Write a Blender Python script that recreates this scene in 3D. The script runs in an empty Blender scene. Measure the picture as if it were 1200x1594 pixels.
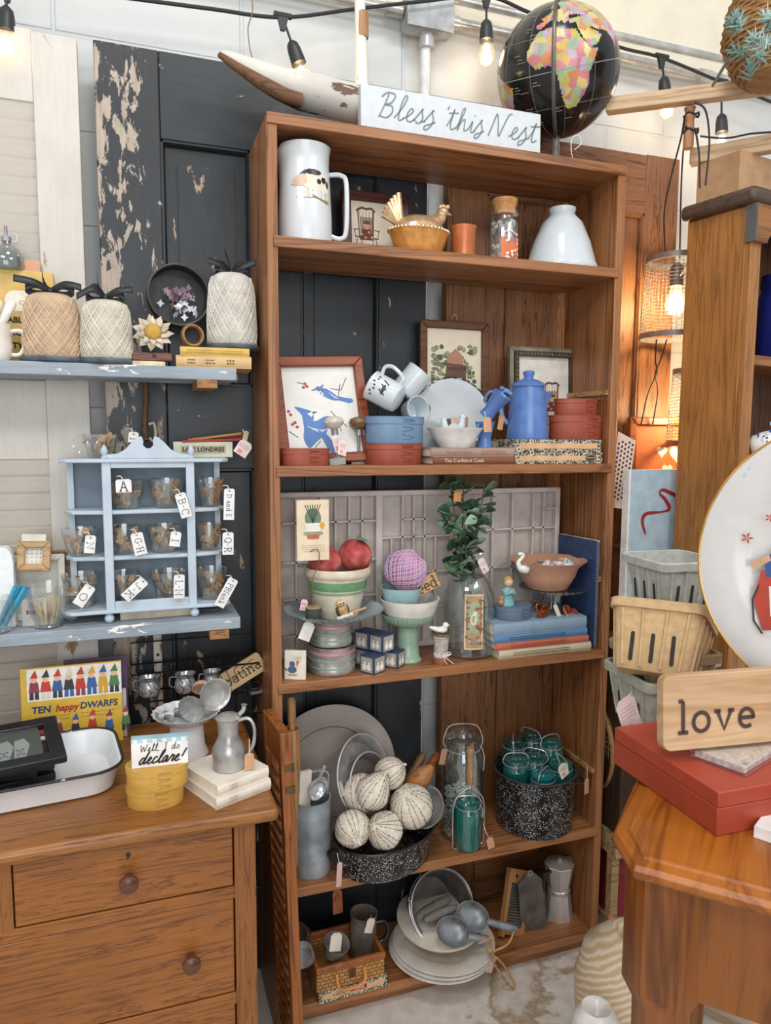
import bpy, math, random
from mathutils import Vector as V, Matrix
random.seed(7)
S = bpy.context.scene
COL = S.collection
PI = math.pi

# ---------------------------------------------------------------- camera, world, lights, exposure
FPX, PITCH, YAW, ROLL = 1129.52, .1041, .3376, .0057
CAM = V((-.2712, -1.4959, 1.3427))
FW = V((math.sin(YAW)*math.cos(PITCH), math.cos(YAW)*math.cos(PITCH), -math.sin(PITCH)))
_r = V((math.cos(YAW), -math.sin(YAW), 0)); _u = _r.cross(FW)
RT = _r*math.cos(ROLL) + _u*math.sin(ROLL); UP = _u*math.cos(ROLL) - _r*math.sin(ROLL)
cd = bpy.data.cameras.new('camera'); cam = bpy.data.objects.new('camera', cd); COL.objects.link(cam)
cd.sensor_fit = 'HORIZONTAL'; cd.sensor_width = 36; cd.lens = FPX*36/1200; cd.clip_start = .05
m = Matrix((RT, UP, -FW)).transposed().to_4x4(); m.translation = CAM; cam.matrix_world = m
cd.dof.use_dof = True; cd.dof.focus_distance = 1.7; cd.dof.aperture_fstop = 11
S.camera = cam
W = bpy.data.worlds.new('shop'); S.world = W; W.use_nodes = True
W.node_tree.nodes['Background'].inputs[0].default_value = (.93, .95, 1, 1)
W.node_tree.nodes['Background'].inputs[1].default_value = .60
S.view_settings.view_transform = 'Standard'; S.view_settings.look = 'None'
S.view_settings.gamma = 1; S.view_settings.use_curve_mapping = False
S.view_settings.exposure = .12
def area(name, loc, tgt, sx, sy, e, col):
    d = bpy.data.lights.new(name, 'AREA'); d.shape = 'RECTANGLE'; d.size = sx; d.size_y = sy; d.energy = e; d.color = col
    o = bpy.data.objects.new(name, d); COL.objects.link(o); o.location = loc
    o.rotation_euler = (V(tgt)-V(loc)).to_track_quat('-Z', 'Y').to_euler(); return o
area('ceiling_panel_light', (.0, -1.15, 3.5), (.3, -.1, .8), .55, .55, 16, (1, .97, .93))
area('ceiling_tube_light', (-1.3, -2.2, 3.1), (.2, 0, 1.0), 1.2, .4, 20, (1, .98, .95))
area('ceiling_strip_light', (1.4, -2.4, 3.1), (.4, 0, 1.0), 1.2, .4, 17, (1, .98, .95))
area('front_fill_light', (-.6, -4.6, 1.7), (.3, 0, .7), 2.6, 2.0, 58, (.93, .96, 1))  # added soft bluish fill from behind the camera, brightens the lower shelves
S.cycles.transparent_max_bounces = 40; S.cycles.max_bounces = 10

# ---------------------------------------------------------------- pixel <-> world (photograph frame 1200 x 1594)
def ray(u, v): return FW + RT*((u-600)/FPX) + UP*((797-v)/FPX)
def at(u, v, x=None, y=None, z=None):
    d = ray(u, v)
    t = (x-CAM.x)/d.x if x is not None else (y-CAM.y)/d.y if y is not None else (z-CAM.z)/d.z
    return CAM + d*t
def mpp(p): return (V(p)-CAM).dot(FW)/FPX
def X(u, y, z):                                   # x of the point at depth y, height z seen in column u
    a = RT*FPX - FW*(u-600); q = V((0, y, z))-CAM
    return -(a.y*q.y + a.z*q.z)/a.x + CAM.x
def ext(u0, u1, y, zb, vt):                       # centre x, half width, height of a thing spanning columns u0..u1, top row vt
    uc = (u0+u1)/2; x = X(uc, y, zb)
    return x, (u1-u0)/2*mpp((x, y, zb+.05)), at(uc, vt, y=y).z - zb

# ---------------------------------------------------------------- mesh builder
def T(loc=(0, 0, 0), rx=0, ry=0, rz=0):
    return Matrix.Translation(loc) @ Matrix.Rotation(rz, 4, 'Z') @ Matrix.Rotation(ry, 4, 'Y') @ Matrix.Rotation(rx, 4, 'X')
class MB:
    def __init__(s): s.v = []; s.f = []; s.m = []
    def add(s, vs, fs, M=None, mi=0):
        b = len(s.v)
        s.v += [tuple(M @ V(p)) if M else tuple(p) for p in vs]
        s.f += [tuple(i+b for i in f) for f in fs]; s.m += [mi]*len(fs); return s
    def box(s, c, d, M=None, mi=0):
        x, y, z = c; a, b, h = d[0]/2, d[1]/2, d[2]/2
        vs = [(x+i*a, y+j*b, z+k*h) for k in (-1, 1) for j in (-1, 1) for i in (-1, 1)]
        return s.add(vs, [(0, 2, 3, 1), (4, 5, 7, 6), (0, 1, 5, 4), (2, 6, 7, 3), (0, 4, 6, 2), (1, 3, 7, 5)], M, mi)
    def lathe(s, pr, n=32, c=(0, 0, 0), M=None, mi=0, sx=1, sy=1, wob=None):
        vs = []; fs = []
        for k, (r, z) in enumerate(pr):
            for i in range(n):
                a = 2*PI*i/n; q = r*(1 + (wob(a, k) if wob else 0))
                vs.append((c[0]+q*math.cos(a)*sx, c[1]+q*math.sin(a)*sy, c[2]+z))
        for k in range(len(pr)-1):
            for i in range(n):
                j = (i+1) % n; fs.append((k*n+i, k*n+j, (k+1)*n+j, (k+1)*n+i))
        if pr[0][0] > 1e-5: fs.append(tuple(range(n))[::-1]) if pr[0] != pr[-1] else None
        if pr[-1][0] > 1e-5 and pr[0] != pr[-1]: fs.append(tuple((len(pr)-1)*n+i for i in range(n)))
        fs = [f for f in fs if f]
        return s.add(vs, fs, M, mi)
    def shell(s, pr, t=.002, **k):                # open vessel: outer profile bottom->rim, then back down inside
        inn = [(max(r-t, .0005), z + (t if i == 0 else 0)) for i, (r, z) in enumerate(pr)]
        return s.lathe([(.0002, pr[0][1])] + list(pr) + inn[::-1] + [(.0002, pr[0][1]+t)], **k)
    def ball(s, c, r, n=20, M=None, mi=0, sc=(1, 1, 1), wob=None):
        k = n//2
        pr = [(max(1e-6, r*math.sin(PI*i/k)), -r*math.cos(PI*i/k)*sc[2]) for i in range(k+1)]
        return s.lathe(pr, n, c, M, mi, sc[0], sc[1], wob)
    def tube(s, pts, r, n=8, closed=False, M=None, mi=0, sy=1):
        P = [V(p) for p in pts]; N = len(P); vs = []; fs = []
        if N < 2: return s
        t0 = (P[1]-P[0]).normalized()
        up = V((0, 0, 1)) if abs(t0.z) < .9 else V((1, 0, 0))
        nr = (up - t0*up.dot(t0)).normalized()
        for i in range(N):
            a = P[i-1] if i or closed else P[0]; b = P[(i+1) % N] if i < N-1 or closed else P[-1]
            t = (b-a); t = t.normalized() if t.length > 1e-9 else t0
            nr = nr - t*nr.dot(t); nr = nr.normalized() if nr.length > 1e-6 else V((1, 0, 0)); bi = t.cross(nr)
            q = r[i] if isinstance(r, (list, tuple)) else r
            for j in range(n):
                w = 2*PI*j/n; vs.append(P[i] + nr*(q*math.cos(w)*sy) + bi*(q*math.sin(w)))
        for i in range(N if closed else N-1):
            k = (i+1) % N
            for j in range(n):
                l = (j+1) % n; fs.append((i*n+j, i*n+l, k*n+l, k*n+j))
        if not closed: fs += [tuple(range(n))[::-1], tuple((N-1)*n+j for j in range(n))]
        return s.add(vs, fs, M, mi)
    def prism(s, poly, y0, y1, M=None, mi=0):     # polygon in xz pushed through y0..y1
        n = len(poly)
        ar = sum(poly[i][0]*poly[(i+1) % n][1]-poly[(i+1) % n][0]*poly[i][1] for i in range(n))
        if ar < 0: poly = poly[::-1]
        vs = [(x, y0, z) for x, z in poly] + [(x, y1, z) for x, z in poly]
        fs = [tuple(range(n)), tuple(range(n, 2*n))[::-1]] + [(i, n+i, n+(i+1) % n, (i+1) % n) for i in range(n)]
        return s.add(vs, fs, M, mi)
    def flat(s, poly, y=0, M=None, mi=0):
        n = len(poly); ar = sum(poly[i][0]*poly[(i+1) % n][1]-poly[(i+1) % n][0]*poly[i][1] for i in range(n))
        if ar < 0: poly = poly[::-1]
        return s.add([(x, y, z) for x, z in poly], [tuple(range(n))], M, mi)
    def ribbon(s, pts, w, y=0, M=None, mi=0):     # inked line in the xz plane
        P = [V((p[0], p[1])) for p in pts]; N = len(P); vs = []
        if N < 2: return s
        for i in range(N):
            d = P[min(i+1, N-1)]-P[max(i-1, 0)]; d = d.normalized() if d.length > 1e-9 else V((1, 0))
            nn = V((-d.y, d.x)); q = (w[i] if isinstance(w, list) else w)/2
            a, b = P[i]+nn*q, P[i]-nn*q; vs += [(a.x, y, a.y), (b.x, y, b.y)]
        return s.add(vs, [(2*i, 2*i+1, 2*i+3, 2*i+2) for i in range(N-1)], M, mi)
    def txt(s, text, size, x=0, z=0, y=0, M=None, mi=0, shear=0, al='CENTER', wid=None, bold=0):
        c = bpy.data.curves.new('t', 'FONT'); c.body = text; c.size = size; c.align_x = al; c.align_y = 'CENTER'; c.shear = shear; c.offset = bold; c.resolution_u = 2
        o = bpy.data.objects.new('t', c); me = o.to_mesh()
        vs = [q.co.copy() for q in me.vertices]; fs = [tuple(p.vertices) for p in me.polygons]
        o.to_mesh_clear(); bpy.data.objects.remove(o); bpy.data.curves.remove(c)
        k = 1
        if wid and vs:
            a = max(q.x for q in vs)-min(q.x for q in vs); k = wid/a if a else 1
        return s.add([(x+q.x*k, y, z+q.y) for q in vs], fs, M, mi)
    def build(s, name, mats, parent=None, loc=None, rot=None, bevel=0, sub=0, ang=40):
        me = bpy.data.meshes.new(name); me.from_pydata(s.v, [], s.f)
        if not isinstance(mats, (list, tuple)): mats = [mats]
        for q in mats: me.materials.append(q)
        me.polygons.foreach_set('material_index', s.m); me.polygons.foreach_set('use_smooth', [True]*len(s.f))
        me.update(); me.set_sharp_from_angle(angle=math.radians(ang))
        o = bpy.data.objects.new(name, me); COL.objects.link(o)
        if parent: o.parent = parent
        if loc is not None: o.location = loc
        if rot is not None: o.rotation_euler = rot
        if bevel:
            b = o.modifiers.new('b', 'BEVEL'); b.width = bevel; b.segments = 2; b.limit_method = 'ANGLE'; b.angle_limit = math.radians(50)
        if sub:
            q = o.modifiers.new('s', 'SUBSURF'); q.levels = q.render_levels = sub
        return o
def tag(o, label, cat, group=None):
    o['label'] = label; o['category'] = cat
    if group: o['group'] = group
    return o
def thing(name, label, cat, loc=(0, 0, 0), rz=0, group=None, rot=None):
    o = bpy.data.objects.new(name, None); COL.objects.link(o); o.empty_display_size = .02
    o.location = loc; o.rotation_euler = rot if rot else (0, 0, rz)
    return tag(o, label, cat, group)
def struct(o): o['kind'] = 'structure'; return o
def smooth(pts, k=6, closed=False):               # Catmull-Rom
    P = [V(p) for p in pts]; n = len(P); out = []
    for i in range(n if closed else n-1):
        a = P[i-1] if (i or closed) else P[0]; b = P[i]; c = P[(i+1) % n]; d = P[(i+2) % n] if (i+2 < n or closed) else P[-1]
        for j in range(k):
            t = j/k; out.append(.5*((2*b)+(c-a)*t+(2*a-5*b+4*c-d)*t*t+(3*b-a-3*c+d)*t**3))
    if not closed: out.append(P[-1])
    return out
def arc(cx, cz, rx, rz, a0, a1, n=12):
    return [(cx+rx*math.cos(math.radians(a0+(a1-a0)*i/n)), cz+rz*math.sin(math.radians(a0+(a1-a0)*i/n))) for i in range(n+1)]
def rrect(w, h, r, n=5, cx=0, cz=0):
    o = []
    for (sx, sz, a) in ((1, 1, 0), (-1, 1, 90), (-1, -1, 180), (1, -1, 270)):
        o += arc(cx+sx*(w/2-r), cz+sz*(h/2-r), r, r, a, a+90, n)
    return o

# ---------------------------------------------------------------- materials
def lin(h):
    c = [int(h[i:i+2], 16)/255 for i in (0, 2, 4)]
    return tuple(x/12.92 if x <= .04045 else ((x+.055)/1.055)**2.4 for x in c) + (1,)
_M = {}
class NT:
    def __init__(s, name):
        s.mat = bpy.data.materials.new(name); s.mat.use_nodes = True; s.t = s.mat.node_tree
        s.b = s.t.nodes['Principled BSDF']; s.out = s.t.nodes['Material Output']
    def n(s, t, **k):
        q = s.t.nodes.new(t)
        for a, b in k.items():
            if a.startswith('i_'): q.inputs[a[2:].replace('_', ' ')].default_value = b
            else: setattr(q, a, b)
        return q
    def l(s, a, b): s.t.links.new(a, b)
    def coords(s, sc=(1, 1, 1), rot=(0, 0, 0)):
        c = s.n('ShaderNodeTexCoord'); mp = s.n('ShaderNodeMapping'); s.l(c.outputs['Object'], mp.inputs[0])
        mp.inputs['Scale'].default_value = sc; mp.inputs['Rotation'].default_value = rot; return mp.outputs[0]
    def noise(s, co, scale, detail=4, rough=.55, dist=0):
        q = s.n('ShaderNodeTexNoise'); s.l(co, q.inputs['Vector']); q.inputs['Scale'].default_value = scale
        q.inputs['Detail'].default_value = detail; q.inputs['Roughness'].default_value = rough; q.inputs['Distortion'].default_value = dist
        return q.outputs[0]
    def ramp(s, f, stops):
        q = s.n('ShaderNodeValToRGB'); s.l(f, q.inputs[0]); e = q.color_ramp.elements
        while len(e) < len(stops): e.new(.5)
        for k, (p, c) in enumerate(stops): e[k].position = p; e[k].color = c if len(c) == 4 else lin(c)
        return q.outputs[0]
    def mix(s, f, a, b, mode='MIX'):
        q = s.n('ShaderNodeMix', data_type='RGBA', blend_type=mode)
        for v, i in ((f, 0), (a, 6), (b, 7)):
            if isinstance(v, (int, float, tuple)): q.inputs[i].default_value = v
            else: s.l(v, q.inputs[i])
        return q.outputs[2]
    def bump(s, h, st=.3, d=.002):
        q = s.n('ShaderNodeBump'); q.inputs['Strength'].default_value = st; q.inputs['Distance'].default_value = d
        s.l(h, q.inputs['Height']); s.l(q.outputs[0], s.b.inputs['Normal']); return q
    def set(s, col=None, rough=None, metal=None, spec=None):
        if col is not None:
            if isinstance(col, (tuple, list)): s.b.inputs['Base Color'].default_value = col
            else: s.l(col, s.b.inputs['Base Color'])
        if rough is not None: s.b.inputs['Roughness'].default_value = rough
        if metal is not None: s.b.inputs['Metallic'].default_value = metal
        if spec is not None: s.b.inputs['Specular IOR Level'].default_value = spec
        return s.mat
def P(h, rough=.5, metal=0, var=.08, bump=0, sc=30):  # plain paint / paper / metal with a faint mottling
    k = ('P', h, rough, metal, var, bump, sc)
    if k not in _M:
        t = NT('paint_'+h); co = t.coords(); f = t.noise(co, sc, 3)
        c = lin(h); d = tuple(x*(1-var*2) for x in c[:3])+(1,); e = tuple(min(1, x*(1+var)) for x in c[:3])+(1,)
        t.set(t.ramp(f, [(.3, d), (.65, e)]), rough, metal)
        if bump: t.bump(f, bump, .001)
        _M[k] = t.mat
    return _M[k]
def wood(h1, h2, axis='x', rough=.45, sc=1., k3=None, contrast=1., bump=.15):
    k = ('W', h1, h2, axis, rough, sc, contrast)
    if k not in _M:
        t = NT('wood_'+h1); st = {'x': (.06, 1, 1), 'y': (1, .06, 1), 'z': (1, 1, .06)}[axis]
        co = t.coords(tuple(q*sc for q in st)); big = t.noise(co, 14, 4, .6, 1.6)
        fine = t.noise(t.coords(tuple(q*sc*(1 if q == 1 else .5) for q in st)), 160, 3, .7)
        blot = t.noise(t.coords(), 6, 3)
        w = t.n('ShaderNodeMath', operation='MULTIPLY'); t.l(big, w.inputs[0]); w.inputs[1].default_value = 9
        wv = t.n('ShaderNodeMath', operation='PINGPONG'); t.l(w.outputs[0], wv.inputs[0]); wv.inputs[1].default_value = 1
        c = t.ramp(wv.outputs[0], [(0, h2), (.28/contrast, h1), (1, h1)])
        c = t.mix(.55*contrast, c, t.ramp(fine, [(.35, (.45, .45, .45, 1)), (.62, (1, 1, 1, 1))]), 'MULTIPLY')
        c = t.mix(.6, c, t.ramp(blot, [(.3, (.62, .6, .58, 1)), (.7, (1.0, 1.0, 1.0, 1))]), 'MULTIPLY')
        t.set(c, rough); t.bump(fine, bump, .001); _M[k] = t.mat
    return _M[k]
def peel(name, top, under, axis='z', th=.6, sc=14, edge=None, rough=.55, top2=None, streak=.1):   # flaking paint over bare wood
    t = NT(name); st = {'x': (.35, 1, 1), 'z': (1, 1, .35)}[axis]
    f = t.noise(t.coords(st), sc, 8, .68, .4)
    if edge:                                      # more bare wood towards x = edge[0]
        c = t.n('ShaderNodeTexCoord'); sp = t.n('ShaderNodeSeparateXYZ'); t.l(c.outputs['Object'], sp.inputs[0])
        mr = t.n('ShaderNodeMapRange'); t.l(sp.outputs[0], mr.inputs[0])
        for i, q in enumerate((edge[0], edge[1], edge[2], 0)): mr.inputs[i+1].default_value = q
        ad = t.n('ShaderNodeMath', operation='ADD'); t.l(f, ad.inputs[0]); t.l(mr.outputs[0], ad.inputs[1]); f = ad.outputs[0]
    mk = t.ramp(f, [(th, (0, 0, 0, 1)), (th+.015, (1, 1, 1, 1))])
    g = t.noise(t.coords(tuple(q*(.3 if q < 1 else 1) for q in st)), 120, 3)
    un = t.ramp(g, [(.3, under), (.7, tuple(min(1, q*1.5) for q in lin(under)[:3])+(1,))])
    tp = t.mix(streak, t.ramp(t.noise(t.coords(), 5, 4), [(.35, top), (.65, top2 or top)]), t.ramp(g, [(.35, (.45, .45, .45, 1)), (.6, (1, 1, 1, 1))]), 'MULTIPLY')
    t.set(t.mix(mk, tp, un), rough); t.bump(mk, -.25, .0015); return t.mat
def glass(h, rough=.03, alpha=.12, name='glass', body=.05, bh='e3eae8'):   # thin clear glass: see-through with glossy reflections, tinted
    k = ('G', h, rough, alpha, body, bh)
    if k not in _M:
        t = NT(name+'_'+h); tr = t.n('ShaderNodeBsdfTransparent'); tr.inputs[0].default_value = lin(h)
        gl = t.n('ShaderNodeBsdfGlossy'); gl.inputs[1].default_value = rough; gl.inputs[0].default_value = (.95, .97, 1, 1)
        lw = t.n('ShaderNodeLayerWeight'); lw.inputs[0].default_value = .22
        mr = t.n('ShaderNodeMapRange'); t.l(lw.outputs['Facing'], mr.inputs[0]); mr.inputs[3].default_value = alpha*.5; mr.inputs[4].default_value = alpha+.55
        mx = t.n('ShaderNodeMixShader'); bm = t.n('ShaderNodeMixShader'); bm.inputs[0].default_value = body; t.set(lin(bh), .15); t.l(tr.outputs[0], bm.inputs[1]); t.l(t.b.outputs[0], bm.inputs[2]); t.l(mr.outputs[0], mx.inputs[0]); t.l(bm.outputs[0], mx.inputs[1]); t.l(gl.outputs[0], mx.inputs[2])
        t.l(mx.outputs[0], t.out.inputs[0]); _M[k] = t.mat
    return _M[k]
def metal(h, rough=.3, var=.15, bump=.05, sc=25):
    return P(h, rough, .5, var, bump, sc)
def speckle():
    t = NT('speckled_enamel'); co = t.coords(); v = t.n('ShaderNodeTexVoronoi'); v.inputs['Scale'].default_value = 300; t.l(co, v.inputs['Vector'])
    r = t.n('ShaderNodeTexVoronoi'); r.inputs['Scale'].default_value = 130; t.l(co, r.inputs['Vector'])
    a = t.ramp(v.outputs['Distance'], [(.26, (1, 1, 1, 1)), (.36, (0, 0, 0, 1))])
    b = t.ramp(t.noise(co, 40, 3), [(.36, (0, 0, 0, 1)), (.6, (1, 1, 1, 1))])
    d = t.ramp(r.outputs['Distance'], [(.13, (.8, .8, .8, 1)), (.2, (0, 0, 0, 1))])
    c = t.mix(1., a, b, 'MULTIPLY'); c = t.mix(1., c, d, 'ADD')
    t.set(t.mix(c, lin('1b1a1c'), lin('d8d8d6')), .22); return t.mat
def emit(h, st):
    t = NT('glow_'+h); t.b.inputs['Emission Color'].default_value = lin(h); t.b.inputs['Emission Strength'].default_value = st
    t.set(lin(h), .3); return t.mat
INK = P('2a2624', .7); GREYINK = P('6b6d6e', .7); WHITE = P('e4e4e2', .25); PAPER = P('efeae0', .8); CARD = P('d9ad84', .8)
TWINE = P('e9e5da', .9); BLACKM = P('1c1b1b', .5); CHROME = metal('c9cbcc', .22); ZINC = metal('a9adae', .38, .25, .1, 18); TIN = metal('b9b9b6', .3, .2, .08)
# ---------------------------------------------------------------- stroke lettering (unit height, x-height .6)
# slab glyphs: list of strokes; a stroke is points, optional trailing 's' marks smoothing
def _o(cx, cz, rx, rz, a0=0, a1=360): return arc(cx, cz, rx, rz, a0, a1, 18)
SLAB = {
 'A': (.8, [[(.08, 0), (.4, 1)], [(.4, 1), (.72, 0)], [(.2, .36), (.6, .36)], [(-.04, 0), (.22, 0)], [(.58, 0), (.84, 0)]]),
 'B': (.72, [[(.15, 0), (.15, 1)], [(.02, 0), (.4, 0)]+_o(.4, .26, .26, .26, -90, 90)+[(.15, .52)], [(.02, 1), (.38, 1)]+_o(.38, .76, .23, .24, 90, -90)]),
 'C': (.75, [_o(.42, .5, .36, .5, 55, 305), [(.66, .72), (.66, 1)]]),
 'D': (.78, [[(.15, 0), (.15, 1)], [(.02, 0), (.32, 0)]+_o(.32, .5, .38, .5, -90, 90)+[(.02, 1)]]),
 'E': (.68, [[(.15, 0), (.15, 1)], [(.02, 0), (.62, 0), (.62, .2)], [(.02, 1), (.6, 1), (.6, .8)], [(.15, .52), (.42, .52)], [(.42, .4), (.42, .64)]]),
 'G': (.8, [_o(.42, .5, .36, .5, 55, 350), [(.5, .42), (.84, .42)], [(.66, .74), (.66, 1)]]),
 'H': (.85, [[(.15, 0), (.15, 1)], [(.68, 0), (.68, 1)], [(.15, .5), (.68, .5)], [(.02, 0), (.28, 0)], [(.02, 1), (.28, 1)], [(.55, 0), (.81, 0)], [(.55, 1), (.81, 1)]]),
 'I': (.4, [[(.2, 0), (.2, 1)], [(.04, 0), (.36, 0)], [(.04, 1), (.36, 1)]]),
 'J': (.6, [[(.4, 1), (.4, .25)]+_o(.22, .24, .18, .24, 0, -170), [(.24, 1), (.56, 1)]]),
 'K': (.8, [[(.15, 0), (.15, 1)], [(.66, 1), (.15, .42)], [(.3, .58), (.68, 0)], [(.02, 0), (.28, 0)], [(.02, 1), (.28, 1)], [(.55, 0), (.8, 0)], [(.52, 1), (.78, 1)]]),
 'L': (.66, [[(.15, 0), (.15, 1)], [(.02, 0), (.6, 0), (.6, .22)], [(.02, 1), (.28, 1)]]),
 'M': (.98, [[(.15, 0), (.15, 1), (.48, .25), (.81, 1), (.81, 0)], [(.02, 0), (.28, 0)], [(.02, 1), (.15, 1)], [(.68, 0), (.94, 0)], [(.81, 1), (.94, 1)]]),
 'N': (.88, [[(.15, 0), (.15, 1), (.7, 0), (.7, 1)], [(.02, 0), (.28, 0)], [(.02, 1), (.15, 1)], [(.57, 1), (.83, 1)]]),
 'O': (.8, [_o(.4, .5, .36, .5)]), 'Q': (.8, [_o(.4, .5, .36, .5), [(.42, .2), (.72, -.12)]]),
 'P': (.7, [[(.15, 0), (.15, 1)], [(.02, 1), (.4, 1)]+_o(.4, .74, .25, .26, 90, -90)+[(.15, .48)], [(.02, 0), (.3, 0)]]),
 'R': (.78, [[(.15, 0), (.15, 1)], [(.02, 1), (.4, 1)]+_o(.4, .75, .24, .25, 90, -90)+[(.15, .5)], [(.38, .5), (.66, 0)], [(.02, 0), (.28, 0)], [(.56, 0), (.78, 0)]]),
 'a': (.62, [_o(.28, .17, .2, .18), [(.48, .0), (.48, .4)]+_o(.28, .4, .2, .2, 0, 150), [(.48, 0), (.6, 0)]]),
 'b': (.64, [[(.12, 0), (.12, 1)], _o(.34, .3, .22, .3), [(0, 1), (.12, 1)]]),
 'd': (.66, [[(.5, 0), (.5, 1)], _o(.28, .3, .22, .3), [(.38, 1), (.5, 1)], [(.5, 0), (.62, 0)]]),
 'e': (.6, [[(.06, .32), (.52, .32)]+_o(.29, .31, .23, .29, 0, 310)]),
 'i': (.34, [[(.17, 0), (.17, .6)], [(.04, .6), (.17, .6)], [(.02, 0), (.32, 0)], _o(.17, .85, .03, .03)]),
 'k': (.66, [[(.14, 0), (.14, 1)], [(.54, .6), (.14, .22)], [(.26, .34), (.56, 0)], [(.02, 1), (.14, 1)], [(.02, 0), (.28, 0)], [(.44, 0), (.66, 0)]]),
 'l': (.36, [[(.18, 0), (.18, 1)], [(.04, 1), (.18, 1)], [(.02, 0), (.34, 0)]]),
 'n': (.72, [[(.14, 0), (.14, .6)], [(.14, .36)]+_o(.34, .38, .2, .22, 180, 0)+[(.54, 0)], [(.02, .6), (.14, .6)], [(.02, 0), (.26, 0)], [(.42, 0), (.68, 0)]]),
 'o': (.62, [_o(.3, .3, .25, .3)]),
 'p': (.68, [[(.14, -.35), (.14, .6)], _o(.36, .3, .23, .3), [(.02, .6), (.14, .6)], [(.02, -.35), (.28, -.35)]]),
 't': (.46, [[(.2, .85), (.2, .12)]+_o(.32, .12, .12, .12, 180, 320), [(.04, .6), (.4, .6)]]),
 'v': (.66, [[(.1, .6), (.32, 0), (.54, .6)], [(0, .6), (.2, .6)], [(.44, .6), (.64, .6)]]),
 '-': (.4, [[(.1, .45), (.3, .45)]]), '.': (.3, [_o(.15, .5, .04, .04)]), ' ': (.35, []),
}
# running hand: strokes are smoothed
SCRIPT = {
 'B': (.8, [[(.2, .0), (.3, .5), (.36, .95)], [(.1, .8), (.3, 1.0), (.62, .95), (.56, .65), (.34, .52), (.6, .5), (.68, .25), (.5, .02), (.22, .06)]]),
 'l': (.34, [[(-.02, .05), (.2, .5), (.3, .92), (.2, .98), (.13, .6), (.15, .1), (.24, 0), (.38, .1)]]),
 'e': (.42, [[(-.04, .08), (.2, .26), (.3, .45), (.2, .52), (.1, .3), (.14, .06), (.28, .0), (.46, .12)]]),
 's': (.4, [[(-.04, .08), (.16, .46), (.22, .58), (.22, .46), (.31, .22), (.24, .02), (.1, .0), (.06, .08)], [(.27, .06), (.44, .12)]]),
 'S': (.42, [[(-.04, .08), (.16, .46), (.24, .6), (.22, .46), (.33, .22), (.3, -.02), (.16, -.2), (.04, -.2), (.06, -.06), (.24, .02), (.44, .14)]]),
 't': (.4, [[(0, .1), (.16, .55), (.2, .86), (.16, .4), (.18, .06), (.28, 0), (.42, .1)], [(-.02, .66), (.42, .72)]]),
 'h': (.56, [[(.0, .05), (.2, .6), (.26, .95), (.16, .9), (.12, .4), (.1, 0), (.2, .36), (.34, .5), (.38, .25), (.42, .02), (.58, .12)]]),
 'i': (.3, [[(0, .1), (.14, .48), (.13, .1), (.2, 0), (.34, .1)], [(.18, .7), (.2, .74)]]),
 'N': (1.0, [[(.06, -.02), (.14, .5), (.2, .95), (.3, .8), (.42, .4), (.54, .02), (.64, .5), (.76, .98), (.9, 1.06)]]),
 'd': (.56, [[(.38, .42), (.24, .52), (.08, .3), (.1, .04), (.26, .04), (.4, .4), (.5, .98), (.42, .3), (.44, .02), (.6, .12)]]),
 'c': (.4, [[(.32, .42), (.24, .52), (.1, .36), (.08, .1), (.2, 0), (.44, .12)]]),
 'a': (.52, [[(.36, .42), (.24, .52), (.08, .3), (.1, .03), (.24, .06), (.38, .48), (.37, .1), (.42, 0), (.56, .12)]]),
 'r': (.4, [[(-.02, .1), (.12, .4), (.16, .56), (.24, .46), (.36, .46), (.3, .2), (.32, .02), (.44, .12)]]),
 'W': (.95, [[(.06, 1), (.2, .02), (.44, .7), (.6, .02), (.86, 1)]]), 'I': (.5, [[(.1, .98), (.42, .98)], [(.26, .98), (.24, .02)], [(.06, 0), (.4, 0)]]),
 'o': (.48, [[(.24, .5), (.08, .3), (.1, .04), (.26, 0), (.4, .22), (.34, .46), (.22, .5)]]),
 '!': (.3, [[(.24, 1), (.14, .3)], [(.1, .06), (.11, .02)]]), ',': (.2, [[(.1, .05), (.04, -.14)]]), ' ': (.38, []), "'": (.14, [[(.1, .95), (.06, .8)]]),
}
def write(mb, text, h, x=0, z=0, y=-.0005, w=.09, font=SLAB, slant=0, M=None, mi=0, al='c', tr=.08, stretch=1., rot=0):
    W_ = sum(font[c][0]+tr for c in text)-tr
    px = {'c': -W_/2, 'l': 0}[al]; cs, sn = math.cos(rot), math.sin(rot)
    for c in text:
        for st in font[c][1]:
            pts = [V((p[0], p[1])) for p in st]
            if font is SCRIPT and len(pts) > 2: pts = smooth([(p.x, p.y, 0) for p in pts], 5)
            elif len(pts) == 2: pts = [pts[0], pts[1]]
            q = []
            for p in pts:
                a = ((px+p.x)*stretch + slant*p.y)*h; b = p.y*h; q.append((x+a*cs-b*sn, z+a*sn+b*cs))
            mb.ribbon(q, w*h, y, M, mi)
        px += font[c][0]+tr
    return mb
def scribble(mb, w, h, rows, x=0, z=0, y=-.0004, lw=.0008, M=None, mi=0):   # rows of tiny illegible print
    for i in range(rows):
        zz = z+h/2-h*(i+.5)/rows; a = -w/2
        while a < w/2-.001:
            b = min(w/2, a+random.uniform(.002, .006)); mb.ribbon([(x+a, zz), (x+b, zz)], lw, y, M, mi); a = b+.0015
    return mb
def hook(p0, p1, sag=.01, k=8): 
    a, b = V(p0), V(p1); m_ = (a+b)/2+V((0, 0, -sag)); return smooth([a, m_, b], k)
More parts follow.
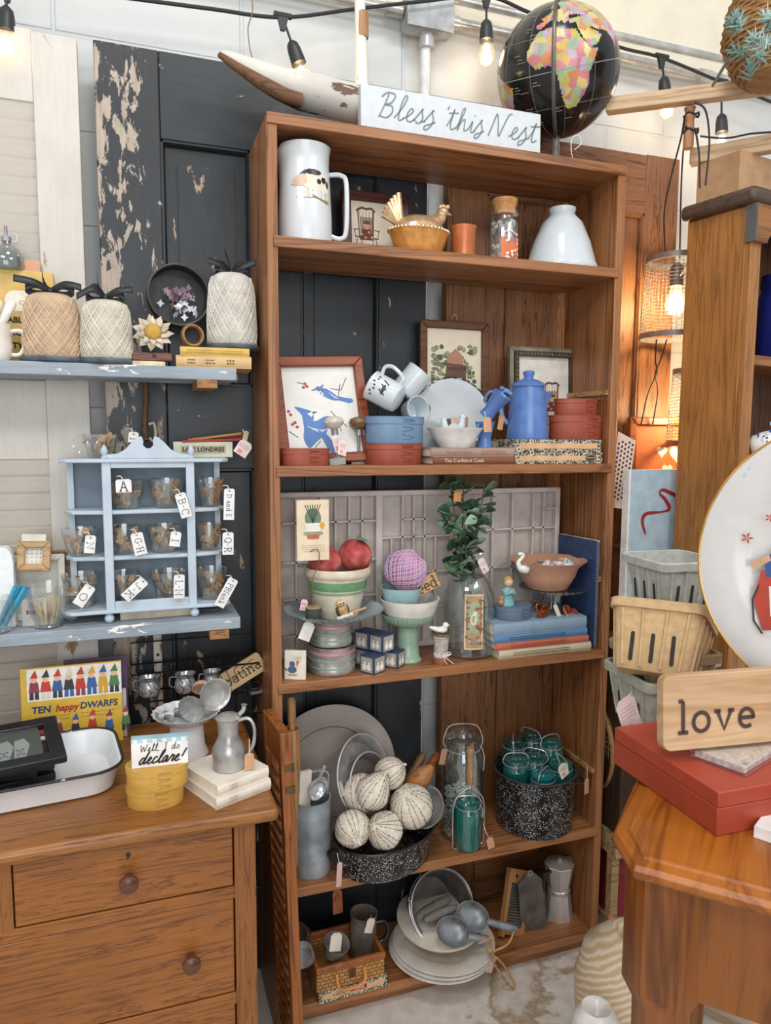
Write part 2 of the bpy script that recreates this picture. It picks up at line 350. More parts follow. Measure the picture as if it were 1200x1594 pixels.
def price_tag(label, loc, w, h, rot, mat=None, string=None, kind=0, group=None):
    """loc is the hole of the tag; string: world point it hangs from"""
    t = thing('price_tag', label, 'tag', loc, rot=rot)
    if group: t['group'] = group
    c = w*.22
    MB().prism([(-w/2+c, .004), (w/2-c, .004), (w/2, .004-c), (w/2, -h), (-w/2, -h), (-w/2, .004-c)], -.0004, .0004).build('tag_card', mat or CARD, t)
    if kind:
        mb = MB(); scribble(mb, w*.75, h*.35, 4, 0, -h*.3, -.0008)
        mb.build('print', P('9a5a56', .8), t)
        mb = MB(); mb.flat([(-w*.3, -h*.9), (w*.05, -h*.9), (w*.05, -h*.6), (-w*.3, -h*.6)], -.0008); mb.build('stamp', P('d9958f', .8), t)
    if string is not None:
        mi_ = (Matrix.Translation(V(loc)) @ t.rotation_euler.to_matrix().to_4x4()).inverted()
        MB().tube([mi_ @ p for p in hook(V(loc)+V((0, -.001, 0)), string, .004)], .0007, 5).build('string', TWINE, t)
    return t
# ---------------------------------------------------------------- the setting
def floor_mat():
    t = NT('stained_concrete'); co = t.coords(); a = t.noise(co, 2.6, 6, .65, .6); b = t.noise(co, 30, 5)
    base = t.ramp(b, [(.3, 'cbc4b9'), (.7, 'e2dcd2')])
    st = t.ramp(a, [(.54, (0, 0, 0, 1)), (.59, (.85, .85, .85, 1)), (.66, (.1, .1, .1, 1))])
    t.set(t.mix(st, base, lin('9a7f5c')), .5); t.bump(b, .1); return t.mat
def block_mat(h):
    t = NT('painted_block_'+h); c = t.n('ShaderNodeTexCoord'); sp = t.n('ShaderNodeSeparateXYZ'); t.l(c.outputs['Object'], sp.inputs[0])
    cb = t.n('ShaderNodeCombineXYZ'); t.l(sp.outputs[0], cb.inputs[0]); t.l(sp.outputs[2], cb.inputs[1])
    br = t.n('ShaderNodeTexBrick'); t.l(cb.outputs[0], br.inputs['Vector']); br.inputs['Scale'].default_value = 1
    br.inputs['Brick Width'].default_value = .4; br.inputs['Row Height'].default_value = .2; br.inputs['Mortar Size'].default_value = .006; br.inputs['Mortar Smooth'].default_value = .6
    br.inputs['Color1'].default_value = br.inputs['Color2'].default_value = (1, 1, 1, 1); br.inputs['Mortar'].default_value = (0, 0, 0, 1)
    n = t.noise(t.coords(), 55, 4, .6)
    h_ = t.mix(.35, br.outputs['Color'], n)
    t.set(t.ramp(t.noise(t.coords(), 9, 4), [(.3, h), (.7, tuple(min(1, q*1.04) for q in lin(h)[:3])+(1,))]), .6)
    t.bump(h_, .55, .008); return t.mat
struct(MB().box((.6, -1.3, -.05), (5, 3.6, .1)).build('floor', floor_mat()))
struct(MB().box((.6, .34, 1.6), (5, .08, 3.3)).build('wall_back', block_mat('c8cbc9')))
struct(MB().box((.6, .285, 2.75), (5, .03, .73)).build('trim_1', P('e3dac4', .6, 0, .03, .2, 14)))
con = metal('c4c2bc', .3)
struct(MB().tube([(-1.5, .272, 2.425), (2.8, .272, 2.425)], .0115, 12).build('conduit', con))
o = MB().tube([(-1.5, .262, 2.366), (.37, .262, 2.366)], .0115, 12).tube([(.50, .262, 2.366), (2.8, .262, 2.366)], .0115, 12)
for x in (.36, .51, 1.3): o.tube([(x-.02, .262, 2.366), (x+.02, .262, 2.366)], .016, 12)
struct(o.build('conduit', con))
t = thing('junction_box', 'galvanized electrical junction box on the wall above the painted sign', 'junction box', (.445, .258, 2.375))
MB().box((0, 0, .01), (.12, .045, .12)).build('box', ZINC, t, bevel=.003)
MB().box((0, -.025, .01), (.122, .004, .122)).build('cover_plate', ZINC, t, bevel=.001)
MB().lathe([(.019, -.085), (.019, -.06), (.016, -.055), (.016, -.05)], 16).build('connector', CHROME, t)
struct(MB().tube([(.443, .262, .1), (.443, .262, 2.30)], .0125, 12).build('conduit_drop', P('dcdcdc', .4)))

# white shutter door, hung behind the wall shelves
sh = peel('old_white_paint', 'c9c3b8', '8a6b48', 'z', .62, 9, None, .55, 'd4cfc6'); shl = peel('old_white_louver', 'c3baac', '9a7a55', 'x', .66, 7, None, .55, 'cdc6ba')
t = thing('shutter_door', 'tall weathered white louvred shutter door against the wall', 'door', (-.65, .2, 0))
for x in (-.258, .258): MB().box((x, 0, 1.07), (.084, .03, 2.14)).build('stile', sh, t, bevel=.002)
MB().box((0, .002, 2.076), (.432, .024, .14)).build('rail', sh, t, bevel=.002); MB().box((0, .002, 1.372), (.432, .024, .165)).build('rail', sh, t, bevel=.002); MB().box((0, .002, .1), (.432, .024, .2)).build('rail', sh, t, bevel=.002)
def louvers(par, x0, x1, z0, z1, n, mat, y=0, d=.026, th=.006, tilt=.62):
    h = (z1-z0)/n
    for i in range(n):
        MB().box((0, 0, 0), (x1-x0, th, h*1.16)).build('louver', mat, par, ((x0+x1)/2, y+.002, z0+h*(i+.5)), (tilt*.45, 0, 0))
louvers(t, -.216, .216, 1.455, 2.005, 15, shl); louvers(t, -.216, .216, .2, 1.288, 30, shl)

# black door with flaking paint
bp = peel('flaking_black_paint', '202427', '9d8f80', 'z', .64, 34, (-.40, -.23, .22), .42, '292f34', .55); bp2 = peel('flaking_black_rail', '1f2528', 'c3b5a2', 'x', .635, 24, None, .4, '2b3338', .55)
bpn = peel('black_panel_paint', '1f2325', '9c8468', 'z', .64, 26, None, .35, '2c3337', .5)
t = thing('black_door', 'black four-panel door with flaking paint leaning behind the bookcase', 'door', (.06, .235, 0))
MB().box((-.315, 0, 1.08), (.13, .035, 2.16)).build('stile', bp, t, bevel=.003); MB().box((.312, 0, 1.08), (.125, .035, 2.16)).build('stile', bpn, t, bevel=.003); MB().box((0, 0, .74), (.115, .035, 1.3)).build('stile', bpn, t, bevel=.002)
for z, h in ((2.07, .18), (1.36, .19), (.11, .22)): MB().box((0, 0, z), (.5, .034, h)).build('rail', bp2, t, bevel=.002)
MB().box((0, 0, 1.717), (.115, .034, .525)).build('stile', bpn, t, bevel=.002)
for (x0, x1, z0, z1) in ((-.25, -.0575, 1.455, 1.98), (.0575, .25, 1.455, 1.98), (-.25, -.0575, .22, 1.265), (.0575, .25, .22, 1.265)):
    mb = MB().box(((x0+x1)/2, .006, (z0+z1)/2), (x1-x0, .01, z1-z0))
    q = .016
    for (a, b, c, d) in ((x0, z0, x1, z0), (x0, z1, x1, z1), (x0, z0, x0, z1), (x1, z0, x1, z1)): mb.tube([(a, -.006, b), (c, -.006, d)], .009, 6)
    mb.prism(rrect(x1-x0-.07, z1-z0-.09, .002, 2, (x0+x1)/2, (z0+z1)/2), -.006, .004); mb.build('panel', bpn, t)
# brown door
bw = wood('98663f', '4f2d17', 'z', .5, 1.9, contrast=1.25)
bwx = wood('98663f', '5a3519', 'x', .5, 1.7)
t = thing('wooden_door', 'brown stained panel door with heavy grain leaning behind the bookcase', 'door', (.84, .235, 0))
MB().box((-.295, 0, 1.055), (.11, .034, 2.11)).build('stile', bw, t, bevel=.003); MB().box((.295, 0, 1.055), (.11, .034, 2.11)).build('stile', bw, t, bevel=.003)
for z, h in ((2.03, .155), (.95, .16), (.12, .24)): MB().box((0, 0, z), (.48, .033, h)).build('rail', bwx, t, bevel=.002)
for z0, z1 in ((.24, .87), (1.03, 1.953)):
    mb = MB().box((0, .004, (z0+z1)/2), (.48, .012, z1-z0)); mb.prism(rrect(.36, z1-z0-.12, .002, 2, 0, (z0+z1)/2), -.011, .0)
    for (a, b, c, d) in ((-.24, z0, .24, z0), (-.24, z1, .24, z1), (-.24, z0, -.24, z1), (.24, z0, .24, z1)): mb.tube([(a, -.006, b), (c, -.006, d)], .01, 6)
    mb.build('panel', bw, t)

# ---------------------------------------------------------------- bookcase
ZT, Z2, Z3, Z4, Z5, Z6 = 1.9773, 1.7425, 1.2793, .8132, .3422, .0576
BW = wood('ab7347', '7c4c28', 'x', .42, .8, contrast=.8); BWZ = wood('ab7347', '7c4c28', 'z', .42, .8, contrast=.8); PALE = wood('c79a62', '8a5e30', 'x', .5)
t = thing('bookcase', 'tall open-backed brown pine bookcase filled with housewares', 'bookcase')
for x in (.011, .841): MB().box((x, .105, ZT/2-.002), (.022, .21, ZT-.004)).build('side_panel', BWZ, t, bevel=.002)
MB().box((.425, .103, ZT-.011), (.848, .214, .022)).build('shelf', BW, t, bevel=.002)
for z in (Z2, Z3, Z4, Z5, Z6): MB().box((.425, .1, z-.011), (.826, .208, .022)).build('shelf', BW, t, bevel=.002)
for z in (1.452, .99, .49): MB().box((.8265, .105, z), (.007, .19, .012)).build('cleat', PALE, t)
MB().box((.425, .03, .018), (.80, .018, .034)).build('toe_board', BW, t)

# ---------------------------------------------------------------- oak dresser
OK1 = wood('a0622a', '6f421b', 'x', .38, 3.4, contrast=.9); OKZ = wood('9a5e28', '6b411c', 'z', .4, 3.2, contrast=.9)
t = thing('dresser', 'honey oak dresser with round wooden knobs in front of the black door', 'dresser', (0, 0, 0))
mb = MB(); mb.box((-.595, -.068, .687), (1.10, .472, .026)); mb.build('top', wood('a56b34', '744821', 'x', .3, 2.6, contrast=.8), t, bevel=.009)
for x in (-.1025, -1.1): MB().box((x, -.27, .335), (.037, .035, .67)).build('stile', OKZ, t, bevel=.002)
MB().box((-.094, -.06, .335), (.018, .40, .65)).build('side_panel', OKZ, t); MB().box((-1.1, -.06, .335), (.018, .40, .65)).build('side_panel', OKZ, t)
MB().box((-.60, .13, .335), (.98, .012, .65)).build('back_panel', OK1, t)
for z, h in ((.547, .022), (.347, .022), (.14, .022), (.05, .05)): MB().box((-.60, -.268, z), (.968, .03, h)).build('rail', OK1, t, bevel=.001)
MB().box((-.479, -.268, .616), (.022, .03, .118)).build('divider', OKZ, t)
def drawer(x0, x1, z0, z1, knobs):
    d = MB().box(((x0+x1)/2, -.272, (z0+z1)/2), (x1-x0, .02, z1-z0)).build('drawer', OK1, t, bevel=.002)
    for kx, kz in knobs:
        MB().lathe([(.006, 0), (.0065, .012), (.011, .016), (.0155, .022), (.015, .028), (.009, .032), (.0002, .033)], 24).build('knob', wood('6e4226', '3c2010', 'x', .3, 2), d, (kx, -.282, kz), (PI/2, 0, 0))
    return d
d = drawer(-.466, -.123, .560, .674, [(-.294, .612)]); MB().prism([(-.296, .640)]+arc(-.294, .650, .004, .004, -60, 240)+[(-.292, .640)][:0], -.2826, -.2815).build('keyhole', BLACKM, d)
drawer(-1.08, -.492, .560, .674, [(-.80, .612)]); drawer(-1.08, -.123, .360, .535, [(-.198, .446), (-.95, .446)]); drawer(-1.08, -.123, .153, .335, [(-.198, .245), (-.95, .245)])

# brown shutter panel hinged, standing in front of the bookcase's left side
t = thing('shutter_panel', 'narrow brown louvred shutter standing on edge at the bookcase corner', 'shutter', (.0335, -.154, 0), rot=(0, math.radians(-2.0), math.radians(4)))
LP = wood('a8642f', '6b3816', 'z', .4)
MB().box((-.011, .009, .385), (.022, .02, .77)).build('stile', LP, t, bevel=.002); MB().box((-.011, .128, .385), (.022, .02, .77)).build('stile', LP, t, bevel=.002)
MB().box((-.011, .069, .735), (.02, .1, .07)).build('rail', LP, t); MB().box((-.011, .069, .04), (.02, .1, .08)).build('rail', LP, t)
for i in range(21): MB().box((0, 0, 0), (.006, .099, .034)).build('louver', LP, t, (-.014, .069, .095+i*.0295), (0, -.5, 0))
for z in (.655, .70): MB().box((-.008, -.0022, z), (.014, .003, .012)).tube([(.001, -.003, z-.008), (.001, -.003, z+.008)], .003, 8).build('hinge', metal('6b5a42', .4), t)

# ---------------------------------------------------------------- wall shelves
GW = peel('grey_blue_wash', 'a3adb5', 'dcd8ce', 'x', .585, 16, None, .6, '8d98a2', .3)
def wall_shelf(z, label, bx):
    t = thing('wall_shelf', label, 'shelf', (-.56, .035, z))
    MB().box((0, .072, -.0125), (1.0, .145, .025)).build('board', GW, t, bevel=.002)
    for q in bx: MB().box((q, .055, -.0335), (.04, .13, .017)).build('bracket', wood('b07f4a', '7a4f26', 'y', .5), t, bevel=.001)
    return t
ZU, ZL = 1.4795, .958
wall_shelf(ZU, 'upper grey-washed plank shelf holding the cones of twine', (.44, -.35)); wall_shelf(ZL, 'lower grey-washed plank shelf holding the blue display cabinet', (.455, -.35))
t = thing('shelf_standard', 'rusty white slotted metal strip screwed to the black door', 'bracket', (-.225, .213, .80))
mb = MB().box((0, 0, 0), (.018, .006, .3)); mb.build('strip', peel('rusty_strip', 'd8cfc0', '6a4a34', 'z', .55, 30), t)
for z in (-.12, -.04, .04, .12): MB().lathe([(.0035, 0), (.0035, .002)], 12, M=T((0, -.003, z), PI/2)).build('screw', BLACKM, t)
# ================================================================ left side: upper wall shelf
def twine_cone(label, u0, u1, vt, y, col, squash=0, lean=0):
    cx, r, h = ext(u0, u1, y, ZU+.012, vt)
    s = tag(MB().lathe([(.0002, 0), (r*.98, 0), (r*1.08, .003), (r*1.1, .007), (r*1.05, .0115), (r*.8, .012), (.0002, .012)], 40).build('slate_coaster', P('55626c', .6, 0, .25, .4, 22), None, (cx, y, ZU)),
        'round grey wooden disc under '+label.split(' with')[0].replace('cone', 'the cone', 1) if 0 else 'round grey-washed disc under the '+label, 'disc')
    t = thing('twine_cone', label, 'twine', (cx, y, ZU+.012), rot=(0, lean, 0), group='cones of twine')
    pr = [(r*.96, 0), (r*.99, h*.2), (r*.96, h*.5), (r*.90, h*.8), (r*.82, h*.94), (r*.6, h), (r*.2, h)]
    MB().lathe([(.0002, 0)]+pr+[(.0002, h)], 40).build('core', P(''.join('%02x' % int(int(col[i:i+2], 16)*.86) for i in (0, 2, 4)), .9), t)
    def rad(q):
        z = q*h
        for (a, b), (c, d) in zip(pr, pr[1:]):
            if b <= z <= d+1e-6: return a+(c-a)*(z-b)/max(1e-6, d-b)
        return pr[-1][0]
    pts = []; N = 128; K = 8
    for i in range(N*K):
        c, f = divmod(i/K, 1); c = int(c); q = .02+.93*(f if c % 2 == 0 else 1-f)
        a = (c+f)*2*PI*.2383 + .04*math.sin(c)
        rr = rad(q)+.0006+.0004*(c % 3); pts.append((rr*math.cos(a), rr*math.sin(a), q*h))
    MB().tube(pts, r*.014, 5).build('winding', P(col, .85, 0, .1), t)
    return t, r, h
def bow(t, z, s, seed):
    rn = random.Random(seed); m_ = P('23272b', .4); mb = MB()
    def strip(pts, w):
        pts = smooth(pts, 6); n = len(pts); vs = []
        for p in pts: vs += [p+V((0, 0, w/2)) + V((0, w*.25, 0)), p-V((0, 0, w/2))]
        mb.add(vs, [(2*i, 2*i+1, 2*i+3, 2*i+2) for i in range(n-1)])
    for sg in (-1, 1):
        strip([(0, 0, z+.006), (sg*s*.4, -.01, z+.016+rn.random()*.01), (sg*s*.8, -.012, z+.010), (sg*s*.5, -.004, z+.001), (0, 0, z+.004)], .015)
        strip([(0, 0, z+.008), (sg*s*.5, -.016, z+.02), (sg*s*(.9+rn.random()*.3), -.02, z+.002+rn.random()*.03)], .014)
    strip([(0, -.003, z+.002), (-.004-.012*rn.random(), -.004, z+.025), (-.014, -.006, z+.05)], .013)
    mb.ball((0, -.006, z+.007), .006, 10)
    b = mb.build('ribbon_bow', m_, t); q = b.modifiers.new('s', 'SOLIDIFY'); q.thickness = .0006
t, r, h = twine_cone('peach-cream cone of twine with the largest black bow', 40, 126, 460, .09, 'dcc0a0'); bow(t, h, .054, 1)
t, r, h = twine_cone('middle cone of twine, white, beside the paper flower', 129, 206, 470, .075, 'e2dbc9'); bow(t, h, .044, 2)
t.children[0]
zb = ZU+.042
# two old books under the right cone
def book(label, c, d, rz, cover, page='e9dfc8', text=None, tm=None, group=None, spine_y=-1, name='book', round_=True, cat='book', tsize=None, rot=None, tw=.8):
    """spine faces -y, d = (spine length, depth, thickness)"""
    t = thing(name, label, cat, c, rz, group, rot); L, D, H = d; q = .0018
    MB().box((0, D*.02, H/2), (L-.006, D*.95, H-2*q)).build('page_block', P(page, .85, 0, .05, .1, 60), t)
    mb = MB(); mb.box((0, 0, q/2), (L, D, q)); mb.box((0, 0, H-q/2), (L, D, q))
    sp = [( -D/2+.001, q*.5), (-D/2-.0016, H*.2), (-D/2-.0024, H/2), (-D/2-.0016, H*.8), (-D/2+.001, H-q*.5)]
    mb.add([(x, a, b) for x in (-L/2, L/2) for a, b in sp], [(i, i+1, i+6, i+5) for i in range(4)]+[(0, 4, 3, 2, 1), (5, 6, 7, 8, 9)]); cv = mb.build('cover', P(cover, .6, 0, .06, .05, 30), t)
    if text:
        m2 = MB(); sz = tsize or H*.5
        for s_, xx, k in text:
            if s_ == '~': scribble(m2, k*L, H*.5, 2, xx*L, H/2, -D/2-.003, H*.10)
            else: m2.txt(s_, sz*k, xx*L, H/2, -D/2-.003)
        m2.build('lettering', tm or INK, cv)
    return t
c = V((X(333, .10, ZU), .098, ZU))
book('thick tan cloth book, lower of the two under the right twine cone', c, (.15, .115, .024), -.10, 'cfae7a', text=[('~', -.05, .12), ('~', -.3, .1), ('~', .22, .1)], tm=P('5c4630', .7))
book('yellow striped book on top of the tan cloth book', c+V((.0, -.002, .024)), (.138, .11, .017), -.06, 'd3b055', text=[('~', .0, .8)], tm=P('b08f3c', .7))
t, r, h = twine_cone('right cone of twine, white, standing on two old books', 324, 400, 432, .10, 'e4e0d4')
for q in list(COL.objects):
    if q.name.startswith('slate_coaster') and abs(q.location.x-t.location.x) < .01: q.location.z = ZU+.0412
t.location.z = ZU+.0532; bow(t, h*.78, .044, 5)
for ch in t.children:
    if ch.name.split('.')[0] in ('core', 'winding'): ch.scale.z = .80
# dark round tin lid standing behind, dried flowers
p = at(275, 463, y=.13); R = 46*mpp(p)
t = thing('round_tin', 'round black tin standing on its side behind the bamboo ring', 'tin', (p.x, .142, p.z), rot=(PI/2-.06, 0, .12))
MB().shell([(R*.97, 0), (R, .004), (R, .034)], .002, n=48).build('tin_body', P('2b2c2e', .5, 0, .3), t)
MB().tube([(R*math.cos(a*PI/24), R*math.sin(a*PI/24), .034) for a in range(48)], .0025, 6, True).build('rolled_rim', P('55514c', .4, .5), t)
t = thing('flower_sprig', 'sprig of dried mauve and white hydrangea in the black tin', 'flowers', (p.x+.004, .118, p.z-.012), .0)
for k, (hc, n_, ox, oz) in enumerate((('8d7480', 22, .0, .018), ('d9dce6', 20, .008, -.006), ('a98b8b', 9, -.015, .012))):
    mb = MB()
    for i in range(n_):
        cx, cz = ox+random.gauss(0, .015), oz+random.gauss(0, .011); M = T((cx, random.uniform(-.008, .008), cz), random.uniform(-.6, .6), random.uniform(-.6, .6), random.random()*6)
        for a in range(4): mb.flat([(0, 0), (.006*math.cos(a*PI/2-.75), .003*math.sin(a*PI/2-.75)), (.0085*math.cos(a*PI/2), .0085*math.sin(a*PI/2)), (.006*math.cos(a*PI/2+.75), .003*math.sin(a*PI/2+.75))], 0, M)
    mb.build('petal_cluster', P(hc, .8), t)
MB().tube([(-.01, .0, .02), (0, .002, -.01), (.01, .004, -.022)], .0012, 6).build('stem', P('6b5a44', .8), t)
# wooden frame flower (paper), cigar stick, bamboo ring
p = at(298, 500, y=.075)
tag(MB().lathe([(.0185, -.009), (.0215, -.009), (.0235, 0), (.0215, .009), (.0185, .009), (.0165, 0), (.0185, -.009)], 40).build('wooden_ring', wood('b98850', '8a5a2a', 'x', .4, 2), None, (p.x, .062, ZU+.042+.0235), (PI/2, 0, .2)), 'coiled tan wooden ring standing on the yellow book', 'ring')
p = at(238, 520, y=.055)
t = thing('paper_flower', 'cream paper flower with a ragged edge and mustard centre', 'flower', (p.x, .052, p.z+.001), rot=(PI/2-.35, 0, 0))
mb = MB()
for ring, (n_, rr, zz, ln) in enumerate(((11, .021, 0, .02), (10, .015, .004, .018))):
    for i in range(n_):
        a = 2*PI*(i+.5*ring)/n_; mb.add([(rr*.3*math.cos(a), rr*.3*math.sin(a), zz), ((rr+ln*.3)*math.cos(a-.36), (rr+ln*.3)*math.sin(a-.36), zz+.004), ((rr+ln)*math.cos(a), (rr+ln)*math.sin(a), zz+.002+.006*random.random()), ((rr+ln*.3)*math.cos(a+.36), (rr+ln*.3)*math.sin(a+.36), zz+.001)], [(0, 1, 2, 3)])
q = mb.build('petals', P('cdbfa9', .9, 0, .2), t); q.modifiers.new('s', 'SOLIDIFY').thickness = .0008
MB().ball((0, 0, .009), .0165, 20, sc=(1, 1, .5), wob=lambda a, k: .06*math.sin(7*a)*(k % 2)).build('flower_centre', P('c59a45', .9, 0, .2), t)
p = at(238, 547, y=.045)
t = thing('ruler_box', 'narrow red-brown wooden slide box under the paper flower', 'box', (p.x, .056, ZU+.0105), -.12)
MB().box((0, 0, .008), (.075, .022, .016)).build('case', wood('7d4028', '4a2214', 'x', .4, 2), t, bevel=.001); MB().lathe([(.004, 0), (.003, .001), (.0002, .0012)], 16, M=T((.004, -.011, .009), PI/2)).build('pin', P('3a2018', .5), t)
p = at(232, 552, y=.05); tag(MB().prism(rrect(.062, .009, .002, 3), -.010, .010).build('stamped_stick', P('d9c9a4', .7, 0, .2), None, (p.x, .056, ZU+.0048), (0, 0, -.05)), 'short cream stick with twine under the red-brown box', 'stick')
# candles, mug, yellow packet, glass cruet at the left end
p = at(62, 470, y=.15)
t = thing('paper_packet', 'mustard yellow printed packet behind the peach twine cone', 'packet', (-.46, .157, ZU), .0)
w = .105; h = at(20, 420, y=.15).z-ZU
MB().box((0, 0, h/2), (w, .02, h)).build('packet_body', P('d4b26a', .7, 0, .08), t, bevel=.002)
mb = MB(); zt = at(15, 478, y=.145).z-ZU
for s_, v, sz in (('ABLE', 498, .016), ('TIOUS', 518, .016), ('STY', 538, .016)): mb.txt(s_, sz, -.035, at(20, v, y=.147).z-ZU, -.0106, al='LEFT', bold=.0006)
mb.build('lettering', INK, t)
mb = MB(); mb.flat(rrect(.075, .04, .02, 6, 0, h*.68), -.0104); mb.build('label_cloud', P('ece6d6', .7), t)
mb = MB(); mb.txt('OOKS', .013, .008, h*.66, -.0108, wid=.04); mb.build('lettering', P('b4863a', .7), t)
t2 = thing('cream_mug', 'cream mug cut off by the left edge on the upper shelf', 'mug', (at(0, 520, y=.075).x-.012, .075, ZU), 0)
MB().shell([(.024, 0), (.03, .008), (.033, .03), (.031, .062), (.033, .07)], .003).build('mug_body', P('ebe5d8', .25), t2); MB().tube(smooth([(.03, 0, .058), (.05, 0, .058), (.054, 0, .035), (.045, 0, .016), (.03, 0, .014)], 6), .004, 8).build('handle', P('ebe5d8', .25), t2)
for i, (dx, tl, L) in enumerate(((-.012, .42, .075), (.002, .5, .08), (-.02, .35, .06))):
    tag(MB().tube([(0, 0, 0), (0, 0, L*.9), (0, 0, L)], [.0095, .009, .006], 14).build('taper_candle', P('f0ebe0', .4), None, (t2.location.x+dx-.004, .068+.012*i, ZU+.045), (0, tl, 0)), ('shortest', 'longest', 'hindmost')[i]+' ivory candle stub leaning out of the cream mug', 'candle')
p = at(14, 385, y=.16); zc = ZU+h
t = thing('glass_cruet', 'small clear glass bottle with a wire stopper above the yellow packet', 'bottle', (p.x-.004, .157, zc), 0)
MB().shell([(.030, 0), (.032, .006), (.031, .025), (.022, .04), (.009, .05), (.008, .062)], .0015).build('bottle_body', glass('dfe4e2'), t); MB().tube(smooth([(.008, 0, .055), (.018, 0, .057), (.019, 0, .07), (.011, 0, .072)], 5), .0012, 6).build('wire_loop', CHROME, t); MB().lathe([(.0095, .055), (.0095, .064), (.003, .066), (.003, .085), (.0002, .086)], 16).build('stopper', ZINC, t)
tag(MB().box((0, 0, .011), (.03, .003, .022)).build('price_label', P('d9a184', .8), None, (p.x+.040, .156, zc)), 'small orange and white label card beside the glass bottle', 'label')

# ================================================================ lower wall shelf: blue cabinet with lettered cups
BL = P('bac7d1', .5, 0, .05, .15, 20)
yF = .062
cxL, cxR = X(164, yF, 1.1), X(304, yF, 1.1)      # centre bay
z0 = ZL; zb_ = at(230, 948, y=yF).z; zs1 = at(230, 868, y=yF).z; zs2 = at(230, 797, y=yF).z; zt_ = at(230, 717, y=yF).z
cx = (cxL+cxR)/2; cw = cxR-cxL
oxL, oxR = X(112, .1, 1.1), X(342, .1, 1.1)
t = thing('display_cabinet', 'powder blue miniature hanging cabinet with scrolled top on the lower shelf', 'cabinet', (cx, yF, ZL))
def z(a): return a-ZL
def rel(a): return a-cx
D = .085
MB().box((0, D, (z(zb_)+z(zt_))/2), (cw, .004, z(zt_)-z(zb_))).build('back_panel', P('7f8d97', .6), t)
for sx, ox in ((-1, rel(oxL)), (1, rel(oxR))): MB().box(((ox+sx*cw/2)/2, D, (z(zb_)+z(zt_))/2), (abs(ox-sx*cw/2), .004, z(zt_)-z(zb_))).build('back_panel', P('75838e', .6), t)
for sx in (-1, 1):
    MB().box((sx*(cw/2-.007), .003, (z(zb_)+z(zt_))/2), (.017, .008, z(zt_)-z(zb_))).build('door_stile', BL, t, bevel=.0015)
    MB().box((sx*(cw/2), .045, (z(zb_)+z(zt_))/2), (.004, D-.01, z(zt_)-z(zb_))).build('divider', BL, t)
    ox = rel(oxL) if sx < 0 else rel(oxR)
    MB().box((ox, D-.012, (z(zb_)+z(zt_))/2), (.012, .010, z(zt_)-z(zb_))).build('post', BL, t)
MB().box((0, .003, z(zt_)-.006), (cw-.031, .0075, .018)).build('door_rail', BL, t, bevel=.0015); MB().box((0, .003, z(zb_)+.010), (cw-.031, .0075, .02)).build('door_rail', BL, t, bevel=.0015)
for i, zz in enumerate((zb_, zs1, zs2, zt_)):
    e = .012 if i in (0, 3) else 0
    l, r_ = rel(oxL)-.010-e*.6, rel(oxR)+.010+e*.6
    poly = [(l, D), (l-.002, D*.55), (l+.014, .018), (-cw/2, .006), (cw/2, .006), (r_-.014, .018), (r_+.002, D*.55), (r_, D)]
    if e: poly = [(l, D), (l, .01), (l+.014, -.006), (r_-.014, -.006), (r_, .01), (r_, D)]
    n = len(poly); MB().add([(x, y, z(zz)-.004) for x, y in poly]+[(x, y, z(zz)+.004) for x, y in poly], [tuple(range(n))[::-1], tuple(range(n, 2*n))]+[(i, (i+1) % n, n+(i+1) % n, n+i) for i in range(n)]).build('shelf', BL, t, bevel=.002)
pts = [(-.085, 0)]+[(x, zz) for x, zz in [(-.085, .008), (-.06, .010), (-.045, .018), (-.032, .032), (-.02, .042), (-.012, .043), (-.009, .034), (-.010, .026), (-.004, .020)]]
pts = pts+[(-x, zz) for x, zz in pts[::-1]]
k = cw/.18
MB().prism([(x*k, zz*1.05) for x, zz in pts], -.004, .006, T((0, .002, z(zt_)+.004))).build('scrolled_crest', BL, t, bevel=.0015)
for sx in (-1, 1):
    MB().lathe([(.006, 0), (.0065, .004), (.004, .006), (.0075, .014), (.006, .020), (.002, .027), (.0002, .029)], 18).build('finial', BL, t, (sx*cw*.475, .0, z(zt_)+.004))
    for yy in (.006, .07): MB().ball((0, 0, 0), .0098, 16, sc=(1, 1, 1)).lathe([(.005, .005), (.005, .016)], 12).build('foot', BL, t, (sx*cw*.48, yy, .0098))
tag(MB().box((0, 0, .009), (cw*.82, .05, .017)).build('book', P('cdbfa6', .8, 0, .1), None, (cx+.008, yF+.045, ZL+.0002), (0, 0, .02)), 'pale book lying under the blue cabinet', 'book')

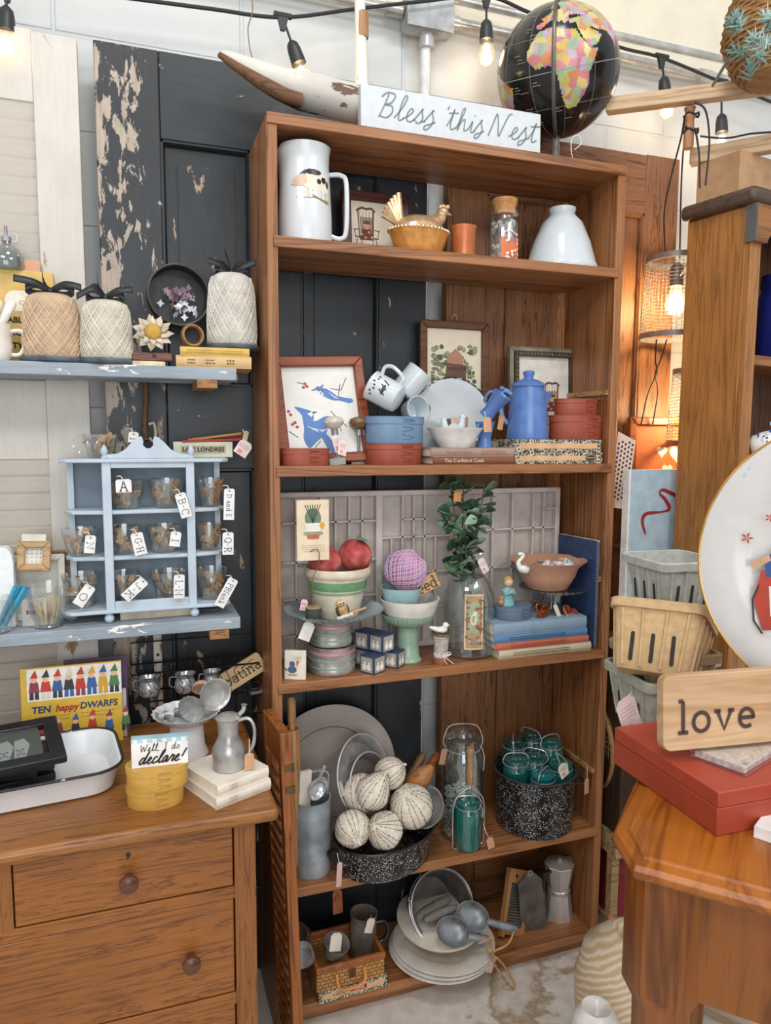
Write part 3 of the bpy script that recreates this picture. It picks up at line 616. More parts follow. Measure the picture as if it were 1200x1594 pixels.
GL = glass('fbfcfb', .04, .16, body=.02)
LTR = wood('dcb27c', '9a7040', 'x', .6, 4)
def chip_meshes():
    out = []
    for k in range(6):
        mb = MB(); a, b = random.uniform(.013, .019), random.uniform(.010, .014)
        if k % 2: mb.box((0, 0, 0), (a, .003, b))
        else: mb.prism([(-a/2, -b/2), (-a/4, -b/2), (0, b/6), (a/4, -b/2), (a/2, -b/2), (a/8, b/2), (-a/8, b/2)], -.0015, .0015)
        me = bpy.data.meshes.new('letter'); me.from_pydata(mb.v, [], mb.f); me.materials.append(LTR if k % 3 else wood('b98a54', '7a5430', 'x', .6, 4)); out.append(me)
    return out
CH = chip_meshes()
def cup(label, chips, x, y, zz, r, h, seed, handle=None, cut=True, n=17, group=None, grp='pressed glass cups of wooden letters'):
    rn = random.Random(seed)
    t = thing('glass_cup', label, 'cup', (x, y, zz), 0, grp)
    pr = [(r*.55, 0), (r*.62, h*.05), (r*.70, h*.2), (r*.86, h*.55), (r*.97, h*.85), (r, h)]
    nl = 14
    MB().shell(pr, .0022, n=56, wob=(lambda a, k: (.022*math.cos(nl*a+(k % 2)*PI) if 1 <= k <= 3 else 0)) if cut else None).build('cup_body', GL, t)
    if handle is not None:
        ca, sa = math.cos(handle), math.sin(handle)
        MB().tube([(ca*q, sa*q, w_) for q, w_ in [(r*.9, h*.85), (r*1.25, h*.92), (r*1.5, h*.7), (r*1.42, h*.4), (r*1.05, h*.2), (r*.72, h*.16)]] and smooth([(ca*q, sa*q, w_) for q, w_ in [(r*.9, h*.85), (r*1.25, h*.92), (r*1.5, h*.7), (r*1.42, h*.4), (r*1.05, h*.2), (r*.72, h*.16)]], 5), .003, 8).build('handle', GL, t)
    for i in range(n):
        q = rn.choice(CH); lv = i/n; rr = r*(.48+.34*lv)*rn.random()**.35
        a = rn.random()*6.283; o = bpy.data.objects.new('wooden_letter', q); COL.objects.link(o)
        o.location = (x+rr*math.cos(a), y+rr*math.sin(a), zz+.009+h*.78*lv); o.rotation_euler = (rn.uniform(-.9, .9), rn.uniform(-.9, .9), a)
        tag(o, chips, 'letter', chips)
    return t
def lettertag(name, text, uv, y, w, h, ang, from_p=None, rows=None):
    """white card with stamped letters reading along its length; ang = lean of the long axis from hanging down"""
    p = at(*uv, y=y); t = thing('letter_tag', name, 'tag', p, rot=(0, ang, 0), group='stamped letter tags')
    c = .003
    MB().prism([(-w/2, c), (-w/2+c, .006), (w/2-c, .006), (w/2, c), (w/2, .006-h), (-w/2, .006-h)], -.0005, .0005).build('tag_card', P('e9e8e5', .8), t)
    mb = MB()
    if text == 'A': write(mb, 'A', .020, 0, -.018+.0005-h*.0, -.0009, .13)
    else:
        L = h-.012; W_ = sum(SLAB[q][0]+.12 for q in text); hh = min(w*.62, L*.95/W_*1.0); st = L*.92/(W_*hh)
        write(mb, text, hh, -hh*.5 if 0 else -hh/2+.0, -L/2-.003, -.0009, .11, M=None, rot=-PI/2, stretch=min(st, 1.5), tr=.12)
        mb.v = [(a+ (hh*0), b, c_) for a, b, c_ in mb.v]
    mb.build('lettering', GREYINK, t)
    MB().lathe([(.002, 0), (.0022, .0004)], 12, M=T((0, -.0006, .0015), PI/2)).build('eyelet', P('8c867c', .6), t)
    mi_ = (Matrix.Translation(p) @ t.rotation_euler.to_matrix().to_4x4()).inverted()
    if from_p is None: from_p = p+V((-.012, .008, .012))
    MB().tube([mi_ @ V(q) for q in smooth([V(from_p), (V(from_p)+p)/2+V((.002, -.004, .006)), p+V((0, -.0015, .0015))], 6)], .0009, 5).build('string', TWINE, t)
    return t
yC = yF+.042
rows = ((zs2, 'A'), (zs1, 'B'), (zb_, 'C'))
def at_cup(label, key, u0, u1, vt, zz, seed, y=None, **k):
    y = yC if y is None else y
    x, r, h = ext(u0, u1, y, zz, vt); return cup(label, 'loose wooden letter piece in the glass cup '+key, x, y, zz, r, h, seed, **k)
e = .0042
at_cup('glass cup turned sideways behind the A tag in the cabinet top row', 'behind the A tag', 168, 226, 747, zs2+e, 1, cut=False)
at_cup('plain ribbed glass jar cup beside the B-C tag', 'beside the B-C tag', 232, 288, 745, zs2+e, 2, cut=False)
at_cup('pressed glass cup on the cabinet top right ledge behind the D and E tag', 'behind the D and E tag', 306, 350, 744, zs2+e, 3)
at_cup('pressed glass cup on the cabinet left ledge with the N tag', 'with the N tag', 98, 152, 822, zs1+e, 4)
at_cup('pressed glass cup in the cabinet middle row with the G-H tag', 'with the G-H tag', 167, 220, 818, zs1+e, 5)
at_cup('smooth glass cup in the cabinet middle row with the I tag', 'with the I tag', 228, 284, 817, zs1+e, 6, cut=False)
at_cup('pressed glass cup on the cabinet right ledge with the Q-R tag', 'with the Q-R tag', 306, 346, 815, zs1+e, 7)
at_cup('pressed glass cup heaped full on the cabinet lowest left ledge with the O tag', 'with the O tag', 98, 154, 893, zb_+e, 8, n=22)
at_cup('pressed glass cup with star in the cabinet bottom row with the J-K tag', 'with the J-K tag', 167, 220, 890, zb_+e, 9)
at_cup('faceted glass cup in the cabinet bottom row with the L-M tag', 'with the L-M tag', 236, 292, 888, zb_+e, 10, cut=False)
at_cup('pressed glass cup on the cabinet lowest right ledge with the blank tag', 'with the blank tag', 306, 354, 884, zb_+e, 11)
yA = .15
x, r, h = ext(130, 186, yA, at(160, 707, y=yA).z, 668)
cup('amber-looking glass mug full of letters on top of the blue cabinet', 'loose wooden letter piece in the mug on top of the blue cabinet', x, .105, zt_+.004, r*.95, h*.92, 20, handle=2.9, cut=False, n=22)
tz = yF-.012
lettertag('square white tag stamped A on the cabinet top row cup', 'A', (192, 751), tz, .030, .026, -.03)
lettertag('white tag stamped B-C hanging over the cabinet door edge', 'B-C', (281, 772), tz, .022, .052, -.26)
lettertag('long white tag stamped D and E on the cabinet right side', 'D and E', (357, 765), tz, .022, .066, .04)
lettertag('white tag stamped N on the cabinet left ledge cup', 'N', (141, 838), tz, .020, .036, .12)
lettertag('white tag stamped G-H in the cabinet middle row', 'G-H', (213, 834), tz, .024, .046, -.2)
lettertag('small white tag stamped I in the cabinet middle row', 'I', (274, 832), tz, .021, .031, .16)
lettertag('white tag stamped Q-R on the cabinet right ledge', 'Q-R', (355, 833), tz, .023, .048, .02)
lettertag('white tag stamped O hanging below the cabinet left ledge', 'O', (139, 916), tz, .022, .046, .62)
lettertag('white tag stamped J-K slung across the cabinet bottom rail', 'J-K', (222, 906), tz, .022, .054, .84)
lettertag('white tag stamped L-M at the cabinet bottom rail', 'L-M', (279, 899), tz, .022, .050, .03)
lettertag('long white tag stamped P Blank at the cabinet bottom right corner', 'PBlank', (362, 905), tz, .022, .066, .52)
lettertag('white tag with one letter beside the mug on top of the cabinet', 'I', (208, 677), .10, .02, .022, .1)
# things on top of / behind the cabinet
zt2 = zt_+.004
p = at(300, 704, y=.13)
t = thing('framed_sign', 'pale green framed strip sign reading LONDRES on top of the cabinet', 'sign', (X(318, .127, 1.2), .127, zt2), -.0)
MB().box((0, 0, .017), (.125, .008, .034)).build('frame', P('cfd2b8', .5), t, bevel=.001); MB().box((0, -.0042, .017), (.095, .001, .017)).build('print', P('b9ae97', .8), t)
mb = MB().txt('LAIX LONDRES', .013, .0, .017, -.0055, wid=.088, bold=.0004); mb.build('lettering', P('3d352c', .7), t)
for i, (col, a, dz, lb) in enumerate((('b8282a', -.04, .037, 'bright red flat stick lying on the framed strip sign'), ('c9932f', -.13, .041, 'mustard yellow ruler lying slanted across the red sticks'), ('8f2a2a', -.05, .044, 'dark red flat stick hindmost on the strip sign'))):
    tag(MB().box((0, 0, 0), (.125-.01*i, .012, .005)).build('paint_stick', wood(col, col, 'x', .5), None, (X(340, .127, 1.2)-.012+.008*i, .127+.011*i, zt2+dz+(.004 if i == 1 else 0)), (0, a, 0)), lb, 'stick')
price_tag('red printed price tag clipped to the end of the strip sign', at(384, 690, y=.10), .030, .030, (0, .6, 0), P('e3d3cd', .8), at(378, 668, y=.11), 1)
tag(MB().prism(rrect(.010, .034, .003, 3), -.004, .004).build('clothes_peg', wood('d4c19a', 'b09a6c', 'z', .6, 3), None, at(381, 690, y=.105)+V((0, 0, .01)), (0, .25, 0)), 'pale wooden clothes peg gripping the end of the strip sign', 'peg')
p = at(228, 650, y=.17)
t = thing('twig_hook', 'crooked brown twig and twine loop hanging behind the cabinet crest', 'twig', (p.x, .16, ZU-.025))
pts = smooth([(.0, 0, 0), (.001, 0, -.03), (-.003, -.004, -.07), (-.005, -.01, -.10), (-.003, -.02, -.125)], 6); MB().tube(pts, .006, 10).build('stem', wood('6b4a30', '3c2818', 'z', .7, 2), t)
MB().tube(smooth([(.004, -.02, -.09), (.014, -.022, -.088), (.017, -.022, -.11), (.012, -.022, -.125), (.004, -.02, -.118)], 5), .003, 8).build('loop', P('b5a58a', .9), t)
# frames, mugs at left end of the lower shelf
def frame_box(t, w, h, d, bar, m, M=None, name='frame', depth_in=.3, ribs=0):
    mb = MB()
    for s in (1, -1):
        mb.prism([(-w/2, s*h/2), (w/2, s*h/2), (w/2-bar, s*(h/2-bar)), (-w/2+bar, s*(h/2-bar))], -d/2, d/2, M)
        mb.prism([(s*w/2, -h/2), (s*w/2, h/2), (s*(w/2-bar), h/2-bar), (s*(w/2-bar), -h/2+bar)], -d/2, d/2, M)
    return mb.build(name, m, t, bevel=min(.0025, bar*.2))
t = thing('framed_picture', 'cream picture frame leaning behind the small bare wooden frame', 'frame', (X(55, .15, 1.02), .14, ZL+.069), rot=(-.10, 0, 0), group=None)
frame_box(t, .118, .135, .012, .013, P('e6e0d2', .6)); MB().box((0, .002, 0), (.1, .002, .115)).build('print', P('cfcabf', .8), t); write(MB(), 'all is well', .012, 0, -.05, -.0005, .08, SCRIPT) if 0 else None
tag(MB().box((0, 0, .07), (.135, .008, .14)).build('wooden_board', wood('b08a5c', '7d5a34', 'x', .6), None, (X(66, .168, 1.02), .165, ZL)), 'plain brown board standing behind the cream picture frame', 'board')
t = thing('framed_picture', 'small bare wood frame with a dotted cloth inside', 'frame', (X(56, .115, 1.02), .112, at(56, 865, y=.112).z), rot=(-.10, .05, 0))
frame_box(t, .062, .062, .014, .015, wood('cdaa78', '9b7644', 'x', .5, 2)); MB().box((0, .003, 0), (.036, .002, .036)).build('print', P('dcd8cd', .8), t)
mb = MB()
for i in range(4):
    for j in range(4): mb.txt('+', .006, -.012+.008*i, -.012+.008*j, .0012)
mb.build('stitches', P('55504a', .8), t)
MB().box((0, -.004, .037), (.044, .01, .014)).build('clip', P('d9d2c2', .5), t)
t = thing('wooden_block', 'small pale plaque with tan print below the bare wood frame', 'plaque', (X(56, .10, 1.02), .098, ZL+.0), 0)
MB().box((0, 0, .0265), (.052, .01, .053)).build('block', P('e2dccf', .8), t); MB().box((0, -.0055, .041), (.03, .001, .011)).build('label', P('c9a184', .8), t); MB().box((0, -.0055, .028), (.036, .001, .008)).build('band', P('8b5a48', .8), t)
def mug(label, u0, u1, vt, y, hd, name='glass_mug'):
    x, r, h = ext(u0, u1, y, ZL, vt); t = thing(name, label, 'mug', (x, y, ZL))
    MB().shell([(r*.62, 0), (r*.68, h*.04), (r*.6, h*.08), (r*.78, h*.25), (r*.92, h*.6), (r*.97, h)], .003, n=56, wob=lambda a, k: .02*math.cos(12*a) if 3 <= k <= 4 else 0).build('mug_body', GL, t)
    MB().tube(smooth([(r*.9, 0, h*.75), (r*1.5, 0, h*.72), (r*1.6, 0, h*.45), (r*1.2, 0, h*.2), (r*.8, 0, h*.22)], 6), .004, 8).build('handle', GL, t, rot=(0, 0, hd)); return t, x, y, r, h
t, x, y, r, h = mug('pressed glass mug packed with wooden stir sticks', 44, 108, 908, .075, -.2)
for i in range(14):
    a = random.uniform(-1, 1); rn = random.uniform(.2, .6)
    tag(MB().box((0, 0, .027), (.006, .0016, .055)).build('wooden_stick', wood('e2cfae', 'c2a67c', 'z', .6, 3), None, (x+a*r*.35, y+random.uniform(-.4, .4)*r, ZL+.008), (random.uniform(-.12, .12), a*.32, random.uniform(-.3, .3))), 'pale flat wooden stick standing in the pressed glass mug', 'stick', 'stir sticks in the glass mug')
t, x, y, r, h = mug('pressed glass mug of blue sticks cut by the left edge', -34, 25, 930, .06, .1)
for i in range(5):
    tag(MB().tube([(0, 0, 0), (0, 0, .085)], .0042, 8).build('blue_stick', P('3f9dbd', .4), None, (x+.002+.003*i, y-.004+.006*(i % 3), ZL+.012), (0, .42+.03*i, 0)), 'turquoise blue straw leaning out of the left glass mug', 'straw', 'blue straws in the glass mug')
t = thing('paper_stack', 'white bread-shaped pad of cards standing at the left edge', 'pad', (X(-2, .085, 1.0), .11, ZL)); hh = at(5, 852, y=.10).z-ZL
MB().prism([(-.028, 0), (.028, 0), (.028, hh*.8)]+arc(.012, hh*.8, .016, hh*.2, 0, 90, 6)+arc(-.012, hh*.8, .016, hh*.2, 90, 180, 6)+[(-.028, hh*.8)], -.018, .018).build('pad', P('eceff0', .7, 0, .03, .2, 90), t, bevel=.002)

# ================================================================ dresser top
ZD = .70
c = V((X(113, -.02, ZD), .0, ZD))
yB = .10
def big_book(label, u0, u1, v0, y, lean, cover, rz=0):
    xl, xr = X(u0, y, .8), X(u1, y, .8); h = at((u0+u1)/2, v0, y=y).z-ZD
    t = thing('picture_book', label, 'book', ((xl+xr)/2, y, ZD), rot=(-lean, 0, rz)); w = xr-xl
    MB().box((0, .004, h/2), (w, .006, h)).build('cover', P(cover, .5), t, bevel=.001); MB().box((.001, .004, h/2), (w-.002, .0035, h-.001)).build('pages', P('e8dfc9', .8), t)
    return t, w, h
big_book('purple-edged picture book behind the yellow dwarf book', 100, 199, 1026, .125, .05, '6a5272')
t, w, h = big_book('white-backed picture book second behind the yellow dwarf book', 110, 196, 1077, .098, .05, 'd8d6cf')
t, w, h = big_book('yellow picture book titled Ten happy Dwarfs standing on the dresser', 32, 190, 1037, .078, .05, 'd8b23c')
mb = MB(); yb = .0006
mb.flat([(-w*.5+.012, h*.60), (w*.5-.001, h*.60), (w*.5-.001, h*.985), (-w*.5+.012, h*.985)], yb); mb.build('banner', P('ece7da', .6), t)
gn = ['c23b2e', '3b5f9d', 'd6a23a', '4f7d4a', '8e3b4c', '35383c', 'd9d2c4', 'c76f3a']; mats = [P(q, .6) for q in gn]+[P('e7b893', .6)]
def gnome(mb, x, zz, s, hat, coat, leg, y):
    mb.flat([(x-.16*s, zz), (x-.02*s, zz), (x-.02*s, zz+.3*s), (x-.14*s, zz+.3*s)], y, mi=leg); mb.flat([(x+.02*s, zz), (x+.16*s, zz), (x+.14*s, zz+.3*s), (x+.02*s, zz+.3*s)], y, mi=leg)
    mb.flat([(x-.18*s, zz+.25*s), (x+.18*s, zz+.25*s), (x+.12*s, zz+.62*s), (x-.12*s, zz+.62*s)], y-.0002, mi=coat); mb.flat(arc(x, zz+.7*s, .1*s, .11*s, 0, 350, 10), y-.0003, mi=8)
    mb.flat([(x-.13*s, zz+.76*s), (x+.13*s, zz+.76*s), (x+.05*s, zz+1.05*s)], y-.0004, mi=hat)
mb = MB(); n_ = 8
for i in range(n_): gnome(mb, -w*.5+.014+(w-.018)*(i+.5)/n_, h*.62, h*.34, (0, 5, 0, 6, 0, 2, 1, 3)[i], (4, 0, 1, 5, 0, 1, 2, 3)[i], (5, 6, 5, 1, 4, 1, 2, 5)[i], .0002)
for i in range(6): gnome(mb, -w*.32+w*.17*i, h*.10+h*.03*(i % 2), h*.30, (0, 2, 1, 0, 4, 4)[i], (0, 4, 5, 0, 1, 3)[i], 5, .0002)
mb.build('illustration', mats, t)
mb = MB(); mb.txt('TEN', .019, -w*.31, h*.49, .0002, bold=.0006, shear=.1); mb.txt('DWARFS', .019, w*.26, h*.49, .0002, bold=.0006, shear=.1, wid=w*.38); mb.build('lettering', P('24406b', .6), t)
mb = MB(); mb.txt('happy', .019, -w*.06, h*.49, .0002, bold=.0006, shear=.25, wid=w*.24); mb.build('lettering', P('a9302a', .6), t)
mb = MB(); scribble(mb, w*.34, h*.09, 2, -w*.2, h*.38, .0002); scribble(mb, w*.34, h*.09, 2, w*.25, h*.38, .0002); mb.build('small_print', INK, t)

# enamel tray and black frames
p0 = at(185, 1210, z=ZD); cxT = p0.x-.20
t = thing('enamel_tray', 'large white enamel tray with a worn black rim', 'tray', (p0.x-.185, p0.y+.01, ZD), .12)
EN = P('e9ebec', .2, 0, .02)
def rr_ring(w, d, r, z, n=6): return [(x, y, z) for x, y in rrect(w, d, r, n)]
mb = MB(); rings = [rr_ring(.33, .17, .04, 0), rr_ring(.345, .185, .045, .004), rr_ring(.365, .21, .05, .046), rr_ring(.375, .22, .055, .05), rr_ring(.362, .207, .05, .048), rr_ring(.34, .18, .045, .006), rr_ring(.325, .165, .04, .003)]
n = len(rings[0]); vs = sum(rings, []); fs = [(k*n+i, k*n+(i+1) % n, (k+1)*n+(i+1) % n, (k+1)*n+i) for k in range(len(rings)-1) for i in range(n)]+[tuple(range(n))[::-1], tuple((len(rings)-1)*n+i for i in range(n))]
mb.add(vs, fs); mb.build('tray_body', EN, t); MB().tube(rr_ring(.376, .221, .055, .05), .0028, 8, True).build('rim', peel('worn_rim', '25272a', 'c9cbcd', 'x', .62, 40), t)
zf = ZD+.006
cT = V(t.location)
spots = [(-.035, -.01, 0, .19, 'lowest'), (-.02, .0, .22, .18, 'second from the bottom'), (-.045, .012, -.1, .2, 'third from the bottom'), (-.02, -.012, .12, .19, 'fourth')]
for i, (dx, dy, a, w, lb) in enumerate(spots):
    t = thing('framed_picture', ('black frame %s of the pile in the enamel tray' % lb), 'frame', (cT.x+dx+.02*i*0, cT.y+dy, zf+.0075+.0155*i), rot=(-PI/2, 0, a), group=None)
    frame_box(t, w, .11, .015, .02, P('1f1f20', .4)); MB().box((0, 0, 0), (w-.036, .003, .078)).build('backing', P('2a2a2b', .6), t)
t = thing('framed_picture', 'black frame with silver figures under glass, topmost in the enamel tray', 'frame', (cT.x-.022, cT.y-.022, zf+.081), rot=(-PI/2+.14, 0, .20))
frame_box(t, .225, .155, .014, .026, P('1c1c1d', .35)); MB().box((0, .003, 0), (.158, .002, .102)).build('backing', P('55534c', .7), t)
mb = MB(); rn = random.Random(4)
for i in range(5):
    x = -.06+.026*i; mb.flat([(x-.012, -.04), (x+.006, -.042), (x+.016, .0), (x+.008, .026), (x-.008, .02)], .0012, mi=0)
    for j in range(6): mb.flat(rrect(.004, .004, .0005, 1, x-.006+.005*(j % 3), -.03+.012*(j//3)+.004*(j % 2)), .001, mi=1)
mb.build('figures', [P('dcdcd8', .5), P('3c3a38', .6)], t)
MB().box((0, -.0025, 0), (.155, .001, .1)).build('glass_pane', glass('f2f4f2', .05, .06), t)
# shaker boxes
def shaker(label, x, y, z, w, d, h, col, group=None, rz=0, lidh=.28, name='oval_box', fing=1):
    t = thing(name, label, 'box', (x, y, z), rz, group); m_ = P(col, .5, 0, .06, .08, 40); a, b = w/2, d/2; hb = h*(1-lidh)
    MB().lathe([(.0002, 0), (.96, 0), (.97, .001), (.97, hb), (.0002, hb)], 48, sx=a, sy=b).build('box_body', m_, t)
    MB().lathe([(.0002, hb+.0002), (1, hb+.0002), (1.0, h-.002), (1.012, h-.0018), (1.012, h), (.0002, h)], 48, sx=a, sy=b).build('lid', m_, t)
    mb = MB(); sh_ = P(''.join('%02x' % max(0, int(int(col[i:i+2], 16)*.86)) for i in (0, 2, 4)), .5)
    for z0, z1, rr in ((.004, hb-.002, .975), (hb+.002, h-.003, 1.006)):
        zz = [z0+(z1-z0)*q for q in ((.25, .75) if z1-z0 > .012 else (.5,))]
        for zc in zz:
            for sg in (-1, 1):
                pts = []
                for i in range(7):
                    f = i/6; ang = math.radians(-88+f*26); k = (z1-z0)/len(zz)*.30*(1-f)**.6
                    pts.append((a*rr*math.cos(ang), b*rr*math.sin(ang), zc+sg*k))
                mb.tube(pts, .0011, 5)
            mb.ball((a*rr*math.cos(-1.42), b*rr*math.sin(-1.42), zc), .0011, 6)
    mb.build('swallowtail', sh_, t); return t
x, r, h = ext(195, 296, -.215, ZD, 1187)
p = at(245, 1262, z=ZD); y = p.y+.035
shaker('mustard oval box, lower of the two on the dresser', X(242, y, .72), y, ZD, .098, .07, .034, 'c99c47', None, -.1)
shaker('mustard oval box, upper of the two under the declare sign', X(245, y, .75), y-.002, ZD+.034, .106, .074, .038, 'cfa24c', None, -.08)
zz = ZD+.072
t = thing('declare_sign', 'small white block sign reading Well, I do declare! on mustard boxes', 'sign', (X(249, y-.012, .80), y-.012, zz), rot=(-.04, 0, -.05))
MB().prism([(-.047, 0), (.047, 0), (.047, .04), (-.047, .044)], -.008, .008).build('block', P('ebe8e1', .6), t, bevel=.001)
MB().prism([(-.047, .044), (.047, .04), (.047, .048), (-.047, .051)], -.0075, .012).build('top_cover', P('a9cfd6', .6), t)
mb = MB()
for i in range(6): mb.flat([(-.044+.016*i, .0442-.0007*i), (-.037+.016*i, .0439-.0007*i), (-.037+.016*i, .0505-.0006*i), (-.044+.016*i, .0508-.0006*i)], -.0079)
mb.build('stripes', P('eef0ec', .6), t)
mb = MB(); write(mb, 'Well, I do'.replace('W', 'W'), .0125, 0, .0285, -.0088, .09, SCRIPT, .15); mb.build('lettering', INK, t)
mb = MB(); write(mb, 'declare!', .021, 0, .007, -.0088, .13, SCRIPT, .45, tr=.02); mb.build('lettering', P('2b201c', .6), t)
# cream books with pewter jug
p = at(350, 1250, z=ZD); yb_ = p.y+.058
bx = X(352, yb_, .72)
book('cream book, lower of the two under the pewter jug', (bx, yb_, ZD), (.112, .12, .020), .42, 'e2d8c6', 'e6dcc9', [('~', -.2, .16)], P('b9ab94', .7))
book('cream book, upper of the two under the pewter jug', (bx-.001, yb_+.002, ZD+.020), (.108, .115, .021), .46, 'e5dccb', 'e6dcc9', [('~', -.2, .16)], P('b9ab94', .7))
zj = ZD+.041
x, r, h = ext(328, 385, yb_-.008, zj, 1098)
PW = metal('b4b2ae', .28, .2, .06)
t = thing('pewter_jug', 'lidded pewter jug with a curved handle on cream books', 'jug', (x, yb_-.008, zj))
r = .029; h = .093
MB().shell([(r*.93, 0), (r, .003), (r*.97, .008), (r*1.02, .025), (r*.98, .038), (r*.78, .05), (r*.62, .06), (r*.62, .078), (r*.72, .092)], .002, n=40).build('jug_body', PW, t)
MB().lathe([(r*.74, .092), (r*.80, .095), (r*.6, .099), (r*.2, .103), (.0002, .1035)], 32).add([(-r*.7, -.006, .094), (-r*1.05, 0, .099), (-r*.7, .006, .094)], [(0, 1, 2)]).build('lid', PW, t)
hd = MB().tube(smooth([(r*.6, 0, .088), (r*1.25, 0, .092), (r*1.6, 0, .075), (r*1.55, 0, .045), (r*1.15, 0, .022), (r*.95, 0, .02)], 6), .0032, 8).tube(smooth([(r*.7, 0, .1), (r*.95, 0, .108), (r*1.0, 0, .118)], 4), [.004]*8+[.006], 8).build('handle', PW, t, rot=(0, 0, -.3))
price_tag('tan price tag hanging from the pewter jug handle', at(388, 1176, y=yb_-.035), .017, .027, (0, .0, 0), P('c89a76', .8), at(388, 1150, y=yb_-.03))
# white enamel funnel pedestal with tart tins
yE = -.03
x, r, h = ext(263, 320, yE, ZD, 1115)
t = thing('enamel_pedestal', 'white enamel pedestal dish with a fluted rim behind the declare sign', 'pedestal', (x, yE, ZD))
MB().lathe([(.0002, 0), (r*1.12, 0), (r*1.14, .003), (r*.95, .02), (r*.86, h*.88), (r*.86, h*.9), (.0002, h*.9)], 36).build('column', EN, t)
MB().shell([(r*.9, h*.9), (r*1.25, h*.92), (r*1.75, h*1.12), (r*1.8, h*1.15)], .002, n=80, wob=lambda a, k: .025*math.cos(20*a)*(k >= 2)).build('dish', P('d7dbdc', .25, 0, .05), t)
zd = ZD+h*.93
def fluted(label, c, r, h, rot, n=18, m_=None, grp=None):
    t = tag(MB().shell([(r*.8, 0), (r*.82, .001), (r, h), (r*1.06, h)], .0012, n=n*4, wob=lambda a, k: .04*math.cos(n*a)*(k >= 1)).build('fluted_tin', m_ or TIN, None, c, rot), label, 'tin', grp); return t
fluted('fluted silver tart tin standing on edge on the enamel dish', at(312, 1096, y=yE-.03)+V((-.012, 0, -.004)), .027, .012, (PI/2+.1, 0, -.55), grp=None)
tag(MB().shell([(.02, 0), (.024, .002), (.03, .012), (.0325, .013)], .001, n=36).build('pie_tin', TIN, None, at(332, 1079, y=yE)+V((0, 0.0, -.001)), (PI/2-.15, 0, .25)), 'smooth round pie tin on edge behind the fluted tin', 'tin')
c0 = at(275, 1100, y=yE-.01)
t = thing('cookie_cutter', 'folded silver sheet metal cutter lying in the enamel dish', 'cutter', (c0.x-.006, c0.y, zd+.014), .2)
mb = MB(); pts = [(-.034, .008), (-.026, -.012), (-.016, .01), (-.006, -.012), (.006, .012), (.02, -.01), (.034, .006)]
mb.add([(x, y, z_) for z_ in (-.009, .011) for x, y in pts], [(i, i+1, i+8, i+7) for i in range(6)]); q = mb.build('blade', TIN, t); q.modifiers.new('s', 'SOLIDIFY').thickness = .001
tag(MB().shell([(.012, 0), (.016, .004), (.019, .014)], .001, n=60, wob=lambda a, k: .05*math.cos(15*a)).build('fluted_cup_tin', P('c99f86', .5), None, at(314, 1064, y=yE+.02), (2.2, .2, 0)), 'small pinkish fluted cup tin on top of the tart tins', 'tin')
# wire basket on the wall with cream jugs
yW = .115
pl, pr_ = at(205, 1082, y=yW), at(404, 1085, y=yW)
zw0 = at(300, 1085, y=yW).z; zw1 = at(300, 1050, y=yW).z+.0; w = pr_.x-pl.x
t = thing('wire_basket', 'black wire hanging basket below the lower wall shelf', 'basket', ((pl.x+pr_.x)/2, yW, zw0))
BWi = P('1d1c1c', .4, .6); hB = zw1-zw0+.012; dB = .075
for zz, nm in ((0, 'bottom_wire'), (hB, 'rim_wire')): MB().tube([(-w/2, 0, zz), (w/2, 0, zz), (w/2, dB, zz), (-w/2, dB, zz)], .0022, 6, True).build(nm, BWi, t)
mb = MB()
k = 0
for y_ in (0, dB):
    for i in range(17):
        x0 = -w/2+w*i/16
        for zz in range(2):
            a = x0+(w/64 if zz else -w/64); b = x0+(-w/64 if zz else w/64)
            mb.tube([(a, y_, hB*zz/2), (b, y_, hB*(zz+.5)/2), (b, y_, hB*(zz+.7)/2), (a, y_, hB*(zz+1)/2)], .0007, 4)
        if i < 16 and y_ == 0: mb.tube([(x0+w/64, y_, hB*.3), (x0+w/16-w/64, y_, hB*.3)], .0007, 4)
for i in range(12): mb.tube([(-w/2+w*i/11, 0, 0), (-w/2+w*i/11, dB, 0)], .0009, 4)
mb.build('mesh', BWi, t)
MB().tube([(-w/2, dB, hB), (-w/2, dB, hB+.05), (w/2, dB, hB+.05), (w/2, dB, hB)], .0018, 6).build('hanger', BWi, t)
# lower tier of the same wire rack down to the dresser
t2 = thing('wire_rack', 'black wire rack standing behind the pewter jug on the dresser', 'rack', (X(395, .125, .74), .132, ZD))
for x_ in (-.04, .04): MB().tube([(x_, 0, 0), (x_, 0, .11)], .002, 6).build('upright', BWi, t2)
for z_ in (.004, .055, .106): MB().tube([(-.04, 0, z_), (.04, 0, z_)], .0016, 6).build('cross_wire', BWi, t2)
for i, (u, lb, sc) in enumerate(((232, 'left', 1), (288, 'middle', 1.), (330, 'right', .85))):
    x, r, h = ext(u-16, u+16, yW+.035, zw0, 1036); r *= sc
    t = thing('cream_jug', ('small aluminium cream jug in the wire basket, %s of three' % lb), 'jug', (x, yW+.037, zw0+.001), 0, 'aluminium cream jugs')
    MB().shell([(r*.7, 0), (r*.95, .006), (r, .016), (r*.92, .026), (r*.74, .034), (r*.95, .043)], .0012, n=32, wob=lambda a, k: .18*max(0, math.cos(a-.3))**6*(k >= 5)).build('jug_body', CHROME, t)
    MB().tube(smooth([(-r*.75, 0, .036), (-r*1.35, 0, .036), (-r*1.4, 0, .018), (-r*.95, 0, .012)], 5), .0016, 6).build('handle', CHROME, t)
p = at(372, 1062, y=yW-.006)
t = thing('wooden_word_sign', 'tan rounded wooden block reading patina leaning in the wire basket', 'sign', at(378, 1046, y=yW+.006), rot=(-.1, -.50, 0))
MB().prism(rrect(.102, .046, .008, 5), -.006, .006).build('block', wood('d9b98a', 'c09a66', 'x', .6, 1, contrast=.6), t, bevel=.001)
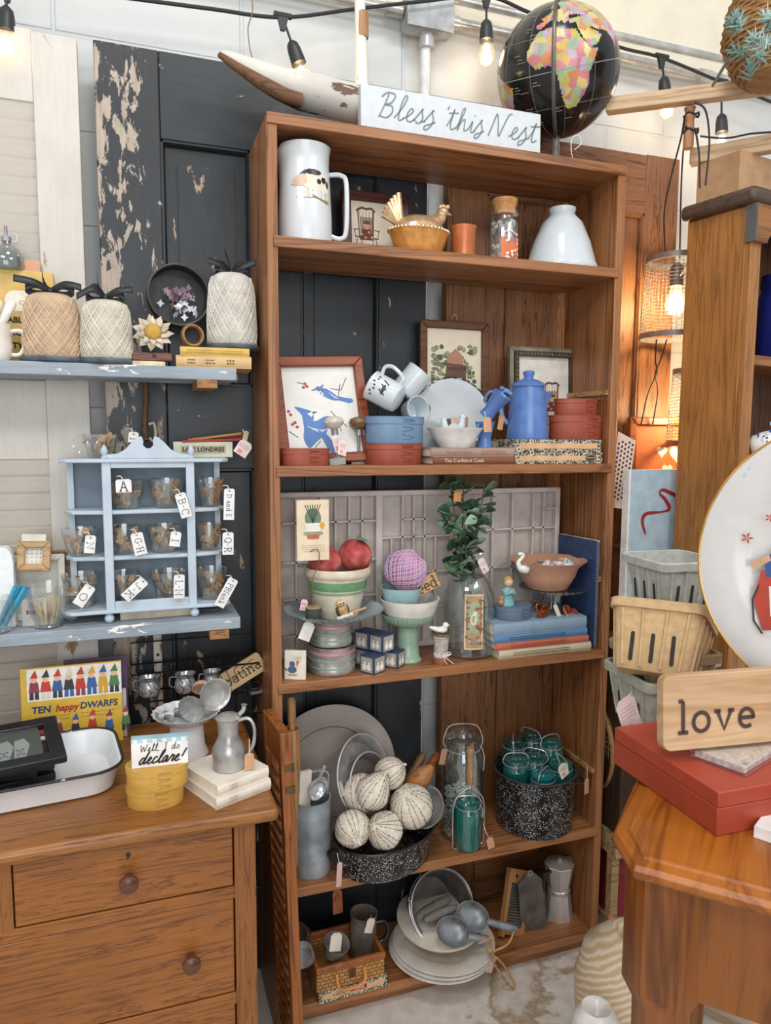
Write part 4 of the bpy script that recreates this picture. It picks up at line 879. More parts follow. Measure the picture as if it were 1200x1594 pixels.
mb = MB(); write(mb, 'patina', .024, -.002, -.010, -.0068, .1, SLAB, tr=.03, stretch=1.05); mb.txt('patina', .006, .028, .015, -.0068); mb.build('lettering', INK, t)
tag(MB().box((0, 0, .004), (.03, .02, .005)).build('tin_scrap', CHROME, None, at(400, 1080, y=yW+.02)+V((-.004, 0, .003)), (.1, 0, .3)), 'crumpled silver foil piece under the patina block', 'foil')
# ================================================================ bookcase, on top
p = at(480, 170, y=.11)
tag(MB().prism([(-.075, 0), (.075, 0), (.075, .018), (-.065, .03)], -.06, .05).build('black_slab', P('2d3133', .6, 0, .2), None, (X(462, .10, ZT), .095, ZT)), 'black painted wooden slab under the weathered wooden bird', 'slab')
wd = peel('white_driftwood', 'd6d1c6', '5c4a38', 'x', .57, 16, None, .7, 'c3beb4')
pts = [at(342, 82, y=.09), at(385, 106, y=.09), at(440, 132, y=.095), at(505, 152, y=.10), at(562, 166, y=.10)]
c0 = pts[3]; q = [p_-c0 for p_ in pts]; k_ = mpp(c0)
t = thing('wooden_bird', 'weathered white wooden bird with a long pointed brown beak', 'decoy', c0)
cv = smooth(q, 5); MB().tube(cv, [k_*(3+31*min(1, i/14)**.75) for i in range(len(cv))], 16, sy=.85).build('body', wd, t)
MB().tube([a+V((-.002, -.006-.02*min(1, i/10), -.006-.026*min(1, i/10))) for i, a in enumerate(cv[:13])], [k_*(4+7*min(1, i/8)) for i in range(13)], 10).build('beak', wood('7a5434', '4a2f1a', 'x', .7, 2), t)
MB().tube(smooth([at(392, 0, y=.11)-c0, at(393, 20, y=.11)-c0, at(386, 45, y=.11)-c0, at(391, 85, y=.10)-c0, q[1]+V((.02, 0, .01))], 6), .0012, 6).build('hanging_wire', P('7a6a55', .5, .6), t)
# sign
yS = .035; xl, xr = X(562, yS, ZT+.05), X(842, yS, ZT+.05); w = xr-xl; h = at(567, 129, y=yS).z-ZT
t = thing('word_sign', 'long white painted block sign reading Bless this Nest on the bookcase', 'sign', ((xl+xr)/2, yS, ZT), rot=(-.03, 0, 0))
MB().box((0, .011, h/2), (w, .022, h)).build('block', P('cdd3d6', .6, 0, .03, .1, 50), t, bevel=.0015)
mb = MB(); write(mb, 'BlesS', h*.52, -w*.275, h*.38, -.0008, .06, SCRIPT, .3, tr=.03, stretch=1.05); write(mb, "'thiS", h*.5, w*.045, h*.36, -.0008, .06, SCRIPT, .25, tr=.03); write(mb, 'NeSt', h*.5, w*.325, h*.36, -.0008, .065, SCRIPT, .3, tr=.03, stretch=1.05)
mb.build('lettering', P('7d868a', .6), t)
# globe
yG = .10; gc = at(868, 113, y=yG); R = 93*mpp(gc)
def globe_mat():
    t = NT('globe_paper'); co = t.coords(); n = t.noise(co, 9, 5, .55, .3); nv = t.n('ShaderNodeTexVoronoi'); nv.inputs['Scale'].default_value = 34; t.l(co, nv.inputs['Vector'])
    t.set(lin('191817'), .18); return t.mat
def land(h): return P(h, .3)
t = thing('globe', 'large black globe with coloured continents on a wire meridian stand', 'globe', (gc.x, gc.y, ZT))
g = MB().ball((0, 0, 0), R, 64).build('sphere', globe_mat(), t, (0, 0, gc.z-ZT))
def sph(lat, lon, r): 
    a, b = math.radians(lat), math.radians(lon); return V((r*math.cos(a)*math.cos(b), r*math.cos(a)*math.sin(b), r*math.sin(a)))
LANDS = [ # (outline in lon,lat) and cell colours
 [(-17, 15), (-16, 21), (-10, 30), (-6, 35), (10, 37), (20, 32), (32, 31), (36, 22), (43, 12), (51, 11), (44, 0), (40, -6), (40, -15), (35, -24), (28, -33), (19, -34), (14, -22), (12, -8), (9, 2), (5, 5), (-8, 5), (-13, 9)],
 [(-9, 38), (-9, 43), (-1, 44), (-4, 48), (3, 51), (8, 54), (9, 57), (14, 55), (22, 56), (24, 60), (22, 64), (15, 60), (11, 58), (6, 60), (12, 66), (20, 70), (30, 70), (42, 67), (60, 69), (75, 72), (95, 76), (95, 50), (75, 45), (55, 46), (50, 42), (38, 45), (30, 46), (28, 41), (23, 37), (20, 41), (16, 40), (13, 45), (8, 44), (2, 41), (-4, 37)],
 [(35, 36), (28, 37), (28, 41), (42, 42), (50, 42), (55, 46), (75, 45), (95, 50), (95, 26), (88, 22), (80, 14), (77, 8), (73, 18), (67, 25), (57, 26), (50, 30), (48, 29), (56, 24), (59, 21), (52, 15), (43, 13), (38, 21), (35, 29)],
 [(-35, -6), (-37, -13), (-40, -22), (-48, -27), (-55, -34), (-63, -41), (-70, -50), (-75, -45), (-72, -20), (-80, -4), (-77, 8), (-62, 10), (-50, 2)]]
PASTEL = ['cfa851', 'c97f80', 'adb46c', 'b9a3b5', 'c98650', 'cbc07c', 'bd7488', '98ab90']
def inside(x, y, poly):
    c = False; j = len(poly)-1
    for i in range(len(poly)):
        if (poly[i][1] > y) != (poly[j][1] > y) and x < (poly[j][0]-poly[i][0])*(y-poly[i][1])/(poly[j][1]-poly[i][1])+poly[i][0]: c = not c
        j = i
    return c
rn = random.Random(11); mb = MB(); L0 = -136
_c = V((CAM.x-gc.x, CAM.y-gc.y, 0)).normalized(); M0 = Matrix.Rotation(.12, 4, _c) @ Matrix.Rotation(math.radians(23), 4, V((0, 0, 1)).cross(_c))
for li, poly in enumerate(LANDS):
    seeds = [(rn.uniform(-80, 95), rn.uniform(-50, 75), rn.randrange(8)) for _ in range(420)]
    st = 1.2; lat = -54
    while lat < 77:
        lon = -82
        while lon < 96:
            jx, jy = rn.uniform(-.3, .3), rn.uniform(-.3, .3)
            if inside(lon+jx, lat+jy, poly):
                ci = min(seeds, key=lambda s_: (s_[0]-lon-jx)**2+(s_[1]-lat-jy)**2)[2]; rr = R*1.0012
                mb.add([sph(lat-st/2, lon-st/2+L0, rr), sph(lat-st/2, lon+st/2+L0, rr), sph(lat+st/2, lon+st/2+L0, rr), sph(lat+st/2, lon-st/2+L0, rr)], [(0, 1, 2, 3)], M0, ci)
            lon += st
        lat += st
mb.build('continents', [land(q) for q in PASTEL], g)
mb = MB()
for lat in (-30, 0, 30, 60): mb.tube([sph(lat, lon, R*1.0008) for lon in range(0, 360, 6)], .0004 if lat else .0009, 4, True, M0)
for lon in range(0, 360, 30): mb.tube([sph(lat, lon, R*1.0008) for lat in range(-84, 85, 6)], .0004, 4, False, M0)
for i in range(46):
    la, lo = rn.uniform(-45, 55), rn.uniform(150, 330)
    if not any(inside(lo-L0-360 if lo-L0 > 180 else lo-L0, la, q) for q in LANDS):
        for k in range(rn.randint(1, 2)): mb.tube([sph(la-2.5*k, lo+j*1.5, R*1.0008) for j in range(rn.randint(3, 7))], .0007, 4, False, M0)
mb.build('graticule', P('9c988c', .4), g)
mb = MB(); mb.tube([((R+.008)*math.sin(a)*(_c.x-.06), (R+.008)*math.sin(a)*(_c.y+.03), (R+.008)*math.cos(a)) for a in [PI*i/24 for i in range(25)]], .0045, 8, sy=.5); q = mb.build('meridian_arm', metal('6b6660', .35), t, (0, 0, gc.z-ZT))
mb = MB(); zb2 = gc.z-ZT-R; mb.lathe([(.0002, 0), (.07, 0), (.072, .004), (.03, .010), (.012, .016), (.008, zb2-.004), (.0002, zb2-.002)], 32); mb.build('foot', metal('6b6862', .35), t)
MB().tube(smooth([(.004, -.075, .03), (.02, -.078, .045), (.012, -.078, .062), (-.006, -.078, .05), (-.004, -.076, .02), (.006, -.074, .004)], 6), .0009, 5).build('tag_string', TWINE, t)
tag(MB().box((0, 0, .001), (.035, .02, .0012)).build('paper_tag', P('d9d6cf', .8), None, (gc.x+.045, .02, ZT)), 'small printed paper tag lying by the globe foot', 'tag')
# painted pole behind the sign
p = at(566, 150, y=.12)
t = thing('wooden_pole', 'slender old wooden pole in flaking white paint behind the sign', 'pole', (p.x, .12, ZT))
pz = [at(565, v, y=.12).z-ZT for v in (150, 90, 45, 20, -40)]
MB().lathe([(.016, 0), (.0165, pz[0]), (.014, pz[1]), (.012, pz[2]), (.0115, pz[4]), (.0002, pz[4]+.001)], 16).build('shaft', peel('pole_paint', 'e6e2d8', '6b5a48', 'z', .6, 40), t, rot=(0, -.03, 0))
MB().lathe([(.0135, 0), (.0145, .003), (.0145, pz[3]-pz[2]-.003+.02), (.0135, pz[3]-pz[2]+.02)], 16).build('collar', wood('c4935e', '8a5e34', 'z', .5), t, (-.004, 0, pz[2]-.02))

# ================================================================ top compartment
yA = .072
x, r, h = ext(430, 520, yA, Z2, 233); EN2 = P('d3d8da', .15, 0, .02)
t = thing('enamel_pitcher', 'tall white enamel pitcher printed with a spotted pig', 'pitcher', (x, yA, Z2)); R0 = r*.92
sp = lambda a, k: .22*max(0, math.cos(a-PI))**5 if k == 6 else (.10*max(0, math.cos(a-PI))**4 if k == 5 else 0)
MB().shell([(R0*1.0, 0), (R0*1.01, .003), (R0, h*.3), (R0*.95, h*.6), (R0*.90, h*.82), (R0*.92, h*.93), (R0*.97, h)], .002, n=48, wob=sp).build('pitcher_body', EN2, t)
MB().tube(smooth([(R0*.9, 0, h*.75), (R0*1.35, 0, h*.75), (R0*1.55, 0, h*.66), (R0*1.55, 0, h*.2), (R0*1.35, 0, h*.1), (R0*.98, 0, h*.12)], 6), .0052, 8).build('handle', EN2, t, rot=(0, 0, -.25))
def wrap(pts, R_, a0=-PI/2): return [(R_*math.cos(a0+x/R_), R_*math.sin(a0+x/R_), z) for x, z in pts]
def wflat(mb, pts, R_, a0, mi=0, rfun=None):
    n = len(pts); cx = sum(p[0] for p in pts)/n; cz = sum(p[1] for p in pts)/n
    allp = [(cx, cz)]+list(pts); vs = []
    ring2 = [((p[0]+cx)/2, (p[1]+cz)/2) for p in pts]; allp = [(cx, cz)]+ring2+list(pts)
    for x_, z_ in allp:
        q = rfun(z_) if rfun else R_; q += .0004*(mi+1)*.6+.0009; vs.append((q*math.cos(a0+x_/R_), q*math.sin(a0+x_/R_), z_))
    fs = [(0, 1+i, 1+(i+1) % n) for i in range(n)]+[(1+i, 1+n+i, 1+n+(i+1) % n, 1+(i+1) % n) for i in range(n)]
    mb.add(vs, fs, None, mi)
rf = lambda z: R0*(1-.05*max(0, z/h-.3)/.3) if z < h*.6 else R0*(.95-.05*(z/h-.6)/.22)
mb = MB(); k = .054; zc = h*.60
def S2(l): return [(a*k, zc+b*k) for a, b in l]
wflat(mb, S2([(-.75, -.62), (.6, -.75), (.75, -.62), (-.1, -.48)]), R0, -1.42, 0, rf)
wflat(mb, S2([(-.4, .32), (-.1, .42), (.4, .36), (.68, .1), (.68, -.25), (.5, -.38), (-.1, -.34), (-.45, -.2), (-.55, .05)]), R0, -1.42, 1, rf)
wflat(mb, S2([(-.95, -.12), (-.88, .05), (-.6, .26), (-.35, .28), (-.3, -.05), (-.5, -.2), (-.8, -.18)]), R0, -1.42, 2, rf)
for xx in (-.4, -.18, .35, .58): wflat(mb, S2([(xx-.07, -.25), (xx+.07, -.25), (xx+.05, -.62), (xx-.05, -.62)]), R0, -1.42, 1, rf)
for a, b, c_, d in ((-.05, .34, .36, .11), (.42, .1, .13, .12), (.18, .02, .1, .1), (.62, -.02, .07, .14)): wflat(mb, S2([(a+c_*math.cos(i*.7), b+d*math.sin(i*.7)) for i in range(9)]), R0, -1.42, 3, rf)
wflat(mb, S2([(-.62, .24), (-.4, .40), (-.34, .24)]), R0, -1.42, 3, rf)
mb.build('pig_print', [P('8f8a55', .4), P('e6dcc8', .3), P('d6b79c', .3), P('24242a', .3)], t)
# rocking chair picture
def picture(label, quad_c, w, h, bar, d, fm, rot, back='ece5d6', name='framed_picture', cat='picture', ribs=None):
    t = thing(name, label, cat, quad_c, rot=rot); f = frame_box(t, w, h, d, bar, fm)
    MB().box((0, d*.15, 0), (w-bar*1.9, .002, h-bar*1.9)).build('print', P(back, .6, 0, .03), t); return t, d*.15-.0012
def chair_art(t, y, k, cx=0, cz=0):
    mb = MB(); b = 0
    for x0, z0, x1, z1, w_ in ((-.30, -.35, -.36, .75, .05), (.26, -.35, .30, .75, .05), (-.5, -.30, .5, -.34, .05), (-.4, -.36, -.5, -.95, .04), (.38, -.36, .5, -.95, .04), (-.2, -.36, -.25, -.85, .03), (.25, -.36, .28, -.85, .03), (-.46, -.66, .46, -.66, .03), (-.52, -.05, -.46, -.32, .03), (.52, -.05, .46, -.32, .03), (-.55, -.03, -.3, 0, .04), (.55, -.03, .3, 0, .04)):
        mb.ribbon([(cx+x0*k, cz+z0*k), (cx+x1*k, cz+z1*k)], w_*k, y)
    for i in range(5): mb.ribbon([(cx+(-.24+.12*i)*k, cz-.3*k), (cx+(-.28+.135*i)*k, cz+.72*k)], .02*k, y)
    mb.ribbon(smooth([(cx-.42*k, cz+.72*k, 0), (cx-.2*k, cz+.86*k, 0), (cx, cz+.82*k, 0), (cx+.2*k, cz+.86*k, 0), (cx+.36*k, cz+.72*k, 0)], 4), .09*k, y); mb.ribbon(smooth([(cx-.75*k, cz-.92*k, 0), (cx, cz-1.0*k, 0), (cx+.8*k, cz-.88*k, 0)], 5), .05*k, y)
    mb.flat([(cx-.24*k, cz-.1*k), (cx+.24*k, cz-.1*k), (cx+.26*k, cz+.5*k), (cx-.28*k, cz+.5*k)], y+.0002, mi=1)
    mb.flat(arc(cx, cz+.16*k, .15*k, .16*k, 0, 350, 12), y-.0002, mi=2); mb.flat([(cx-.18*k, cz+.02*k), (cx+.18*k, cz+.02*k), (cx+.3*k, cz-.42*k), (cx-.3*k, cz-.42*k)], y-.0001, mi=3)
    mb.flat(arc(cx, cz+.22*k, .16*k, .15*k, 0, 180, 8), y-.0003, mi=0)
    for a, b_ in ((-.2, -.2), (.1, -.1), (.22, -.3), (-.05, -.32)): mb.flat(arc(cx+a*k, cz+b_*k, .06*k, .05*k, 0, 350, 8), y-.0003, mi=2)
    mb.build('illustration', [P('6b4226', .6), P('c9a55e', .6), P('d99a7a', .6), P('6b3d35', .6)], t)
p = at(570, 325, y=.165)
t, ya = picture('print of a child in a rocking chair in a dark frame behind the pitcher', (X(585, .17, Z2), .172, Z2+.083), .165, .165, .022, .014, wood('5a2c1c', '2e150c', 'x', .4, 1.5), (-.10, 0, 0), 'e9ddc8')
chair_art(t, ya, .058, -.022, -.004)
# hen on nest
yH = .075
x, r, h = ext(603, 700, yH, Z2, 362)
AM = P('d9984f', .12, .25, .12, .1, 60); AML = P('d8b58a', .12, .5, .15, .1, 60)
t = thing('hen_dish', 'amber carnival glass hen sitting on a ribbed nest dish', 'dish', (x, yH, Z2))
MB().shell([(r*.68, 0), (r*.72, .003), (r*.85, h*.5), (r*.98, h*.93), (r*1.02, h)], .003, n=64, sy=.72, wob=lambda a, k: .012*math.cos(32*a)*(k > 1)).build('nest', AM, t)
mb = MB()
for i in range(44): a = 2*PI*i/44; mb.ball((r*1.0*math.cos(a), r*.73*math.sin(a), h), .0034, 8)
mb.build('beaded_rim', AML, t)
hh = at(690, 325, y=yH).z-Z2
MB().lathe([(r*.9, h), (r*.86, h+.010), (r*.7, h+.024), (r*.4, h+.034), (.0002, h+.036)], 40, sy=.66).build('body', AML, t)
MB().tube(smooth([(r*.45, 0, h+.02), (r*.72, 0, h+.035), (r*.78, 0, hh-.012), (r*.86, 0, hh-.006)], 6), [.020, .019, .018, .017, .016, .015, .0145, .014, .0135, .0125, .0125, .0125, .0125, .0125, .013, .0125, .012, .0115, .011], 12).build('neck', AML, t)
mb = MB(); mb.ball((r*.84, 0, hh-.008), .0125, 16); mb.lathe([(.0055, 0), (.003, .008), (.0002, .013)], 10, M=T((r*.84+.010, 0, hh-.010), 0, PI/2+.2))
for i in range(4): mb.ball((r*.76+.006*i, 0, hh+.004+.002*(i % 2)), .0045, 8, sc=(1, .4, 1.2))
mb.build('head', AML, t)
mb = MB()
for i in range(7):
    a = math.radians(100+i*9); mb.tube([(-r*.62, (i-3)*.0015, h+.012), (-r*.62+.055*math.cos(a)*(1-.03*i), (i-3)*.003, h+.012+.066*math.sin(a)*(1-.045*i))], [.006, .0065], 8)
mb.build('tail', AML, t)
x, r, h = ext(700, 741, .085, Z2, 354)
t = thing('copper_cup', 'plain copper coloured cup between the hen and the candy jar', 'cup', (x, .085, Z2)); MB().shell([(r*.9, 0), (r*.92, .002), (r*.96, h*.93), (r*1.04, h*.98), (r*1.04, h)], .0015, n=36).build('cup_body', P('d07c4c', .3, .35, .1), t)
# candy jar
x, r, h = ext(762, 805, .07, Z2, 332)
t = thing('corked_jar', 'slim glass jar of white sweets with orange print and a cork', 'jar', (x, .07, Z2))
MB().shell([(r*.97, 0), (r, .003), (r, h*.8), (r*.88, h*.9), (r*1.06, h*.94), (r*1.06, h)], .002, n=40).build('jar_body', GL, t)
MB().lathe([(r*.62, h-.006), (r*.78, h-.004), (r*.8, h+.012), (r*.92, h+.022), (r*.92, h+.03), (.0002, h+.0302)], 32).build('cork', P('b9854f', .8, 0, .2, .2, 60), t)
mb = MB(); a0 = -1.45
wflat(mb, [(-.026, .005), (.026, .005), (.026, h*.5), (-.026, h*.5)], r, a0, 0); mb2 = MB()
for i in range(16):
    cx_, cz_ = random.uniform(-.022, .022), random.uniform(.01, h*.45); wflat(mb2, arc(cx_, cz_, random.uniform(.002, .005), random.uniform(.002, .004), 0, 320, 7), r, a0, 1)
for i in range(9): wflat(mb2, arc(-.018+.0045*i, h*.58+.004*math.sin(i*.7), .0018, .003, 0, 320, 6), r, a0, 1)
mb.build('orange_print', P('d9743c', .5), t); mb2.build('white_print', [P('d9743c', .5), P('e9e2d8', .5)], t)
mb = MB()
for i in range(70): a = random.random()*6.28; q = r*.84*math.sqrt(random.random()); mb.box((0, 0, 0), (.009, .007, .005), T((q*math.cos(a), q*math.sin(a), random.uniform(.006, h*.82)), random.random()*3, random.random()*3, a))
o = mb.build('wrapped_sweets', P('e6e4e0', .5), None, t.location); tag(o, 'white wrapped sweets filling the corked jar', 'sweets'); o['kind'] = 'stuff'
# lamp shade
x, r, h = ext(815, 930, .09, Z2, 325)
t = thing('milk_glass_lampshade', 'white milk glass lamp shade standing with its wide rim down', 'lamp shade', (x, .09, Z2)); MG = P('cbd3d6', .12, 0, .02)
MB().lathe([(r*.94, .001), (r*.97, 0), (r*.985, .006), (r*.96, .014), (r*.93, .018), (r*.77, h*.45), (r*.55, h*.76), (r*.36, h*.88), (r*.33, h*.92), (r*.36, h*.97), (r*.36, h), (r*.30, h)]+[(r*.30, h*.9), (r*.46, h*.76), (r*.70, h*.48), (r*.90, .018), (r*.94, .001)], 64).build('shade_body', MG, t)
price_tag('pale paper tag tucked at the neck of the milk glass shade', at(893, 338, y=.072), .014, .026, (0, -.5, 0), P('e0dccf', .8))

# ================================================================ second compartment (z = Z3)
def on(z, u, y): return V((X(u, y, z), y, z))
# blue jays
xl, xr = X(436, .10, 1.4), X(572, .13, 1.4)
t, ya = picture('blue jay picture in a wide red-brown frame leaning at the left', ((xl+xr)/2-.010, .105, Z3+.121), .213, .245, .022, .02, wood('9c4a22', '6b2c12', 'x', .35, 1.2), (-.24, -.05, .0), 'e6e5df')
def sm(l): return [(p.x, p.y) for p in smooth([(a, b, 0) for a, b in l], 4, True)]
def bird(mb, x, z, k, flip, y):
    f = -1 if flip else 1
    def Q(l): return [(x+f*a*k, z+b*k) for a, b in l]
    mb.flat(sm(Q([(-.5, .25), (-.25, .38), (.1, .2), (.42, -.1), (.46, -.3), (.25, -.32), (-.1, -.2), (-.4, 0)])), y, mi=0)
    mb.flat(Q([(.40, -.08), (1.25, -.25), (1.3, -.42), (1.05, -.5), (.42, -.3)]), y-.0001, mi=0)
    mb.flat(Q([(-.82, .34), (-.62, .5), (-.42, .45), (-.38, .28), (-.55, .2)]), y-.0001, mi=0); mb.flat(Q([(-.5, .46), (-.25, .62), (-.36, .36)]), y-.0002, mi=0)
    mb.flat(Q([(-.56, .2), (-.4, .26), (-.32, .0), (-.44, -.02)]), y-.0003, mi=1); mb.flat(Q([(-.82, .34), (-1.0, .28), (-.76, .26)]), y-.0003, mi=2)
    for i in range(3): mb.ribbon(Q([(.0+.12*i, .12-.1*i), (.3+.1*i, -.2-.02*i)]), .03*k, y-.0004, mi=1)
    mb.ribbon(Q([(-.35, .3), (-.5, .05)]), .04*k, y-.0004, mi=2)
mb = MB(); bird(mb, .022, .035, .042, False, ya); bird2 = Matrix.Translation((0, 0, 0))
def Q2(l): return [(a*.05-.012, b*.05-.045) for a, b in l]
mb.flat(sm(Q2([(-.62, .5), (-.1, .42), (.4, .62), (.95, .5), (.98, .2), (.5, .1), (.3, -.2), (-.1, -.5), (-.5, -.8), (-.72, -.4), (-.66, .1)])), ya, mi=0); mb.flat(sm(Q2([(.05, -.2), (.3, -.15), (.8, -.9), (.98, -1.3), (.7, -1.36), (.35, -.9)])), ya-.0001, mi=0)
mb.flat(sm(Q2([(-.62, .4), (-.72, .75), (-1.0, 1.1), (-.5, .98), (-.2, .82), (-.2, .45)])), ya-.0001, mi=0); mb.flat(Q2([(-.45, .75), (-.1, .9), (-.25, .6)]), ya-.0003, mi=1); mb.flat(Q2([(-.2, .85), (.05, .83), (-.2, .75)]), ya-.0004, mi=2)
for i in range(4): mb.ribbon(Q2([(-.5+.2*i, .2-.1*i), (.0+.15*i, -.1+.05*i)]), .0015, ya-.0004, mi=1)
for l in ([(.066, .075), (.05, .045), (.025, .05)], [(.05, .06), (.042, .03)], [(.02, -.002), (.035, -.02), (.04, -.05)], [(.035, -.02), (.055, -.04)], [(-.07, -.1), (-.03, -.09), (-.01, -.07)], [(-.05, .066), (-.03, .06)], [(-.08, -.045), (-.06, -.06)]): mb.ribbon(l, .0016, ya-.0002, mi=2)
for cx_, cz_ in ((-.032, .062), (-.028, .056), (-.036, .054), (-.076, .0), (-.072, -.008), (-.07, -.03), (-.064, -.026), (-.06, -.036)): mb.flat(arc(cx_, cz_, .004, .0035, 0, 320, 7), ya-.0003, mi=3)
mb.build('illustration', [P('5d83bd', .6), P('e6e8ea', .6), P('33322f', .6), P('b3444a', .6)], t)
RB = '9a4a35'; SB = '6f8ba6'
e_ = ext(437, 514, .032, Z3, 697); shaker('brick red oval box low in front of the blue jay picture', X(476, .032, Z3), .034, Z3, e_[1]*2, .05, at(476, 698, y=.01).z-Z3, RB, lidh=.35)
x = X(614, .06, Z3); e_ = ext(568, 661, .06, Z3, 690); hb = at(614, 690, y=.02).z-Z3
shaker('brick red oval box under the slate blue oval box', x, .065, Z3, e_[1]*2, .09, hb, RB)
hb2 = at(614, 648, y=.02).z-Z3-hb
shaker('slate blue oval box stacked on the brick red oval box', x+.001, .065, Z3+hb+.0003, e_[1]*2.06, .094, hb2, SB)
# mashers
for u, vt, lb, dx in ((518, 652, 'cream knob food chopper with a worn blade by the blue jay picture', 0), (551, 653, 'brown knob food chopper standing behind the cream knob one', 1)):
    y = .045+.035*dx; c = on(Z3, u+8, y); h = at(u, vt, y=y).z-Z3
    t = thing('food_chopper', lb, 'chopper', c, rot=(0, -.10 if not dx else -.02, 0))
    k = 1
    MB().lathe([(.0002, h-.022), (.008, h-.022), (.019, h-.014), (.022, h-.006), (.018, h+.002), (.008, h+.006), (.0002, h+.0065)], 28).build('knob', P('cfc8b8', .35, 0, .1) if not dx else wood('8a6a48', '5c4028', 'x', .4, 3), t)
    MB().lathe([(.0075, h-.035), (.0075, h-.022)], 12).build('ferrule', ZINC, t); MB().tube([(0, 0, h-.03), (0, 0, .014)], .0034, 8).build('stem', metal('8c8a84', .4), t)
    MB().box((0, 0, .0075), (.036, .0012, .015)).box((0, 0, .0155), (.012, .006, .004)).build('blade', TIN, t)
    if dx: MB().tube([(.012, .002, h-.022), (.016, .002, .03), (.012, .002, .006)], .0025, 6).build('side_rod', CHROME, t)
price_tag('pink and white price tag lying against the food choppers, front', at(534, 688, y=.012), .020, .03, (-.25, .25, .2), P('e3cfca', .8), None, 1); price_tag('pink and white price tag behind the front chopper', at(521, 680, y=.035), .016, .034, (-.1, -.25, .1), P('e3d3cd', .8), None, 1)
# mugs
def milk_mug(label, c, r, h, rot, printed=False):
    t = thing('milk_glass_mug', label, 'mug', c, rot=rot); 
    MB().shell([(r*.7, 0), (r*.92, .004), (r, h*.25), (r*1.0, h*.9), (r*1.03, h)], .003, n=40).build('mug_body', MG, t)
    MB().tube(smooth([(r*.95, 0, h*.85), (r*1.5, 0, h*.85), (r*1.72, 0, h*.6), (r*1.4, 0, h*.2), (r*.97, 0, h*.2)], 6), .0045, 8).build('handle', MG, t)
    if printed:
        vd = t.rotation_euler.to_matrix().inverted() @ (CAM-V(c)); pa = math.atan2(vd.y, vd.x)+.1; mb = MB(); [wflat(mb, arc(-.022+.0075*i, h*.80+.004*math.sin(i*2), .0022, .003, 0, 320, 6), r, pa, 0) for i in range(7)]; [wflat(mb, [(a_, h*.38), (a_+.003, h*.38), (a_+.010, h*.6), (a_+.007, h*.6)], r, pa, 0) for a_ in (-.012, .0, .012)]; wflat(mb, arc(0, h*.48, .012, .004, 0, 340, 10), r, pa, 0); mb.build('print', P('3a3c42', .5), t)
    return t
zt = Z3+hb+hb2
ax = V((-.70, .52, .46)).normalized(); hx_ = (V((.15, -.2, 1))-ax*ax.dot(V((.15, -.2, 1)))).normalized(); c = at(622, 623, y=.035); milk_mug('milk glass mug with dark print lying tilted on the slate blue box', c, .0335, .074, Matrix((hx_, ax.cross(hx_), ax)).transposed().to_euler(), True)
c = at(627, 600, y=.11); milk_mug('plain milk glass mug tipped behind the printed mug', c+V((0, .01, -.02)), .032, .07, (.5, .5, .6))
c = at(641, 633, y=.075)
t = thing('milk_glass_cup', 'small milk glass cup on its side, open end forward, on the slate blue box', 'cup', c+V((.002, .03, -.010)), rot=(1.45, 0, .2)); MB().shell([(.016, 0), (.022, .004), (.028, .03), (.030, .045)], .002, n=36).build('cup_body', MG, t)
# enamel plate
yP = .165; pc = at(703, 655, y=yP); R = 58*mpp(pc)*1.12
t = thing('enamel_plate', 'white enamel plate with a chipped black rim standing on edge', 'plate', (pc.x, yP, Z3+R), rot=(PI/2-.14, 0, 0)); R1 = R
MB().lathe([(.0002, 0), (R*.66, 0), (R*.74, .006), (R*.98, .012), (R, .013), (R*.98, .0145), (R*.74, .009), (R*.64, .003), (.0002, .003)], 64).build('plate_body', EN2, t); MB().tube([(R*math.cos(a*PI/32), R*math.sin(a*PI/32), .0135) for a in range(64)], .0026, 6, True).build('rim', peel('chipped_rim', 'd3d3d0', '26272a', 'x', .45, 60), t)
# mill picture
yM = .188; c = at(706, 560, y=yM); w = 112*mpp(c)*1.04; h = 125*mpp(c)
t, ya = picture('country mill watercolour in a brown wooden frame above the enamel plate', (c.x+.002, yM, at(706, 500, y=yM).z-h/2), w, h, .019, .014, wood('6f4222', '3d2210', 'x', .45, 1.5), (-.03, 0, 0), 'dfd3bb')
mb = MB(); rn = random.Random(3)
for i in range(170):
    x_, z_ = rn.uniform(-w*.33, w*.33), rn.uniform(-h*.36, h*.22)
    if abs(x_) < .014 and z_ > -.02 or (x_ < 0 and z_ > h*.12 and i % 3): continue
    mb.flat(arc(x_*.98, z_*1.0-.003, rn.uniform(.003, .010), rn.uniform(.003, .008), 0, 330, 8), ya-.00001*i, mi=rn.choice((0, 0, 1, 2)))
mb.flat([(-.02, -.03), (.024, -.034), (.024, .015), (.004, .034), (-.02, .014)], ya-.002, mi=3); mb.flat([(-.022, -.04), (.032, -.044), (.032, -.006), (-.022, -.002)], ya-.0022, mi=4)
for i in range(6): mb.flat([(-.015+.008*i, -.02), (-.011+.008*i, -.02), (-.011+.008*i, -.012), (-.015+.008*i, -.012)], ya-.0024, mi=5)
mb.v = [(max(-w*.34, min(w*.34, a)), b, max(-h*.37, min(h*.37, c_))) for a, b, c_ in mb.v]
mb.build('illustration', [P('6f7d62', .7), P('525f4c', .7), P('9c9a6c', .7), P('b0826a', .7), P('6b4a40', .7), P('3b2c28', .7)], t)
MB().tube(arc(0, h/2+.008, .007, .009, -30, 210, 10) and [(a, 0, b) for a, b in arc(0, h/2+.008, .007, .009, -30, 210, 10)], .0014, 6).build('hanging_ring', metal('b9a98a', .3), t)
tag(MB().box((0, 0, .02), (.03, .001, .04)).build('paper_card', P('e3ddcf', .8), None, (X(657, .180, Z3), .177, Z3+.155)), 'small white paper card tucked under the mill picture', 'card')
